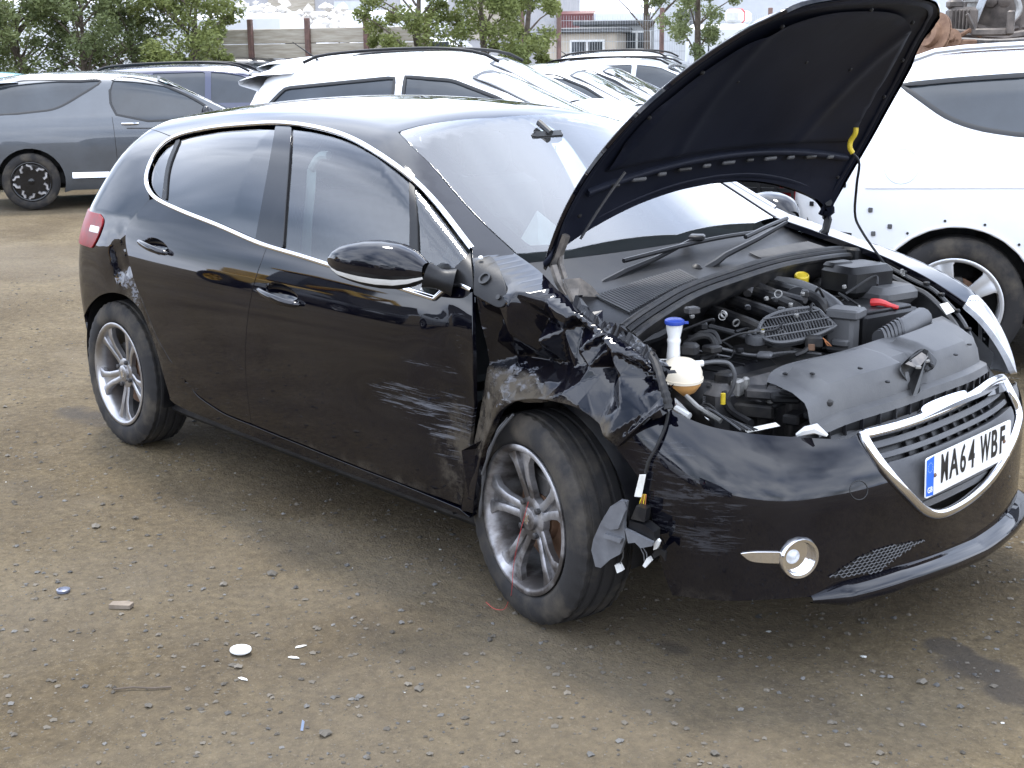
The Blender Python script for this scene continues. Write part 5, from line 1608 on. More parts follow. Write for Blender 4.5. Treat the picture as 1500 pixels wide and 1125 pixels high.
# battery tray and boxes on the left
ba = ony(1270, 455, .30)
q = MB(); q.box(ba + np.array([-.03, .05, -.10]), (.20, .26, .20), rz=-.12, bev=.008); q.box(ba + np.array([.03, -.02, -.003]), (.03, .32, .022), rz=-.12, bev=.004); q.box(ba + np.array([-.03, .05, .004]), (.17, .22, .012), rz=-.12, bev=.004)
bat = q.build('battery', M_PLASTIC, CAR)
q = MB(); q.tube(catmull([ony(1276, 443, .33), ony(1290, 443, .34), ony(1305, 448, .36), ony(1316, 451, .37)], False, 3), [.012, .013, .012, .011, .010, .009, .008, .008, .007, .006], 8); q.build('terminal_cover', M_RED, bat)
q = MB(); q.box(ony(1255, 408, .48), (.16, .20, .10), rz=-.2, bev=.02); q.box(ony(1228, 398, .45), (.06, .10, .07), rz=-.2, bev=.01); q.build('fuse_box', M_PLASTIC, CAR)
q = MB(); q.box(ony(1300, 430, .52), (.13, .18, .06), rz=-.15, bev=.02); q.build('fuse_box_lid', M_GREYPL, CAR)
q = MB(); q.lathe([(.026, -.06), (.026, 0), (.030, .002), (.030, .018), (.020, .024), (.001, .025)], 16, frame(ony(1280, 402, .56), (0, 0, 1))); q.build('filter_canister', M_PLASTIC, CAR)
q = MB(); ring_ = [ony(1245 + 13 * math.cos(a), 398 + 11 * math.sin(a), .55) for a in np.linspace(0, 2 * math.pi, 20)]; q.tube(ring_, .006, 6, False); q.build('hose_loop', M_GREYPL, CAR)
# brake fluid reservoir with yellow cap
bc = ony(1174, 408, .33)
q = MB(); q.lathe([(.030, -.10), (.034, -.06), (.030, -.02), (.022, -.012), (.001, -.012)], 18, frame(bc, (.15, -.1, 1))); res = q.build('brake_fluid_reservoir', M_WHITEPL, CAR)
q = MB(); q.lathe([(.022, -.014), (.024, -.010), (.024, .012), (.021, .015), (.017, .012), (.001, .012)], 22, frame(bc, (.25, -.25, 1))); q.build('reservoir_cap', M_YELLOW, res)
# washer filler neck and coolant tank
wc = ony(988, 474, -.52)
q = MB(); q.lathe([(.020, -.125), (.019, -.09), (.017, -.06), (.019, -.05), (.019, -.045), (.017, -.04), (.022, -.015), (.024, 0), (.001, .001)], 20, frame(wc, (.02, 0, 1))); q.tube([wc + np.array([-.05, -.03, -.12]), wc + np.array([0, 0, -.115])], .016, 8); neck = q.build('washer_filler_neck', M_WHITEPL, CAR)
q = MB(); q.lathe([(.027, 0), (.028, .004), (.027, .010), (.022, .013), (.001, .014)], 24, frame(wc, (.05, -.05, 1))); q.box(wc + np.array([.022, .022, .003]), (.014, .014, .005), rz=.78); q.build('filler_cap', M_BLUE, neck)
tk = ony(998, 553, -.55)
q = MB(); TM = frame(tk, (.1, -.05, 1))
q.lathe([(.0585, .0), (.056, .022), (.047, .040), (.032, .050), (.012, .054), (.001, .0545)], 28, TM); q.lathe([(.0605, -.004), (.0605, .004), (.058, .004), (.058, -.004)], 28, TM, True)
tank = q.build('coolant_tank', M_ORANGE, CAR)
q = MB(); q.lathe([(.001, -.052), (.020, -.050), (.042, -.036), (.055, -.015), (.0585, .0)], 28, TM); q.build('tank_lower_half', M_COOL, tank)
q = MB(); q.tube([ony(1018, 533, -.52), ony(1030, 532, -.50)], .009, 8); q.build('tank_spigot', M_WHITEPL, tank)
q = MB(); q.tube(catmull([ony(1028, 532, -.50), ony(1050, 530, -.46), ony(1068, 533, -.43), ony(1076, 548, -.42), ony(1074, 566, -.42), ony(1066, 582, -.42)], False, 5), .006, 8); q.build('coolant_hose', M_GREYPL, CAR)
q = MB(); q.box(ony(1010, 512, -.47), (.05, .05, .035), rz=.5, bev=.008); q.build('relay_cover', M_DUSTY, CAR)
q = MB(); q.tube(catmull([ony(1003, 505, -.40), ony(1022, 493, -.38), ony(1040, 493, -.36), ony(1048, 506, -.36), ony(1044, 520, -.37), ony(1028, 527, -.39)], False, 5), .010, 8); q.build('heater_hose', M_RUBBER, CAR)
q = MB(); q.tube(catmull([ony(1008, 500, -.38), ony(1030, 487, -.36), ony(1046, 488, -.34), ony(1054, 505, -.34)], False, 5), .008, 8); q.build('heater_hose', M_RUBBER, CAR)
q = MB(); q.tube([ony(935, 500, -.56), ony(960, 492, -.48), ony(985, 478, -.42)], .018, 8); q.build('torn_pipe', M_DUSTY, CAR)
# ribbed alternator housing
al = ony(1030, 585, -.42); AM = frame(al, (.55, -.8, .25))
q = MB(); q.lathe([(.045, -.06), (.050, -.02), (.048, .01), (.030, .016), (.001, .017)], 22, AM)
for k in range(9):
    a = k * math.pi / 4.5; q.box((AM @ Vector((.045 * math.cos(a), .045 * math.sin(a), 0))), (.010, .010, .05), M=AM.to_3x3())
q.build('alternator', M_DUSTY, CAR)
q = MB(); q.box(al + np.array([.02, -.02, 0]), (.006, .012, .03), rz=.5); q.box(al + np.array([.022, -.022, 0]), (.004, .030, .008), rz=.5); q.build('alternator_clip', M_GREYPL, CAR)
# cylinder block details: bolts, brackets, dark pieces lower down
rg = random.Random(3)
for k, (u, v, y, w, d_, h_, rz, mm) in enumerate(((1062, 560, -.36, .05, .05, .06, .3, M_DUSTY), (1080, 568, -.36, .03, .04, .05, .2, M_CAST), (1092, 562, -.33, .022, .022, .04, 0, M_CAST), (1120, 575, -.33, .10, .06, .03, .5, M_DARKMET), (1105, 600, -.34, .12, .05, .04, .4, M_DUSTY),
                                      (1150, 580, -.32, .08, .10, .02, .7, M_PLASTIC), (1165, 612, -.36, .05, .07, .03, .2, M_DUSTY), (1195, 610, -.34, .06, .04, .02, .1, M_RUBBER), (1130, 590, -.30, .03, .03, .05, .9, M_CAST),
                                      (1180, 580, -.30, .14, .03, .03, .5, M_PLASTIC), (1090, 590, -.30, .06, .08, .03, .1, M_DARKMET), (1210, 585, -.35, .05, .09, .02, .4, M_DUSTY))):
    q = MB(); q.box(ony(u, v, y), (w, d_, h_), rz=rz, bev=.006); q.build('engine_bracket', mm, CAR)
for k, pts in enumerate((((1090, 605, -.36), (1120, 600, -.34), (1150, 590, -.30)), ((1060, 575, -.40), (1070, 600, -.42), (1100, 620, -.46)), ((1140, 565, -.30), (1170, 572, -.30), (1200, 562, -.26)), ((1100, 580, -.33), (1130, 566, -.28), (1160, 560, -.25)))):
    q = MB(); q.tube(catmull([ony(*p_) for p_ in pts], False, 5), .008 + .003 * (k % 2), 7); q.build('engine_hose', M_RUBBER, CAR)
# pale pipes and loose wires by the bumper edge
for pts, r, mm in (((( 988, 586, -.64), (1010, 602, -.63), (1036, 618, -.62)), .009, M_WHITEPL), (((1005, 580, -.60), (1022, 596, -.60), (1056, 617, -.60)), .007, M_CAST), (((990, 598, -.66), (1010, 610, -.66)), .010, M_WHITEPL)):
    q = MB(); q.tube([ony(*p_) for p_ in pts], r, 8); q.build('pale_pipe', mm, CAR)
for k in range(6):
    y0 = -.62 + .01 * k
    pts = [(985 + 4 * k, 600 + 2 * k, y0), (1005 + 6 * k, 606 - 3 * k, y0 + .02), (1035 + 5 * k, 598 + 3 * k, y0 + .02), (1060 + 6 * k, 612 + 2 * k, y0), (1085 + 5 * k, 630, y0 - .01)]
    q = MB(); q.tube(catmull([ony(*p_) for p_ in pts], False, 5), .0028, 5); q.build('loose_wire', M_RUBBER if k % 3 else M_GREYPL, CAR)
q = MB(); q.box(ony(982, 606, -.66), (.02, .02, .014), rz=.4); q.build('red_connector', M_RED, CAR)
q = MB(); q.lathe([(.007, 0), (.007, .03), (.001, .032)], 8, frame(ony(1059, 592, -.48), (0, 0, 1))); q.build('yellow_plug', M_YELLOW, CAR)
# white torn foam and a pale strip on the bumper's top edge
q = MB(); q.tube([ony(1168, 637, -.52), ony(1180, 631, -.52), ony(1195, 628, -.51), ony(1212, 638, -.50)], [.006, .012, .014, .004], 7); q.build('torn_foam', M_WHITEPL, CAR)
q = MB(); a_, b_ = ony(1095, 634, -.60), ony(1143, 624, -.55); q.add([a_, b_, b_ + np.array([-.03, .02, .0]), a_ + np.array([-.03, .02, .0])], [(0, 1, 2, 3)]); q.build('bumper_strip', M_PAPER, CAR, smooth=False)

# taped loom hanging over the wing down to the loose connectors
_lo = hit([(932, 505), (950, 520), (962, 545), (970, 570), (976, 585), (980, 600)], F_fr); _lo = _lo + grad(F_fr, _lo) * np.array([.004, .008, .012, .016, .018, .014])[:, None]
loom = catmull(list(_lo), False, 5)
q = MB(); q.tube(loom, [.011 + .0015 * math.sin(i * 2.1) for i in range(len(loom))], 9); q.build('wiring_loom', M_RUBBER, CAR)
lw_px = [(980, 600), (976, 625), (964, 655), (953, 675), (949, 692)]
lwp = hit(catmull(lw_px, False, 5), F_bump); lwp = lwp + grad(F_bump, lwp) * .012
q = MB(); q.tube(lwp, .0045, 6); q.build('loose_wire', M_RUBBER, CAR)
lab = hit([(944, 693), (953, 693), (947, 725), (937, 724)], F_bump); lab = lab + grad(F_bump, lab) * .016
lab[:, 1] -= .005
q = MB(); q.add(list(lab) + list(lab + np.array([-.004, .004, 0])), [(3, 2, 1, 0), (4, 5, 6, 7), (0, 1, 5, 4), (1, 2, 6, 5), (2, 3, 7, 6), (3, 0, 4, 7)]); q.build('wire_label', M_PAPER, CAR, smooth=False)
yh = -.845
for k in range(4):
    q = MB(); q.tube([ony(942 + k * 1.5, 724, yh), ony(938 + 2.5 * k, 734, yh), ony(936 + 3 * k, 742, yh)], .0016, 5); q.build('stripped_wire', M_COPPER if k % 2 else M_YELLOW, CAR)
def blob(name, pxs, y, th, m, parent=CAR):
    A_ = [ony(u, v, y) for u, v in pxs]; B_ = [p_ + np.array([-.3, .95, 0]) * th for p_ in A_]; k = len(A_)
    q = MB(); q.add(A_ + B_, [tuple(range(k)), tuple(range(2 * k - 1, k - 1, -1))] + [((i + 1) % k, i, k + i, k + (i + 1) % k) for i in range(k)])
    o = q.build(name, m, parent, smooth=False)
    bm = bmesh.new(); bm.from_mesh(o.data); bmesh.ops.recalc_face_normals(bm, faces=bm.faces); bm.to_mesh(o.data); bm.free()
    return o
M_BROKEN = mat('broken_grey_plastic', (.085, .087, .095), .5, col2=(.14, .145, .155), scale=15)
blob('broken_bracket', [(866, 806), (869, 790), (880, 765), (894, 742), (908, 733), (918, 735), (914, 765), (916, 790), (908, 812), (893, 820), (880, 832), (872, 830)], -.88, .014, M_BROKEN)
blob('broken_bracket', [(880, 768), (896, 744), (912, 734), (916, 748), (905, 775), (893, 776)], -.893, .010, M_BROKEN)
blob('bracket_rib', [(885, 782), (910, 790), (908, 796), (884, 788)], -.892, .012, M_BROKEN)
blob('connector_body', [(932, 741), (947, 746), (944, 765), (924, 760)], -.87, .03, M_DUSTY)
blob('connector_body', [(922, 763), (944, 769), (958, 780), (957, 797), (940, 798), (918, 785)], -.87, .04, M_PLASTIC)
blob('connector_tab', [(915, 775), (926, 780), (956, 795), (955, 800), (938, 803), (930, 795), (920, 796)], -.885, .012, M_BROKEN)
blob('white_plug', [(900, 828), (907, 826), (912, 836), (904, 840)], -.86, .014, M_WHITEPL)
blob('white_plug', [(947, 818), (951, 816), (954, 822), (945, 832), (941, 829)], -.86, .012, M_WHITEPL)
blob('white_plug', [(958, 795), (963, 790), (966, 794), (962, 804), (957, 806)], -.86, .012, M_WHITEPL)
blob('torn_tab', [(955, 812), (962, 803), (976, 809), (974, 822), (968, 812), (958, 818)], -.85, .008, M_PLASTIC)
for a, b in (((913, 806), (908, 826)), ((938, 802), (944, 822)), ((942, 802), (948, 818))):
    q = MB(); q.tube([ony(*a, -.855), ony((a[0] + b[0]) / 2 + 2, (a[1] + b[1]) / 2, -.855), ony(*b, -.855)], .002, 5); q.build('loose_wire', M_GREYPL, CAR)
wp = catmull([ony(774, 735, -.86), ony(762, 780, -.868), ony(752, 830, -.87), ony(750, 862, -.87), onz(745, 880, .012), onz(737, 893, .006), onz(725, 892, .006), onz(712, 882, .006)], False, 5)
q = MB(); q.tube(wp, .0008, 5); q.build('red_wire', M_REDWIRE, CAR)

# ---- grey cover over the front cross-member
ys = np.linspace(-.46, .56, 44)
def notch(y): return np.clip(1 - np.abs((y + .02) / .045)**4, 0, 1)
XB_ = Spl([-.5, -.40, -.2, 0, .2, .4, .5, .6], [.60, .535, .555, .565, .555, .52, .50, .47]); ZB_ = Spl([-.5, -.4, 0, .4, .6], [.745, .762, .785, .790, .775])
XR_ = Spl([-.5, -.40, -.2, 0, .2, .4, .5, .6], [.70, .705, .745, .755, .745, .69, .645, .58]); ZR_ = Spl([-.5, -.4, 0, .4, .6], [.705, .722, .752, .735, .70])
rows = [[] for _ in range(10)]
ys = np.linspace(-.46, .56, 90)
for y in ys:
    n_ = float(notch(y)); xb, zb, xr, zr = float(XB_(y)), float(ZB_(y)), float(XR_(y)), float(ZR_(y))
    pl_ = max(0, min(1, (y + .40) / .03)) * max(0, min(1, (-.06 - y) / .03)) + max(0, min(1, (y - .05) / .03)) * max(0, min(1, (.46 - y) / .03))
    h_ = .020 * pl_
    L_ = lambda t, dz: (xb + (xr - xb) * t, y, zb + (zr - zb) * t + dz)
    P9 = [(xb - .005, y, zb - .035), (xb, y, zb), L_(.22, .006), L_(.30, .006 + h_), L_(.62, .010 + h_), L_(.92, .002 + h_ - .05 * n_), L_(1.0, -.012 + h_ * .6 - .05 * n_), (xr + .010, y, zr - .050), (xr + .034, y, zr - .056), (xr + .040, y, zr - .078)]
    for r_, p_ in zip(rows, P9): r_.append(p_)
SLAM_ROWS = [list(r_) for r_ in rows]
q = MB(); q.grid(rows); q.f = [f[::-1] for f in q.f]; slam = q.build('slam_panel_cover', M_GREYPL, CAR, deg=38)
q = MB(); rows = [[(float(XR_(y)) + .035, y, float(ZR_(y)) - .078) for y in ys], [(float(XR_(y)) + .030, y, float(ZR_(y)) - .12) for y in ys]]
q.grid(rows); q.build('slam_panel_face', M_INK, slam)
for y in np.linspace(-.42, .48, 16):
    q = MB(); q.box((float(XR_(y)) + .038, y, float(ZR_(y)) - .095), (.012, .006, .036)); q.build('slam_panel_rib', M_PLASTIC, slam)
q = MB(); yl = np.linspace(-.44, .50, 30)
q.grid([[(float(XR_(y)) + .04, y, float(ZR_(y)) - .105) for y in yl], [(float(XR_(y)) + .085, y, float(ZR_(y)) - .110) for y in yl]]); q.f = [f[::-1] for f in q.f]; q.build('grille_top_ledge', M_GREYPL, bumper)
# latch over a flat black patch: recess shade painted onto the cover
cut = catmull([(1318, 541), (1328, 527), (1350, 511), (1360, 514), (1372, 527), (1366, 541), (1350, 548), (1347, 574), (1337, 580), (1330, 560)], True, 3)
_tri = np.array([[rows_[j] for j in range(len(rows_))] for rows_ in SLAM_ROWS]).reshape(-1, 3)


def on_slam(u, v, lift):
    """nearest point of the cover along a view ray"""
    o_, d_ = ray(u, v); d_ = d_ / np.linalg.norm(d_); w_ = _tri - o_; t_ = w_ @ d_; dist_ = np.linalg.norm(w_ - t_[:, None] * d_, axis=1)
    k_ = np.argsort(dist_)[:6]; return o_ + d_ * (t_[k_].min() - lift)


lt = on_slam(1345, 532, .0)
q = MB(); q.add([on_slam(u, v, .006) for u, v in cut], [tuple(range(len(cut)))]); q.build('latch_recess_shade', M_INK, slam, smooth=False)
q = MB(); q.add([on_slam(u, v, .009) for u, v in ((1326, 533), (1350, 516), (1360, 522), (1345, 540))] + [on_slam(u, v, .003) for u, v in ((1326, 533), (1350, 516), (1360, 522), (1345, 540))], [(0, 1, 2, 3), (4, 7, 6, 5), (0, 4, 5, 1), (1, 5, 6, 2), (2, 6, 7, 3), (3, 7, 4, 0)]); latch = q.build('bonnet_latch', M_HINGE, slam, smooth=False)
for k, (u, v) in enumerate(((1352, 535), (1358, 529), (1364, 534), (1345, 538), (1356, 540))):
    q = MB(); q.box(on_slam(u, v, .014), (.016, .009, .009), rz=k * 1.3, bev=.002); q.build('latch_piece', M_CAST if k % 2 else M_DARKMET, latch)
for u, v in ((1334, 529), (1346, 521)):
    q = MB(); q.lathe([(.004, 0), (.004, .002), (.0005, .002)], 8, frame(on_slam(u, v, .012), (.3, -.3, .9))); q.build('rivet_hole', M_INK, latch)
for u, v in ((1190, 548), (1260, 540), (1300, 560), (1400, 520), (1150, 548), (1420, 505)):
    q = MB(); q.lathe([(.007, 0), (.007, .003), (.003, .004), (.0005, .004)], 10, frame(on_slam(u, v, .002), (.1, -.1, 1))); q.build('cover_clip', M_PLASTIC, slam)


def sticker(px, ydep, m, parent, lift=.006):
    P = [ony(u, v, y) + np.array([0, 0, lift]) for (u, v), y in zip(px, ydep)]
    q = MB(); q.add(P + [p_ - np.array([0, 0, .002]) for p_ in P], [(0, 1, 2, 3), (7, 6, 5, 4)] + [(i, i + 4, (i + 1) % 4 + 4, (i + 1) % 4) for i in range(4)])
    o = q.build('paper_label', m, parent, smooth=False)
    bm = bmesh.new(); bm.from_mesh(o.data); bmesh.ops.recalc_face_normals(bm, faces=bm.faces); bm.to_mesh(o.data); bm.free(); return o


sticker([(1212, 524), (1248, 518), (1256, 523), (1222, 531)], (-.22, -.13, -.135, -.225), M_PAPER, slam, .004)
sticker([(1376, 450), (1388, 447), (1398, 460), (1386, 465)], (.55, .575, .57, .54), M_PAPER, slam, .01)
q = MB(); q.lathe([(.001, .001), (.02, .001), (.02, .003), (.001, .003)], 14, frame(ony(1366, 476, .36) + np.array([0, 0, .004]), (0, 0, 1)) @ Matrix.Diagonal((1, .4, 1, 1))); q.build('cover_hole', M_INK, slam)
q = MB(); q.tube(catmull([ony(1290, 500, .12), ony(1310, 490, .18), ony(1335, 475, .28), ony(1350, 466, .36)], False, 5), .034, 14)
for t in range(6): q.lathe([(.038, -.004), (.038, .004), (.034, .004), (.034, -.004)], 16, frame(ony(1292 + 5 * t, 499 - 3 * t, .125 + .012 * t), (.6, .8, .1)), True)
q.build('intake_snorkel', M_GREYPL, CAR)

# clutter of the bay: hose clips, bolts, plugs, cable ties and small pipes
rg = random.Random(9)
for k in range(46):
    u, v = rg.uniform(1010, 1330), 0
    t = (u - 1010) / 320.0; v = 470 - 70 * t + rg.uniform(-20, 70) * (1 - .5 * t); y = -.40 + .85 * t + rg.uniform(-.08, .08)
    P = ony(u, v, y)
    kind = k % 5; q = MB()
    if kind == 0: q.lathe([(.007, 0), (.007, .008), (.004, .010), (.0005, .010)], 6, frame(P, (rg.uniform(-.3, .3), -.3, 1))); q.build('bolt', M_CAST, CAR)
    elif kind == 1: q.box(P, (.022, .016, .014), rz=rg.uniform(0, 3), bev=.003); q.build('plug', (M_PLASTIC, M_DUSTY, M_GREYPL)[k % 3], CAR)
    elif kind == 2: q.tube(catmull([P, P + np.array([rg.uniform(-.05, .05), rg.uniform(-.06, .06), .02]), P + np.array([rg.uniform(-.09, .09), rg.uniform(-.12, .12), -.02])], False, 5), .004, 6); q.build('thin_hose', M_RUBBER, CAR)
    elif kind == 3: q.lathe([(.012, -.003), (.012, .003), (.010, .003), (.010, -.003)], 12, frame(P, (rg.uniform(-1, 1), rg.uniform(-1, 1), .3)), True); q.build('hose_clip', M_CAST, CAR)
    else: q.box(P, (rg.uniform(.02, .05), rg.uniform(.02, .05), .02), rz=rg.uniform(0, 3), bev=.004); q.build('bracket', (M_DARKMET, M_DUSTY)[k % 2], CAR)
for k in range(16):                                          # cables strung through the bay
    t0 = rg.random(); u0 = 1000 + 260 * t0; v0 = 500 - 55 * t0 + rg.uniform(0, 60); y0 = -.42 + .75 * t0
    pts = [ony(u0, v0, y0)]
    for j in range(3): pts.append(pts[-1] + np.array([rg.uniform(-.05, .07), rg.uniform(.01, .09), rg.uniform(-.03, .03)]))
    q = MB(); q.tube(catmull(pts, False, 6), rg.choice((.0025, .0035, .005)), 6); q.build('cable', rg.choice((M_RUBBER, M_RUBBER, M_GREYPL, M_DUSTY)), CAR)
q = MB(); q.box(ony(1262, 398, .47), (.05, .10, .004), rz=-.2); q.build('paper_label', M_PAPER, CAR)
# ---- cabin
q = MB(); q.box((-1.45, 0, .30), (2.3, 1.40, .04)); q.build('cabin_floor', M_INT, CAR)
q = MB(); rows = []
for y in np.linspace(-.66, .66, 20):
    rows.append([(-.16 - .26 * y * y, y, .985), (-.40, y, 1.0 - .05 * (abs(y) > .5)), (-.55, y, .95), (-.60, y, .82), (-.52, y, .60)])
q.grid(rows); q.f = [f[::-1] for f in q.f]; dash = q.build('dashboard', M_INT, CAR)
q = MB(); SM = frame((-.72, -.34, .93), (-.85, 0, .45))
q.lathe([(.165, -.014), (.182, -.010), (.186, 0), (.182, .010), (.165, .014), (.160, 0)], 32, SM, True); q.lathe([(.06, -.02), (.06, .01), (.03, .02), (.001, .022)], 16, SM)
for a in (0, math.pi, -math.pi / 2): q.tube([SM @ Vector((.05 * math.cos(a), .05 * math.sin(a), 0)), SM @ Vector((.17 * math.cos(a), .17 * math.sin(a), 0))], .014, 6)
q.build('steering_wheel', M_INT, CAR)


def seat(x, y):
    e = bpy.data.objects.new('car_seat', None); COL.objects.link(e); e.parent = CAR
    q = MB(); q.box((x + .10, y, .52), (.52, .48, .16), bev=.05); q.build('seat_cushion', M_SEAT, e)
    q = MB(); q.box((x - .22, y, .85), (.14, .48, .58), M=Matrix.Rotation(-.28, 4, 'Y'), bev=.05); q.build('seat_backrest', M_SEAT, e)
    q = MB(); q.box((x - .335, y, 1.22), (.09, .26, .17), M=Matrix.Rotation(-.22, 4, 'Y'), bev=.035); q.build('headrest', M_SEAT, e)


seat(-1.15, -.34); seat(-1.15, .34); seat(-2.0, -.34); seat(-2.0, .34)
q = MB(); q.box((-2.35, 0, .75), (.05, 1.25, .62)); q.build('parcel_shelf_wall', M_INT, CAR)
# pale seat belt and pillar trim seen through the driver's window
sb = catmull([(-1.36, -.585, 1.22), (-1.35, -.60, 1.15), (-1.345, -.625, 1.02), (-1.34, -.645, .85)], False, 6)
band('seat_belt', sb, np.tile([.5, -.86, 0], (len(sb), 1)), .036, .003, mat('belt_webbing', (.55, .58, .58), .8, var=.1), CAR)
q = MB(); q.tube(catmull([(-1.28, -.565, 1.27), (-1.32, -.575, 1.265), (-1.36, -.585, 1.22)], False, 4), .016, 8); q.build('belt_guide', M_BRISTLE, CAR)
# deflated airbag / papers on the dashboard
q = MB(); a_ = np.array([-.40, -.38, 1.005]); q.add([a_, a_ + (.02, .16, .0), a_ + (-.06, .05, .115), a_ + (-.09, .0, .02), a_ + (-.05, .15, .03)], [(0, 1, 2), (0, 2, 3), (1, 4, 2), (4, 3, 2), (0, 3, 4, 1)]); q.build('crumpled_paper', M_WHITEPL, CAR, smooth=False)
q = MB(); q.tube([(-.80, 0, 1.375), (-.74, 0, 1.34)], .012, 8); q.box((-.76, 0, 1.325), (.03, .15, .045), M=Matrix.Rotation(.25, 4, 'Y'), bev=.012); q.build('rear_view_mirror', M_INK, CAR)
q = MB(); rows = []
for x in np.linspace(-2.7, -.95, 10):
    rows.append([(x, y, float(ROOFZ(x)) - .045 - .06 * (y / .55)**2) for y in np.linspace(-.52, .52, 8)])
q.grid(rows); q.build('headlining', M_BRISTLE, CAR)
# ==================================================================  the other cars
M_CARGLASS = mat('dark_car_glass', (.030, .036, .042), .05, var=.25, rvar=.03, spec=.6, scale=2)
M_PALEGLASS = glass_mat('pale_windscreen', (.55, .66, .66), dust=.03)
P_WHITE = mat('car_paint_white', (.76, .77, .78), .35, coat=1.0, coat_rough=.03, var=.02, spec=.5)
P_GREY = mat('car_paint_grey', (.070, .078, .088), .38, metal=.25, coat=1.0, coat_rough=.03, var=.08)
P_BLUE = mat('car_paint_blue', (.012, .018, .060), .38, metal=.1, coat=1.0, coat_rough=.03, var=.1)
P_CYAN = mat('car_paint_turquoise', (.16, .46, .52), .38, coat=1.0, coat_rough=.03, var=.05)
P_SILVER = mat('car_paint_silver', (.50, .52, .55), .35, metal=.5, coat=1.0, coat_rough=.03, var=.05)
P_DARK = mat('car_paint_dark', (.012, .013, .017), .38, coat=1.0, coat_rough=.03, var=.2)
P_RED = mat('car_paint_red', (.30, .015, .015), .38, coat=1.0, coat_rough=.03, var=.1)

HATCH = dict(wb=2.50, W=.86, front=.78, rear=-3.12, roof=[(-3.2, 1.36), (-2.8, 1.42), (-2.3, 1.475), (-1.7, 1.49), (-1.2, 1.46), (-.9, 1.41)], ws=((-.10, 1.00), (-.92, 1.41)), rearx=[(.2, -3.02), (.5, -3.12), (.8, -3.10), (1.0, -3.04), (1.2, -2.95), (1.4, -2.84), (1.5, -2.76)],
             hood=[(-.15, 1.0), (.2, .95), (.5, .86), (.72, .72), (.80, .55)], belt=[(-3.0, 1.06), (-1.5, .99), (-.15, .95)], R=.31,
             wins=[[(-2.72, 1.10), (-2.45, 1.34), (-1.60, 1.40), (-1.60, 1.03), (-2.5, 1.07)], [(-1.52, 1.405), (-1.15, 1.375), (-.78, 1.24), (-.40, 1.02), (-1.52, 1.02)]], shuts=[-1.56, -.32], Rw=(-2.5, 0.0))


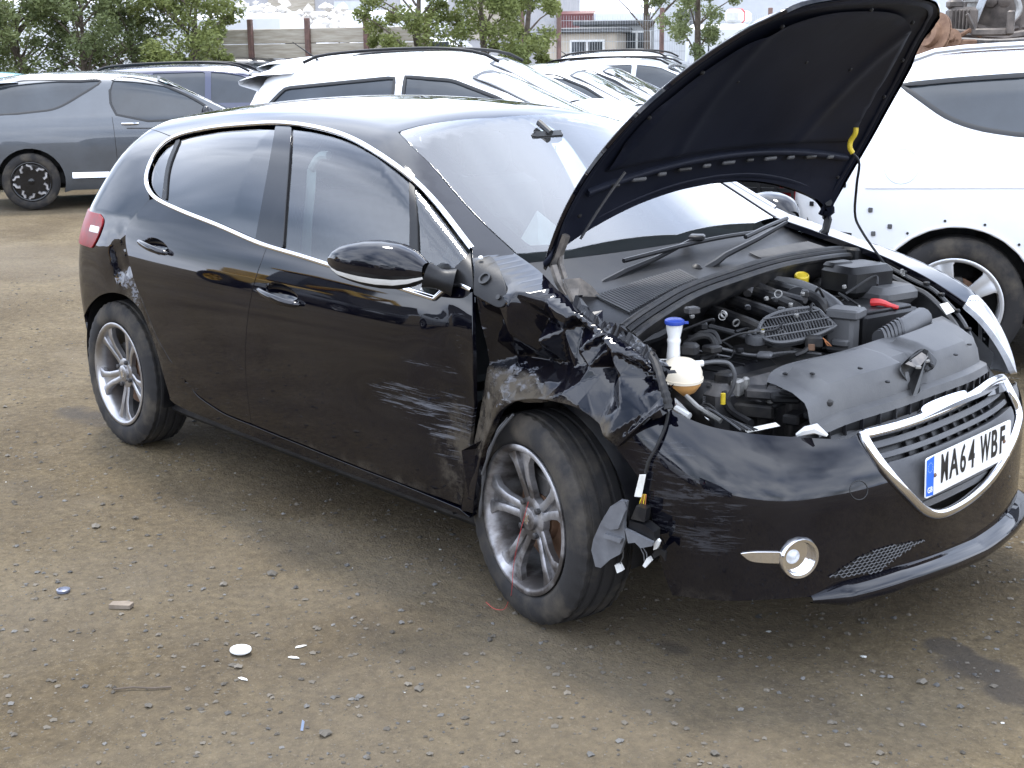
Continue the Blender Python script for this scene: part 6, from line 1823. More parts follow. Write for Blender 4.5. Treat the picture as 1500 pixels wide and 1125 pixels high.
def bg_car(name, label, paint, loc, rz, cfg, group=None, lod=1.0, rails=None, rail_m=None, antenna=None, spoiler=False, mirrors=True, rim=None, style='double', skip=(), chrome=False, sc=1.0, glass=None, parts_extra=None, ws_glass=None, cladding=None):
    T = thing(name, label, 'car', loc, rz, group)
    W, wb, R = cfg['W'], cfg['wb'], cfg['R']
    sz = [.10, .20, .32, .50, .70, .82, .92, 1.00, 1.10, 1.25, 1.40, 1.60, 1.75]
    sy = [-.10, -.05, -.022, -.008, -.0, -.006, -.022, -.048, -.090, -.155, -.222, -.315, -.39]
    zsc = cfg.get('zsc', 1.0)
    SD = Spl([z * zsc for z in sz], [W + y for y in sy]); RF = Spl(*zip(*cfg['roof'])); RXs = Spl(*zip(*cfg['rearx'])); HD = Spl(*zip(*cfg['hood'])); BT = Spl(*zip(*cfg['belt']))
    (wx0, wz0), (wx1, wz1) = cfg['ws']; slope = (wx1 - wx0) / (wz1 - wz0); wn_ = 1 / math.hypot(1, slope)
    plan = Spl([cfg['rear'] - .1, cfg['rear'] + .25, cfg['rear'] + .7, -wb * .5, 0, cfg['front'] - .3, cfg['front'] + .1], [-.11, -.045, -.008, .004, 0, -.03, -.10])

    def side(x, y, z): return np.abs(y) - SD(z) - plan(x) + np.clip((z - 1.0 * zsc) / .4, 0, 1.4) * np.clip((-wb * .55 - x) / 1.2, 0, 1.2) * .05
    def roof_(x, y, z): return z - (RF(x) - .06 * (y / .6)**2)
    def wsc(x, y, z): return (x - (wx0 + (z - wz0) * slope) + .24 * y * y) * wn_
    def rear_(x, y, z): return (RXs(z) + .18 * y * y - x) * .93
    def front_(x, y, z): return x - (cfg['front'] - .42 * np.abs(y)**2.6 - 1.6 * np.clip(z - .55, 0, 1)**2)
    def FU(x, y, z): return smax(smax(smax(side(x, y, z), roof_(x, y, z), .13), wsc(x, y, z), .05), rear_(x, y, z), .18)
    def FS(x, y, z): return smax(smax(side(x, y, z), rear_(x, y, z), .18), front_(x, y, z), .18)
    sp = .06 / lod
    gl = glass or M_CARGLASS
    # side panels: outline with wheel arches; windows cut out
    ar = R + .055
    def arc(cx): return [(cx + ar * math.cos(a), R + .0 + ar * math.sin(a)) for a in np.linspace(-.38, math.pi + .38, 18)]
    xf0 = cfg['front'] - .30; tg = cfg.get('top_gap', .10)
    low = [(xf0, .30)] + arc(0.0) + [(-ar - .06, .20), (-wb + ar + .06, .20)] + arc(-wb)
    top = []
    for z in np.linspace(.30, 1.9, 40):                       # rear edge, up to the roof line
        x = float(RXs(z)) + .13
        if z > float(RF(x)) - tg: break
        top.append((x, z))
    xr1 = top[-1][0]
    for x in np.linspace(xr1 + .04, -.10, 26):                # upper edge: a little under the roof line, then down the pillar
        top.append((x, min(float(RF(x)) - tg, wz0 + (x - wx0) / slope - .055 if x > wx1 - .12 else 9)))
    hoodt = [(x, float(HD(x)) - .035) for x in np.linspace(-.05, xf0, 8)]
    out = np.array(low[::-1][::-1] + [(x, z) for x, z in top] + hoodt)
    holes = [catmull(w, True, 3) if len(w) > 5 else resample(np.array(w, float), .05) for w in cfg['wins']]
    for sg in (-1, 1):
        body = panel('side_panel', out, map_xz(FS if False else (lambda x, y, z: smax(FU(x, y, z) if False else smax(smax(side(x, y, z), roof_(x, y, z), .13), rear_(x, y, z), .18), front_(x, y, z), .18)), sg), paint, T, sp=sp, holes=holes, flip=sg > 0, flange=.012)
        for h_ in holes:
            g_ = panel('side_window', h_, map_xz(lambda x, y, z: smax(side(x, y, z), roof_(x, y, z), .13), sg), gl, T, sp=sp * 1.3, flip=sg > 0, offset=-.010, flange=.01)
        for h_ in holes if lod > 1.2 else ():
            hp = map_xz(lambda x, y, z: smax(side(x, y, z), roof_(x, y, z), .13), sg)(h_[:, 0], h_[:, 1]); hp = resample(hp, .05)
            hn = grad(side, hp) ; band('window_seal', hp, hn, .026, .003, M_INK, T, closed=True, lift=.0)
        for xs in cfg['shuts']:
            zz = np.linspace(.26, float(BT(xs)) + .0, 10); P = map_xz(side, sg)(np.full(10, xs) + .02 * np.sin(zz * 3), zz); P[:, 1] += sg * .0012
            band('shut_line', P, np.tile([0, sg, 0], (10, 1)), .006, .0008, M_INK, T, lift=.0)
        # belt seal
        xb = np.linspace(cfg['wins'][0][0][0] + .02, cfg['wins'][-1][3][0] - .02 if len(cfg['wins'][-1]) > 3 else -.4, 14)
        for hx in cfg.get('handles', (-1.42, -.0)):
            if hx < -.5:
                hz = float(BT(hx)) - .07
                P = map_xz(side, sg)(np.linspace(hx - .09, hx + .09, 6), np.full(6, hz)); P[:, 1] += sg * np.array([.004, .02, .026, .026, .02, .004])
                q = MB(); q.tube(P, .012, 6); q.build('door_handle', M_CHROME if chrome else paint, T)
        if chrome == 'strip':
            pass
        if rails:
            x0, x1 = rails; xx = np.linspace(x0, x1, 16); yy_ = W - .30
            lift = .045 * np.clip(np.minimum(xx - x0, x1 - xx) / .18, 0, 1)**.6
            q = MB(); q.tube([(x, sg * yy_, float(RF(x)) - .02 + l_) for x, l_ in zip(xx, lift)], .017, 8); q.build('roof_rail', rail_m or M_PLASTIC, T)
        if mirrors:
            mx = wx0 - .42; mz = float(BT(mx)) + .06
            q = MB(); q.lathe([(.02, -.10), (.06, -.07), (.075, 0), (.07, .06), (.035, .09), (.001, .10)], 14, Matrix.Translation((mx, sg * (W + .06), mz)) @ Matrix.Rotation(math.pi / 2, 4, 'X') @ Matrix.Diagonal((.75, 1.05, 1, 1))); q.tube([(mx, sg * (W - .06), mz - .05), (mx, sg * (W + .02), mz - .03)], .03, 6); q.build('door_mirror', cfg.get('mirror_mat', paint), T, deg=60)
    # roof sheet (x, theta)
    z0 = .85
    def th(x, z, sg=-1):
        y = map_xz(lambda a, b, c: smax(side(a, b, c), roof_(a, b, c), .13), 1)(np.array([x]), np.array([z]))[0, 1]
        return math.atan2(z - z0, y)
    tp = [(x, z) for x, z in top if xr1 <= x < wx1 + .05 and z > 1.0]
    tq = [(x, z) for x, z in top if x >= wx1 + .05]
    A_ = [(x, math.pi - th(x, z)) for x, z in tp + tq]
    # windscreen opening edge
    ws_e = []
    for z in np.linspace(wz0 + .02, wz1 - .01, 8):
        yb = W - .17 - (z - wz0) * .20; ws_e.append((wx0 + (z - wz0) * slope - .24 * yb * yb + .0, math.pi - math.atan2(z - z0, yb)))
    hdr = [(ws_e[-1][0] + .02, math.pi * .62), (ws_e[-1][0] + .05, math.pi / 2)]
    half = np.array(A_ + ws_e + hdr)
    rx_ = [(tp[0][0] - .03, math.pi * .62), (tp[0][0] - .06, math.pi / 2)]
    full = np.vstack([half, (np.array([[1, -1]]) * half + np.array([[0, math.pi]]))[::-1][1:], (np.array([[1, -1]]) * np.array(rx_[:1]) + np.array([[0, math.pi]])), np.array(rx_[::-1])])
    panel('roof', full, map_xt(FU, 0, z0), paint, T, sp=sp * 1.2, flange=.01, flip=True)
    wso = np.vstack([np.array(ws_e), hdr, (np.array([[1, -1]]) * np.array(ws_e) + np.array([[0, math.pi]]))[::-1]])
    def mws(x, t): return map_xt(lambda a, b, c: smax(wsc(a, b, c), roof_(a, b, c), .02), 0, z0)(x, t)
    lowc = [(wx0 + .02 - .05, math.pi * .42), (wx0 + .02, math.pi / 2), (wx0 + .02 - .05, math.pi * .58)]
    panel('windscreen', np.vstack([wso, lowc]), mws, ws_glass or gl, T, sp=sp * 1.2, offset=-.004, inset=.01, flange=.004, flip=True)
    _w3 = mws(np.vstack([wso, lowc])[:, 0], np.vstack([wso, lowc])[:, 1]); _w3 = resample(_w3, .06); band('screen_seal', _w3, grad(wsc, _w3), .045, .002, M_INK, T, closed=True, lift=.0)
    # tail
    xc = -wb + .3
    def mp(p, z): return map_pz(FU, xc)(p, z)
    pr = math.pi * .80
    zt = tp[0][1] if tp else 1.3
    zt = min(zt, 1.36 * zsc)
    tail = np.array([(-pr, .30), (-pr, .9), (-pr - .12, 1.05 * zsc), (-pr - .22, zt), (-2 * math.pi + pr + .22, zt), (-2 * math.pi + pr + .12, 1.05 * zsc), (-2 * math.pi + pr, .9), (-2 * math.pi + pr, .30)])
    rw = np.array([(-pr - .24, 1.06 * zsc), (-pr - .30, zt - .06), (-2 * math.pi + pr + .30, zt - .06), (-2 * math.pi + pr + .24, 1.06 * zsc)])
    if 'tail' not in skip:
        panel('tailgate', tail, mp, paint, T, sp=sp * 1.3, holes=[resample(rw, .05)])
        panel('rear_window', rw, mp, gl, T, sp=sp * 1.5, offset=-.006)
        for s_ in (0, 1):
            lo_ = np.array([(-pr - .02, .82), (-pr - .20, .84), (-pr - .20, .98), (-pr + .02, 1.02)])
            if s_: lo_ = np.array([[-2 * math.pi, 0]]) + lo_ * np.array([[-1, 1]])
            panel('tail_lamp', lo_, mp, M_LAMPRED, T, sp=.05, offset=.008, flange=.012)
    if spoiler:
        xs_ = tp[0][0]; q = MB(); zr = float(RF(xs_))
        q.grid([[(xs_ + .25, y, zr - .06 * (y / .6)**2 + .012) for y in np.linspace(-.58, .58, 12)], [(xs_ - .02, y, zr - .06 * (y / .6)**2 + .005) for y in np.linspace(-.60, .60, 12)], [(xs_ - .20, y, zr - .045 - .06 * (y / .6)**2) for y in np.linspace(-.58, .58, 12)], [(xs_ - .19, y, zr - .075 - .06 * (y / .6)**2) for y in np.linspace(-.58, .58, 12)], [(xs_ - .02, y, zr - .12 - .06 * (y / .6)**2) for y in np.linspace(-.60, .60, 12)]])
        q.build('spoiler', paint, T, deg=50)
    if 'front' not in skip:
        yy_ = np.linspace(-1, 1, 17); rows = []
        for x in np.linspace(wx0 - .06, cfg['front'] - .06, 14):
            wv = float(SD(float(HD(x)) - .03)) + float(plan(x)) - .015 - .25 * max(0, x - cfg['front'] + .45)**1.5
            rows.append([(x - .22 * (t * wv)**2 * (1 if x > .3 else .9), t * wv, float(HD(x)) + .035 * (1 - t * t) - .03 * abs(t)**6) for t in yy_])
        q = MB(); q.grid(rows); q.f = [f[::-1] for f in q.f]; q.build('bonnet', paint, T, deg=60)
        fb = np.array([(-1.05, .22), (-1.05, .70), (-.6, .72), (0, .72), (.6, .72), (1.05, .70), (1.05, .22)])
        gri = np.array([(-.42, .30), (-.50, .52), (.50, .52), (.42, .30)])
        mf = map_pz(lambda x, y, z: smax(side(x, y, z), front_(x, y, z), .18), .1)
        panel('front_bumper', fb, mf, paint, T, sp=sp * 1.3, holes=[resample(gri, .05)])
        panel('grille', gri, mf, M_INK, T, sp=sp * 1.5, offset=-.03)
        for s_ in (-1, 1):
            panel('headlamp', np.array([(s_ * .55, .60), (s_ * 1.0, .64), (s_ * 1.0, .74), (s_ * .6, .70)]), mf, MATS['lamp_lens'], T, sp=.05, offset=.01, flip=s_ < 0, flange=.02)
    for (cx, sg) in ((0, -1), (0, 1), (-wb, -1), (-wb, 1)):
        make_wheel(T, (cx, sg * (W - .115), R), (0, sg, 0), R=R, W=.20 * R / .31, RR=cfg.get('RR', R * .67), rim_m=rim or M_RIM, style=style, nseg=40, detail=(style == 'split5'), hub_emblem=False)
    for (cx, sg) in ((0, -1), (0, 1), (-wb, -1), (-wb, 1)):
        q = MB(); aa = np.linspace(-.3, math.pi + .3, 16)
        rw_ = [[(cx + (ar - .004) * math.cos(a), sg * y, R + (ar - .004) * math.sin(a)) for a in aa] for y in (W - .04, W - .36)]
        q.grid(rw_); q.add(rw_[1], [tuple(range(16))]); q.build('wheel_arch_liner', M_RUBBER, T)
    q = MB(); q.box((-wb / 2, 0, .33), (wb + .9, W * 1.5, .22), bev=.05); q.box((-wb / 2 - .2, 0, .62), (wb * .8, W * 1.35, .5), bev=.08)
    q.build('underbody', M_RUBBER, T)
    if antenna:
        x_, y_ = antenna; zr = float(RF(x_)); q = MB(); q.tube([(x_ + .02, y_, zr - .01), (x_ - .02, y_, zr + .03), (x_ - .26, y_, zr + .19)], [.018, .009, .004], 6); q.build('aerial', M_PLASTIC, T)
    if parts_extra: parts_extra(T, dict(side=side, FU=FU, SD=SD, RF=RF, BT=BT, map=map_xz))
    return T


def swap_paint(o, a, b):
    if o.data is not None and a.name in [m_.name for m_ in o.data.materials if m_]:
        o.data = o.data.copy()
        for i, m_ in enumerate(o.data.materials):
            if m_ == a: o.data.materials[i] = b
    for c in o.children: swap_paint(c, a, b)


def car_like(src, label, loc, rz, a=None, b=None):
    """another car of the same build, copied with all its parts, in its own colour"""
    c = copy_tree(src); c.location = loc; c.rotation_euler = (0, 0, rz); c['label'] = label
    if a is not None and a != b: swap_paint(c, a, b)
    return c


def cfg_of(base, **kw):
    c = dict(base); c.update(kw); return c


def ground_at(u, dist):
    """ground point in the direction of photo column u at a horizontal distance"""
    d = CF + CR * ((u - 750.0) / CAM_F); d = d / math.hypot(d[0], d[1]); return (CAM_POS[0] + d[0] * dist, CAM_POS[1] + d[1] * dist)


def put(u, dist, heading, back):
    """origin (front axle) so that the point `back` metres behind it sits at (u, dist)"""
    x, y = ground_at(u, dist); h = math.radians(heading); return (x + math.cos(h) * back, y + math.sin(h) * back, 0.0), h


SUV = cfg_of(HATCH, wb=2.65, W=.90, front=.86, rear=-3.38, R=.345, zsc=1.12, roof=[(-3.4, 1.52), (-3.0, 1.58), (-2.4, 1.64), (-1.8, 1.66), (-1.25, 1.63), (-.95, 1.57)], ws=((-.08, 1.12), (-.95, 1.57)),
             rearx=[(.3, -3.25), (.6, -3.36), (.9, -3.34), (1.1, -3.28), (1.3, -3.17), (1.5, -3.06), (1.7, -2.95)], hood=[(-.12, 1.13), (.25, 1.08), (.55, .99), (.78, .84), (.86, .6)], belt=[(-3.2, 1.17), (-1.5, 1.10), (-.15, 1.06)],
             wins=[[(-2.98, 1.27), (-2.72, 1.47), (-1.70, 1.53), (-1.70, 1.14), (-2.75, 1.19)], [(-1.62, 1.535), (-1.2, 1.50), (-.80, 1.36), (-.38, 1.14), (-1.62, 1.13)]], shuts=[-1.66, -.30], RR=.225)

# 1. grey three-door hatchback, far left
DS = cfg_of(HATCH, wb=2.46, rear=-3.12, wins=[[(-2.98, 1.07), (-2.74, 1.34), (-1.85, 1.385), (-1.62, 1.385), (-1.85, 1.24), (-2.12, 1.10), (-2.3, 1.07)], [(-1.50, 1.39), (-1.10, 1.37), (-.74, 1.23), (-.50, 1.08), (-.42, 1.00), (-1.50, 1.015)]], shuts=[-1.55], handles=(-1.36,), mirror_mat=M_GLOSSBLK)
h_ = 66
loc, hr = put(78, 16.6, h_, 2.46)


def ds_extra(T, E):
    q = MB(); P = E['map'](E['side'], -1)(np.linspace(-2.02, -.55, 12), np.linspace(.37, .345, 12)); P[:, 1] -= .004
    band('sill_strip', P, np.tile([0, -.95, .3], (12, 1)), .075, .006, M_CHROME, T)
    P = E['map'](E['side'], -1)(np.linspace(-1.40, -.5, 10), np.linspace(.865, .845, 10)); P[:, 1] -= .001
    band('door_crease', P, np.tile([0, -.95, .1], (10, 1)), .012, .002, M_INK, T)


bg_car('parked_hatchback', 'dark grey three-door hatchback with bright sill strip and black alloy wheels', P_GREY, loc, hr, DS, lod=1.6, rim=M_GLOSSBLK, style='claw', chrome=True, parts_extra=ds_extra, spoiler=True)
# 2. turquoise car at the left edge
loc, hr = put(-45, 19.6, 58, 2.2)
CYAN = bg_car('parked_hatchback', 'turquoise hatchback parked behind the dark grey three-door', P_CYAN, loc, hr, cfg_of(HATCH), ws_glass=M_PALEGLASS, lod=1.25)
# 3. dark blue estate with roof rails
EST = cfg_of(HATCH, wb=2.65, rear=-3.60, roof=[(-3.7, 1.42), (-3.2, 1.47), (-2.6, 1.52), (-1.8, 1.54), (-1.2, 1.50), (-.9, 1.43)], rearx=[(.2, -3.50), (.5, -3.60), (.9, -3.58), (1.2, -3.46), (1.4, -3.35), (1.55, -3.25)], wins=[[(-3.25, 1.10), (-3.05, 1.37), (-2.40, 1.42), (-2.40, 1.05)], [(-2.32, 1.425), (-1.60, 1.44), (-1.60, 1.03), (-2.32, 1.05)], [(-1.52, 1.44), (-1.15, 1.40), (-.78, 1.25), (-.40, 1.02), (-1.52, 1.02)]])
loc, hr = put(290, 20.0, 52, 2.1)
ESTATE = bg_car('parked_estate_car', 'dark blue estate car with black roof rails', P_BLUE, loc, hr, EST, rails=(-3.1, -1.0))
# 4. dark tall car behind it
loc, hr = put(310, 26.0, 50, 2.9)
DARKSUV = bg_car('parked_suv', 'black high-roofed car standing in front of the hedge', P_DARK, loc, hr, cfg_of(SUV), spoiler=True)
# 5. white crossover with an aerial on its roof
loc, hr = put(380, 11.6, 36, 3.12)
bg_car('parked_hatchback', 'white hatchback with dark windows right behind the black roof', P_WHITE, loc, hr, cfg_of(HATCH, zsc=1.04, roof=[(-3.2, 1.46), (-2.8, 1.52), (-2.3, 1.565), (-1.7, 1.57), (-1.2, 1.54), (-.9, 1.48)], ws=((-.02, 1.06), (-.92, 1.48)),
       wins=[[(-2.70, 1.17), (-2.50, 1.38), (-1.60, 1.455), (-1.60, 1.10), (-2.5, 1.13)], [(-1.52, 1.46), (-1.15, 1.43), (-.78, 1.30), (-.36, 1.08), (-1.52, 1.08)]]), lod=1.4, spoiler=True, ws_glass=M_PALEGLASS, mirrors=False)
# 6. white SUV with black rails behind it
loc, hr = put(470, 14.8, 36, 3.2)
WSUV = bg_car('parked_suv', 'white SUV with black roof rails and a sticker strip on its side window', P_WHITE, loc, hr, cfg_of(SUV), lod=1.3, rails=(-3.0, -.95), spoiler=True, ws_glass=M_PALEGLASS, antenna=(-3.0, -.2))
# 7. another white car further back
loc, hr = put(420, 19.5, 36, 3.2)
car_like(DARKSUV, 'white car behind the railed SUV, only its roof and spoiler showing', loc, hr, P_DARK, P_WHITE)
# 8-11. row further right
for (u, D_, hd, src, a_, b_, lab) in ((640, 16.8, 33, CYAN, P_CYAN, P_WHITE, 'white car whose pale windscreen shows beyond the railed white SUV'), (720, 20.5, 32, CYAN, P_CYAN, P_SILVER, 'silver hatchback next along the row with dark pillar trim'),
                                     (830, 23.5, 30, ESTATE, P_BLUE, P_SILVER, 'silver estate with dark side windows below the wire fence'), (842, 27.0, 30, WSUV, P_WHITE, P_WHITE, 'white railed car at the end of the row nearest the wire fence')):
    loc, hr = put(u, D_, hd, 2.9)
    car_like(src, lab, loc, hr, a_, b_)

# 12. white SUV on the right, rear bumper gone
KG = cfg_of(SUV, wb=2.69, W=.92, front=.92, rear=-3.55, R=.346, RR=.236, top_gap=.062, roof=[(-3.9, 1.45), (-3.3, 1.535), (-2.6, 1.595), (-1.9, 1.615), (-1.25, 1.60), (-.95, 1.55)], rearx=[(.3, -3.50), (.6, -3.56), (.9, -3.70), (1.1, -3.72), (1.3, -3.64), (1.5, -3.50), (1.7, -3.30)],
            wins=[[(-3.02, 1.435), (-3.02, 1.435), (-2.70, 1.465), (-1.98, 1.505), (-1.98, 1.505), (-2.13, 1.185), (-2.13, 1.185), (-2.45, 1.20), (-2.66, 1.235), (-2.79, 1.285), (-2.92, 1.37)], [(-1.93, 1.515), (-1.45, 1.525), (-1.45, 1.13), (-2.08, 1.18)], [(-1.37, 1.525), (-1.1, 1.48), (-.75, 1.34), (-.36, 1.13), (-1.37, 1.12)]], shuts=[-1.41, -.30], handles=(-1.28, -2.02))
HK = 29.0
kx, ky = ground_at(1388, 7.05); hk = math.radians(HK)
# ground_at gives the wheel's outer face; step in half the track
loc = (kx + math.cos(hk) * 2.69 - math.sin(hk) * .86, ky + math.sin(hk) * 2.69 + math.cos(hk) * .86, 0)


def kuga_extra(T, E):
    ms = E['map'](E['side'], -1)
    # fuel flap
    a = np.linspace(0, 2 * math.pi, 25)[:-1]; P = ms(-2.98 + .085 * np.cos(a), 1.04 + .085 * np.sin(a)); P[:, 1] -= .001
    band('fuel_flap', P, np.tile([0, -.97, .2], (24, 1)), .005, .0008, P_SILVER, T, closed=True, lift=0)
    zz = np.linspace(1.18, .62, 12); P = ms(-2.10 + .0 * zz - .10 * np.clip((1.0 - zz) / .4, 0, 1)**2, zz); P[:, 1] -= .001
    band('shut_line', P, np.tile([0, -.97, .1], (12, 1)), .007, .0008, M_INK, T, lift=0)
    xx = np.linspace(-3.15, -.4, 30); P = ms(xx, .93 + .03 * np.sin((xx + 3.2) * .9)); P[:, 1] -= .002
    band('body_crease', P, np.tile([0, -.97, .3], (30, 1)), .012, .003, P_WHITE, T, lift=0)
    # bare arch lip with empty clip holes where the cladding is missing
    for k, t in enumerate(np.linspace(.4, 2.6, 6)):
        p_ = ms(np.array([-2.69 + .435 * math.cos(t)]), np.array([.346 + .435 * math.sin(t)]))[0]
        q = MB(); q.lathe([(.007, 0), (.007, .003), (.001, .003)], 8, frame(p_ + np.array([0, -.001, 0]), (0, -1, .05))); q.build('clip_hole', M_INK, T)
    a = np.linspace(-.1, 3.0, 30); P = ms(-2.69 + .408 * np.cos(a), .346 + .408 * np.sin(a))
    band('arch_lip', P, np.tile([0, -1, 0], (30, 1)), .016, .006, P_WHITE, T)
    # exposed tail structure: crash bar, vents, brackets
    q = MB(); q.box((-3.44, 0, .58), (.06, 1.30, .11), bev=.01); q.build('crash_bar', M_PLASTIC, T)
    vp = ms(np.array([-3.30]), np.array([.62]))[0]; q = MB(); q.box(vp, (.20, .03, .17), bev=.008)
    for k in range(5): q.box(vp + np.array([0, -.016, -.06 + .03 * k]), (.18, .02, .008))
    q.build('air_vent', M_PLASTIC, T)
    for k, (x, z) in enumerate(((-3.42, .84), (-3.34, .80), (-3.10, .70), (-3.26, .94), (-3.12, .82), (-3.02, .74), (-3.38, .92))):
        p_ = ms(np.array([x]), np.array([z]))[0]; q = MB(); q.box(p_ + np.array([0, -.004, 0]), (.022, .008, .024), bev=.003); q.build('bumper_clip', M_GREYPL if k % 3 else M_PLASTIC, T)


KUGA = bg_car('stripped_suv', 'white SUV with its rear bumper and arch trim removed', P_WHITE, loc, hk, KG, lod=2.2, rails=(-3.0, -.9), rail_m=P_SILVER, style='split5', parts_extra=kuga_extra, rim=mat('pale_alloy', (.55, .56, .57), .35, metal=.6, var=.08))
# cars on the near side of the yard, mirrored in the hatchback's doors and windows
for (x, y, hd, src, a_, b_, col_) in ((-11.5, -9.5, 8, CYAN, P_CYAN, P_DARK, 'black'), (-6.6, -10.2, 4, CYAN, P_CYAN, P_SILVER, 'silver'), (-2.0, -9.6, -3, DARKSUV, P_DARK, P_DARK, 'tall black'), (2.9, -10.0, 2, CYAN, P_CYAN, P_WHITE, 'white'), (7.6, -9.8, -4, DARKSUV, P_DARK, P_GREY, 'tall grey')):
    car_like(src, 'parked %s car seen only as a reflection in the black hatchback' % col_, (x, y, 0), math.radians(hd), a_, b_)
# ==================================================================  behind the cars
def leafy_mat(name, c1, c2):
    m = bpy.data.materials.new(name); m.use_nodes = True
    n, l = m.node_tree.nodes, m.node_tree.links; b = n['Principled BSDF']
    at = n.new('ShaderNodeAttribute'); at.attribute_name = 'tint'
    mx = n.new('ShaderNodeMix'); mx.data_type = 'RGBA'; mx.inputs[6].default_value = (*c1, 1); mx.inputs[7].default_value = (*c2, 1)
    l.new(at.outputs['Fac'], mx.inputs[0]); l.new(mx.outputs[2], b.inputs['Base Color'])
    b.inputs['Roughness'].default_value = .55; b.inputs['Specular IOR Level'].default_value = .3
    tr = n.new('ShaderNodeBsdfTranslucent'); l.new(mx.outputs[2], tr.inputs[0])
    ms = n.new('ShaderNodeMixShader'); ms.inputs[0].default_value = .35
    l.new(b.outputs[0], ms.inputs[1]); l.new(tr.outputs[0], ms.inputs[2]); l.new(ms.outputs[0], n['Material Output'].inputs[0])
    return m


M_LEAF = leafy_mat('leaf_green', (.10, .125, .050), (.23, .265, .11))
M_LEAF2 = leafy_mat('leaf_yellow_green', (.11, .135, .04), (.27, .30, .10))
M_BARK = mat('bark', (.07, .055, .04), .9, col2=(.14, .11, .085), scale=20)


def tree(label, loc, w, h, base, n_clump, n_leaf, leaf, seed, m, group=None, name='leafy_tree'):
    """tree > trunk, crown: branches end in clumps of small leaf blades"""
    T = thing(name, label, 'tree', loc, 0, group); rg = random.Random(seed)
    cl = []; q = MB()
    q.tube([(0, 0, 0), (.03, .02, base * .6), (rg.uniform(-.1, .1), rg.uniform(-.1, .1), base + h * .35), (rg.uniform(-.2, .2), rg.uniform(-.2, .2), base + h * .8)], [.09, .075, .05, .015], 8)
    for k in range(n_clump):
        a = rg.uniform(0, 6.283); t = rg.random(); zz = base + h * (t**.85)
        rad = w / 2 * (.35 + .65 * math.sin(math.pi * min(1, .18 + .75 * t))) * rg.uniform(.35, 1.0)
        c = Vector((rad * math.cos(a), rad * math.sin(a), zz)); cl.append((c, rg.uniform(.16, .34) * w / 2.6))
        if k % 2 == 0:
            z1 = max(.2, zz - rad * rg.uniform(.5, 1.0)); q.tube([(0, 0, z1), (c.x * .5, c.y * .5, (z1 + zz) / 2 + .05), tuple(c)], [.022, .014, .005], 5)
    q.build('trunk', M_BARK, T)
    V = []; Fc = []; tint = []
    for c, r in cl:
        shade = rg.uniform(0, .55)
        for _ in range(n_leaf):
            d = Vector((rg.gauss(0, 1), rg.gauss(0, 1), rg.gauss(0, .8))); d *= r * rg.random()**.45 / max(d.length, 1e-3)
            p_ = c + d; L = leaf * rg.uniform(.6, 1.35)
            a = Vector((rg.gauss(0, 1), rg.gauss(0, 1), rg.gauss(0, .7))).normalized(); b = a.cross(Vector((rg.gauss(0, 1), rg.gauss(0, 1), rg.gauss(0, 1)))).normalized()
            k = len(V); V += [p_ - a * L, p_ + b * L * .42, p_ + a * L, p_ - b * L * .42]; Fc.append((k, k + 1, k + 2, k + 3))
            tt = min(1, max(0, shade + rg.uniform(0, .45))); tint += [tt] * 4
    o = new_obj('crown', V, Fc, m, T, False)
    at = o.data.color_attributes.new('tint', 'FLOAT_COLOR', 'POINT'); at.data.foreach_set('color', [q_ for t in tint for q_ in (t, t, t, 1.0)])
    return T


def gp(u, D_): x, y = ground_at(u, D_); return (x, y, 0)


HG = 'bushy trees of the hedge behind the parked cars'
for k, (u, D_, w, h, b_, sd_, mm) in enumerate(((-30, 24.5, 3.0, 3.4, .5, 1, M_LEAF), (75, 25.0, 2.6, 2.5, .4, 2, M_LEAF), (165, 24.6, 2.6, 3.2, .4, 3, M_LEAF), (240, 25.2, 2.6, 3.6, .4, 4, M_LEAF), (310, 24.4, 2.2, 3.0, .5, 5, M_LEAF2))):
    tree(('broad bushy hedge tree behind the turquoise car', 'low bushy hedge tree above the grey hatchback roof', 'dense bushy hedge tree above the grey hatchback windscreen', 'tall bushy hedge tree above the dark blue estate', 'yellow-green hedge tree next to the board wall')[k], gp(u, D_), w, h, b_, 70, 260, .038, sd_, mm, HG, 'hedge_tree')
for k, (u, D_, w, h, b_, sd_) in enumerate(((625, 22.5, 1.9, 3.4, .6, 11), (715, 22.0, 2.1, 3.2, .6, 12), (775, 23.0, 1.5, 3.6, .5, 13))):
    tree(('yellow-green tree rising behind the railed white SUV', 'bushy yellow-green tree above the white SUV windscreen', 'slim tree growing against the wire fence')[k], gp(u, D_), w, h, b_, 62, 260, .037, sd_, M_LEAF2, name='leafy_tree')
tree('tree with hanging branches beside the fence, above the silver estate', gp(1010, 26.0), 1.7, 3.0, 1.4, 46, 220, .037, 15, M_LEAF)
tree('dark leafy tree overhanging the wire fence between its posts', gp(940, 30.0), 3.2, 1.9, 2.5, 40, 220, .04, 16, M_LEAF)

# board wall with posts
M_BOARD = mat('weathered_board', (.30, .26, .20), .85, col2=(.46, .42, .35), scale=4, stretch=(.6, 1, 6), bump=.003, bump_scale=20)
M_STEELPOST = mat('rusty_post', (.10, .06, .05), .7, col2=(.18, .10, .08), scale=12)
x0, y0 = ground_at(322, 26.0); x1, y1 = ground_at(640, 24.0)
WALL = thing('board_wall', 'weathered timber board wall with steel posts behind the white SUV', 'wall', (x0, y0, 0), math.atan2(y1 - y0, x1 - x0)); LW = math.hypot(x1 - x0, y1 - y0)
nb = 4
for i in range(nb):
    for k in range(8):
        q = MB(); q.box((LW * (i + .5) / nb, .01 * ((i * 3 + k) % 3), .14 + .265 * k), (LW / nb - .02, .05, .255), bev=.008); q.build('board', M_BOARD, WALL)
for i in range(nb + 1):
    q = MB(); q.box((LW * i / nb, -.06, 1.15), (.09, .08, 2.3), bev=.01); q.build('post', M_STEELPOST, WALL)
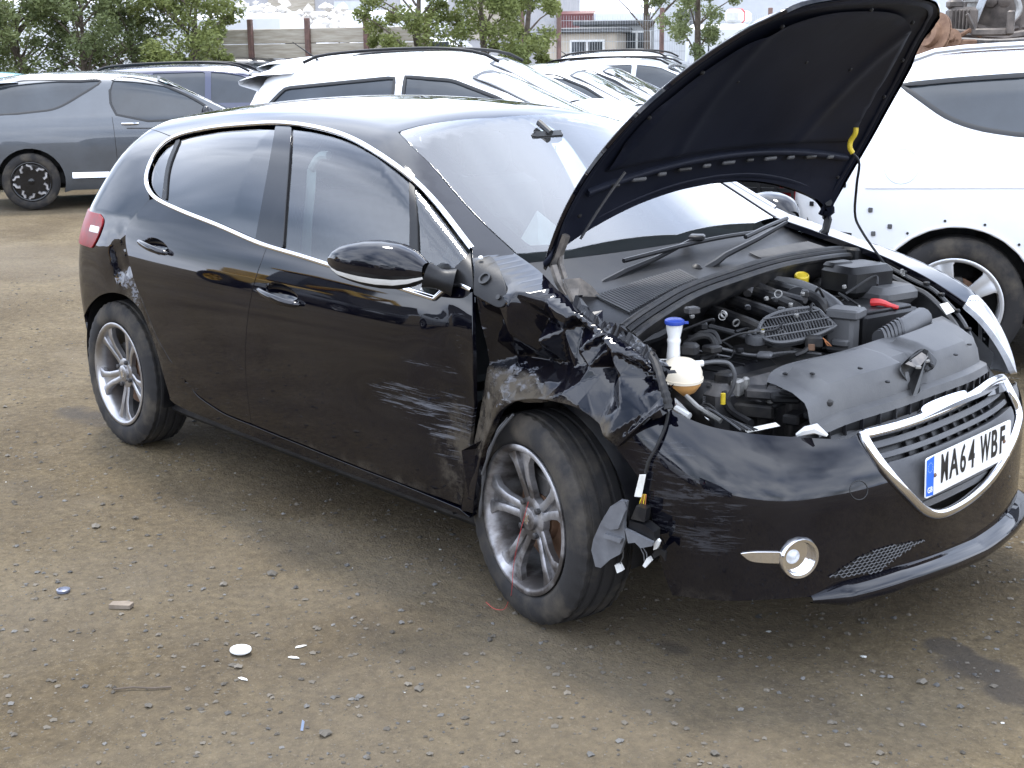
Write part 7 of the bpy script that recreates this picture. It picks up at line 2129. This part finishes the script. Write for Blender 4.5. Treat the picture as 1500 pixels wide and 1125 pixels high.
# heap of pale broken concrete above the wall, on a bank
M_RUBBLE = mat('pale_rubble', (.48, .45, .41), .9, col2=(.68, .66, .62), scale=6, bump=.01, bump_scale=8)
hx, hy = ground_at(445, 29.0); rg = random.Random(4); q = MB()
for k in range(420):
    t = rg.uniform(-1, 1); r = rg.uniform(.07, .17); zz = rg.uniform(.2, 2.75 - .5 * t * t); V = rock(rg, r, .9)
    off = Vector((CR[0] * t * 1.7 - CF[0] * rg.uniform(-.4, .8), CR[1] * t * 1.7 - CF[1] * rg.uniform(-.4, .8), zz)); q.add([Vector(p_) + off for p_ in V], ROCKF)
o = q.build('rubble_heap', M_RUBBLE, None, smooth=False); o.location = (hx, hy, 0)
tag(o, 'heap of pale broken rubble piled up behind the board wall', 'rubble', kind='stuff')
# white vans and containers glimpsed behind the hedge and the wall
def box_van(label, loc, rz, m, L=4.6, H=2.5, cat='van', name='white_van'):
    T = thing(name, label, cat, loc, rz)
    q = MB(); q.box((0, 0, .35 + H * .46), (L, 1.9, H * .80), bev=.10); q.build('body', m, T)
    q = MB(); q.box((L / 2 + .55, 0, .95), (1.3, 1.85, 1.0), bev=.15); q.box((L / 2 + .25, 0, 1.65), (.9, 1.75, .7), bev=.18); cab = q.build('cab', m, T)
    for sg in (-1, 1):
        q = MB(); q.box((L / 2 + .28, sg * .89, 1.68), (.62, .02, .46), bev=.005); q.build('side_window', M_CARGLASS, T)
        q = MB(); q.box((-L * .1, sg * .956, 1.2), (.02, .012, 1.7)); q.build('door_seam', M_INK, T)
    for cx in (-L * .30, L / 2 + .45):
        for sg in (-1, 1): make_wheel(T, (cx, sg * .82, .34), (0, sg, 0), R=.34, W=.2, RR=.21, nseg=24, detail=False, hub_emblem=False)
    return T


box_van('white box van showing through the hedge behind the grey hatchback', gp(95, 31), math.radians(60), P_WHITE, 4.8, 2.9)
box_van('white van at the end of the hedge beside the board wall', gp(345, 28.5), math.radians(40), P_WHITE, 3.6, 2.45)
box_van('white van standing behind the board wall below the rubble', gp(515, 31), math.radians(35), P_WHITE, 4.5, 2.6)
# long dark building with red and blue panels far behind
M_BRICKD = mat('grey_cladding', (.34, .34, .35), .8, col2=(.42, .41, .41), scale=2)
BL_ = thing('warehouse', 'long low grey warehouse far behind the rubble heap', 'building', gp(420, 60), math.radians(38))
q = MB(); q.box((0, 0, 2.6), (26, 8, 5.2)); q.build('wall', M_BRICKD, BL_)
for k in range(9):
    q = MB(); q.box((-11 + 2.7 * k, -4.03, 3.0 + .4 * (k % 2)), (1.9, .06, 1.5)); q.build('panel', (P_SILVER, P_WHITE, M_BOARD)[k % 3], BL_)
q = MB(); q.box((0, 0, 5.35), (26.6, 8.6, .3)); q.build('roof', mat('grey_roof_sheet', (.22, .22, .23), .7, var=.1), BL_)
# wire-mesh fence
M_WIRE = mat('galvanised_wire', (.38, .40, .41), .45, metal=.6, var=.1)
fx0, fy0 = ground_at(770, 26.5); fx1, fy1 = ground_at(1120, 29.0)
FN = thing('mesh_fence', 'tall wire mesh fence with dark posts behind the silver estate', 'fence', (fx0, fy0, 0), math.atan2(fy1 - fy0, fx1 - fx0)); LF = math.hypot(fx1 - fx0, fy1 - fy0)
for i, f in enumerate((.0, .135, .53, .97)):
    q = MB(); q.box((LF * f, 0, 1.25), (.075, .075, 2.5), bev=.008); q.build('post', M_STEELPOST, FN)
q = MB()
for t in np.arange(0, LF, .055): q.add([(t, .04, .05), (t + .006, .04, .05), (t + .006, .04, 2.35), (t, .04, 2.35)], [(0, 1, 2, 3)])
for z in np.arange(.05, 2.4, .20): q.add([(0, .046, z), (LF, .046, z), (LF, .046, z + .008), (0, .046, z + .008)], [(0, 1, 2, 3)])
q.build('wire_mesh', M_WIRE, FN, smooth=False)['kind'] = 'stuff'
# things beyond the fence
M_BEIGE = mat('beige_render', (.48, .42, .34), .85, var=.08)
def cabin(label, loc, rz, dims, m, wins, name='site_cabin', cat='cabin', roofm=None):
    T = thing(name, label, cat, loc, rz); L, Wd, H = dims
    q = MB(); q.box((0, 0, H / 2), (L, Wd, H), bev=.03); q.build('wall', m, T)
    q = MB(); q.box((0, 0, H + .06), (L + .3, Wd + .3, .12), bev=.02); q.build('roof', roofm or M_GREYPL, T)
    for (x, z, w, h) in wins:
        q = MB(); q.box((x, -Wd / 2 - .02, z), (w, .05, h)); f_ = q.build('window', M_WHITEPL, T)
        for sx in (-1, 1):
            q = MB(); q.box((x + sx * w * .24, -Wd / 2 - .05, z), (w * .40, .02, h * .78)); q.build('pane', M_CARGLASS, f_)
    return T


cabin('beige cabin with a pale door panel beyond the wire fence', gp(862, 36), math.radians(32), (1.9, 2.2, 2.15), M_BEIGE, [(.2, 1.75, .9, .45)])
cabin('low grey hut with white-framed windows beyond the wire fence', gp(925, 37), math.radians(32), (2.6, 2.0, 2.35), mat('grey_render', (.33, .33, .32), .85, var=.1), [(-.75, 1.95, .75, .5), (.25, 1.95, .75, .5), (1.0, 1.95, .45, .5)])
cabin('pale block-walled shed at the back on the right', gp(1190, 34), math.radians(25), (7.5, 4.0, 3.1), mat('pale_blockwork', (.56, .58, .60), .8, var=.05, scale=3), [(-2.9, 2.3, .6, .8)], name='block_shed', cat='shed', roofm=mat('pale_roof_sheet', (.50, .52, .53), .6, var=.08))
TR = box_van('red lorry parked beyond the wire fence', gp(868, 52), math.radians(25), mat('lorry_maroon', (.11, .03, .03), .5, var=.15), 2.2, 3.3, 'lorry', 'red_lorry')
box_van('pale blue-grey van beyond the wire fence beside the hut', gp(960, 43), math.radians(25), P_SILVER, 3.8, 3.0)
# recovery truck roof with its light bar
RT = box_van('white recovery truck with a red beacon on its light bar', gp(1046, 28), math.radians(30), P_WHITE, 1.2, 2.1, 'truck', 'recovery_truck')
q = MB(); q.box((.3, 0, 2.30), (.34, 1.5, .26), bev=.06); q.build('light_bar', M_WHITEPL, RT)
q = MB(); q.box((.3, -.35, 2.31), (.36, .16, .28), bev=.05); q.build('beacon', M_RED, RT)
q = MB(); q.box((.3, 0, 2.12), (.28, 1.6, .06), bev=.01); q.build('bar_frame', M_INK, RT)

# ---- scrap: a stillage heaped with engines and axles behind the white SUV
SX, SY = ground_at(1425, 10.6); SR = math.radians(25)
ST = thing('steel_stillage', 'steel stillage stacked behind the stripped white SUV', 'crate', (SX, SY, 0), SR)
for sx in (-1, 1):
    for sy in (-1, 1):
        q = MB(); q.box((sx * .95, sy * .55, .82), (.08, .08, 1.64), bev=.006); q.build('corner_post', M_STEELPOST, ST)
for z in (.12, .6, 1.1, 1.58):
    q = MB()
    for sy in (-1, 1): q.box((0, sy * .55, z), (1.86, .05, .07))
    for sx in (-1, 1): q.box((sx * .95, 0, z), (.05, 1.06, .07))
    q.box((0, 0, z), (1.86, .06, .05)); q.build('rail', M_STEELPOST, ST)
for k in range(9):
    q = MB(); q.box((-.8 + .2 * k, 0, 1.63), (.16, 1.16, .03)); q.build('deck_plank', M_STEELPOST, ST)


def scrap(name, label, u, v, D_, fn, mm):
    P = np.array(ondist(u, v, D_)); q = MB(); fn(q)
    o = q.build(name, mm, None, deg=40); o.location = P; o.rotation_euler = (0, 0, 0 if name == 'brake_disc' else math.radians(25)); tag(o, label, 'scrap part'); return o


def f_disc(q):
    M_ = frame((0, 0, 0), -CR * .80 - CF * .42 + np.array([0, 0, .12]), (0, 0, 1))
    q.lathe([(.155, -.012), (.155, -.004), (.138, -.004), (.138, .004), (.155, .004), (.155, .012), (.085, .012), (.08, .05), (.035, .05), (.035, -.012)], 40, M_, True)
    for k in range(34):
        a = k * 2 * math.pi / 34; q.box(M_ @ Vector((.147 * math.cos(a), .147 * math.sin(a), 0)), (.014, .007, .009), M=M_.to_3x3())
def f_gear(q):
    q.box((0, 0, 0), (.20, .16, .22), rz=.3, bev=.025); q.box((.06, -.06, -.10), (.22, .12, .05), rz=.1, bev=.015); q.box((-.05, -.02, .13), (.10, .10, .06), rz=.5, bev=.015)
    for k in range(6): q.box((-.06 + .025 * k, -.095, .01), (.008, .03, .16), rz=.3)
    for k in range(4): q.tube([(-.08 + .05 * k, -.11, -.07), (-.08 + .05 * k, -.13, -.07)], .010, 6)
def f_block(q):
    q.box((0, 0, 0), (.46, .30, .30), rz=-.2, bev=.03)
    for k in range(4): q.lathe([(.05, 0), (.05, .05), (.02, .06), (.001, .06)], 12, Matrix.Translation((-.15 + .10 * k, -.12, .10)) @ Matrix.Rotation(math.pi / 2, 4, 'X'))
    q.tube([(-.25, -.15, -.05), (0, -.2, -.12), (.25, -.14, -.08)], .025, 8); q.box((.12, -.14, .17), (.2, .08, .08), bev=.02)
def f_beam(q):
    q.tube([(-.55, 0, .0), (-.2, -.02, .015), (.15, 0, -.02), (.55, .0, .03)], [.045, .035, .035, .05], 8); q.box((-.45, 0, -.02), (.12, .10, .08), bev=.02); q.box((.50, 0, .03), (.10, .12, .12), bev=.02)
def f_strut(q):
    q.tube([(0, 0, -.12), (.03, 0, .10)], .045, 10); q.tube([(.03, 0, .10), (.06, 0, .34)], .012, 8); q.lathe([(.07, 0), (.07, .012), (.001, .014)], 14, Matrix.Translation((.025, 0, .08)))
def f_pipe(q):
    q.tube(catmull([(-.05, 0, .30), (-.02, 0, .22), (.04, 0, .16), (.07, 0, .06), (.02, -.02, -.02)], False, 5), .022, 8); q.lathe([(.04, 0), (.04, .01), (.001, .01)], 10, Matrix.Translation((-.05, 0, .30)))
def f_strip(q):
    q.box((0, 0, 0), (.05, .02, .46), M=Matrix.Rotation(.32, 4, 'Y'), bev=.004)
    for k in range(6): q.box((-.055 + .024 * k, -.012, -.16 + .07 * k), (.014, .01, .02), M=Matrix.Rotation(.32, 4, 'Y'))
def f_hub(q):
    q.lathe([(.075, 0), (.075, .015), (.035, .02), (.033, .07), (.001, .07)], 16, Matrix.Rotation(1.2, 4, 'X')); q.box((.08, .03, -.03), (.20, .04, .06), rz=.5, bev=.012); q.tube([(.05, .02, .02), (.12, 0, .06), (.2, .02, .02)], .016, 7)
    for k in range(5): a = k * 1.257; q.tube([(.05 * math.cos(a), -.01, .05 * math.sin(a)), (.05 * math.cos(a), -.05, .05 * math.sin(a))], .006, 6)


scrap('brake_disc', 'rusty vented brake disc standing on edge beside the bonnet tip', 1366, 52, 9.6, f_disc, M_RUST)
scrap('scrap_gearbox', 'grey-brown gearbox casing among the scrap above the white SUV', 1408, 34, 10.3, f_gear, M_OILY)
scrap('scrap_engine', 'oily engine block at the top of the scrap heap', 1462, 22, 10.7, f_block, M_OILY)
scrap('scrap_axle_beam', 'long greasy axle beam lying across the scrap above the white SUV', 1440, 52, 10.1, f_beam, M_OILY)
scrap('scrap_axle_beam', 'second rusty axle beam under the engine block', 1480, 63, 10.2, f_beam, M_RUST)
scrap('suspension_strut', 'dull suspension strut poking up beside the gearbox', 1420, 20, 10.5, f_strut, M_CAST)
scrap('exhaust_pipe', 'pale bent pipe hanging off the engine block', 1476, 30, 10.25, f_pipe, M_CAST)
scrap('metal_strip', 'bright perforated metal strip leaning against the engine block', 1431, 22, 10.35, f_strip, M_WIRE)
scrap('wheel_hub', 'rusty wheel hub lying by the brake disc', 1392, 58, 9.9, f_hub, M_RUST)
scrap('wheel_hub', 'dark wheel hub at the end of the scrap heap', 1494, 45, 10.6, f_hub, M_OILY)
scrap('exhaust_pipe', 'long dark exhaust pipe lying along the top of the stillage', 1420, 64, 10.0, lambda q: q.tube(catmull([(-.6, 0, 0), (-.2, .03, .02), (.2, -.02, .0), (.6, .02, .03)], False, 5), .03, 9), M_DARKMET)
scrap('scrap_bracket', 'bent dark steel bracket wedged under the gearbox casing', 1452, 47, 9.9, lambda q: q.box((0, 0, 0), (.26, .06, .05), rz=.2, bev=.01).box((.12, 0, .06), (.05, .06, .16), bev=.01).tube([(-.1, -.03, 0), (-.16, -.05, .12)], .015, 6), M_OILY)
scrap('scrap_gearbox', 'dark gearbox half hidden behind the brake disc', 1350, 62, 10.2, f_gear, M_DARKMET)

# ---- yellow loader on the near side, mirrored in the rear door glass
LD = thing('yellow_loader', 'yellow loading shovel seen only as a reflection in the rear door', 'loader', (-14.6, -10.2, 0), math.radians(5))
M_MACH = mat('machine_yellow', (.62, .36, .02), .45, coat=.4, var=.15)
q = MB(); q.box((0, 0, 1.15), (3.4, 1.9, .8), bev=.12); q.build('chassis', M_MACH, LD)
q = MB(); q.box((-.9, 0, 1.85), (1.5, 1.5, .7), bev=.1); q.build('engine_hood', M_MACH, LD)
q = MB(); q.box((.3, 0, 2.35), (1.1, 1.4, 1.5), bev=.1); q.build('cab', M_CARGLASS, LD)
q = MB(); q.box((.3, 0, 3.15), (1.3, 1.6, .12), bev=.03); q.build('cab_roof', M_MACH, LD)
q = MB()
for sg in (-1, 1): q.tube([(.8, sg * .5, 1.9), (1.9, sg * .5, 2.3), (2.8, sg * .5, 1.4)], .12, 8)
q.tube([(1.9, -.5, 2.3), (1.9, .5, 2.3)], .08, 8); q.build('lift_arm', M_MACH, LD)
q = MB(); q.prism([(2.6, .9), (3.5, .9), (3.2, 1.1), (2.9, 1.8), (2.6, 1.8)], 2.2, Matrix.Translation((0, 1.1, 0)) @ Matrix.Rotation(math.pi / 2, 4, 'X')); q.build('bucket', M_DARKMET, LD)
for cx in (-1.1, 1.2):
    for sg in (-1, 1): make_wheel(LD, (cx, sg * .85, .65), (0, sg, 0), R=.65, W=.42, RR=.33, nseg=32, detail=False, hub_emblem=False, rim_m=M_MACH)

# ---- bits lying on the ground
def litter(name, label, cat, u, v, fn, mm, rz=0.0):
    P = onz(u, v, 0); q = MB(); fn(q); o = q.build(name, mm, None, deg=40); o.location = (P[0], P[1], float(ground_z(P[0], P[1])) + .002); o.rotation_euler = (0, 0, rz); return tag(o, label, cat)


def f_lid(q):
    q.lathe([(.001, .004), (.018, .005), (.024, .010), (.030, .012), (.031, .008), (.024, .002), (.001, .001)], 24, Matrix.Rotation(.12, 4, 'X') @ Matrix.Diagonal((1, .8, 1, 1)))
litter('discarded_lid', 'shallow white plastic lid lying on the dirt', 'lid', 353, 956, f_lid, M_WHITEPL, .6)
litter('bottle_top', 'small blue-grey cap lying on the dirt', 'cap', 93, 866, lambda q: q.lathe([(.020, 0), (.021, .008), (.016, .010), (.012, .005), (.001, .005)], 20), mat('blue_grey_plastic', (.12, .13, .17), .35, var=.2), .2)
litter('stone_slab', 'flat broken brown slab fragment lying on the dirt', 'slab', 178, 889, lambda q: q.prism([(-.035, -.012), (.030, -.020), (.036, .006), (.010, .018), (-.030, .016)], .012), mat('brown_slab', (.15, .12, .09), .9, col2=(.22, .18, .14), scale=30), .85)
litter('blue_shard', 'thin blue plastic shard sticking up from the dirt', 'shard', 442, 1070, lambda q: q.prism([(-.003, 0), (.004, 0), (.006, .022), (.0, .026)], .002, Matrix.Rotation(1.2, 4, 'X')), mat('pale_blue_plastic', (.22, .27, .36), .4), .7)
for (u, v, r_) in ((430, 961, .5), (440, 945, 1.2), (356, 993, .2)):
    litter('paper_scrap', 'torn scrap of white paper trodden into the dirt', 'paper', u, v, lambda q: q.prism([(-.016, -.004), (0, -.006), (.018, .0), (.008, .005), (-.010, .004)], .002), M_PAPER, r_)['group'] = 'torn white paper scraps'
litter('straw_stalk', 'pale dry stalk lying in front of the bumper lip', 'stalk', 1326, 852, lambda q: q.tube([(-.03, 0, .004), (0, .004, .006), (.035, -.002, .004)], .002, 5), mat('straw', (.45, .36, .20), .8), .6)
litter('twig', 'thin dark twig lying on the dirt', 'twig', 205, 1008, lambda q: q.tube([(-.07, 0, .003), (-.02, .006, .005), (.03, .0, .004), (.08, .008, .003)], .0025, 5), M_BARK, .85)

# ---- cage of black plastic parts standing between the hatchback and the stripped SUV
cx_, cy_ = ground_at(1120, 7.5)
CG = thing('parts_cage', 'dark mesh parts cage half hidden behind the open bonnet', 'crate', (cx_, cy_, 0), math.radians(25))
for sx in (-1, 1):
    for sy in (-1, 1):
        q = MB(); q.box((sx * .40, sy * .30, .56), (.04, .04, 1.12), bev=.004); q.build('corner_post', M_PLASTIC, CG)
for k in range(13):
    q = MB(); q.box((0, -.30, .10 + .08 * k), (.78, .015, .022)); q.build('slat', M_PLASTIC, CG)
for k in range(9):
    q = MB(); q.box((-.36 + .09 * k, -.32, .56), (.016, .012, 1.06)); q.build('upright', M_PLASTIC, CG)
q = MB(); q.box((0, .02, .50), (.74, .50, .90)); q.build('dark_contents', M_INK, CG)
o = MB().box((0, 0, 0), (.34, .16, .20), rz=.2, bev=.02).box((.14, -.05, .08), (.12, .10, .10), rz=.5, bev=.015).box((-.12, -.02, -.08), (.10, .2, .06), rz=.1, bev=.01).build('white_bracket', P_WHITE, None)
px_, py_ = ground_at(1128, 7.1); o.location = (px_, py_, 1.14); tag(o, 'bent white car body bracket lying on the parts cage', 'car part')
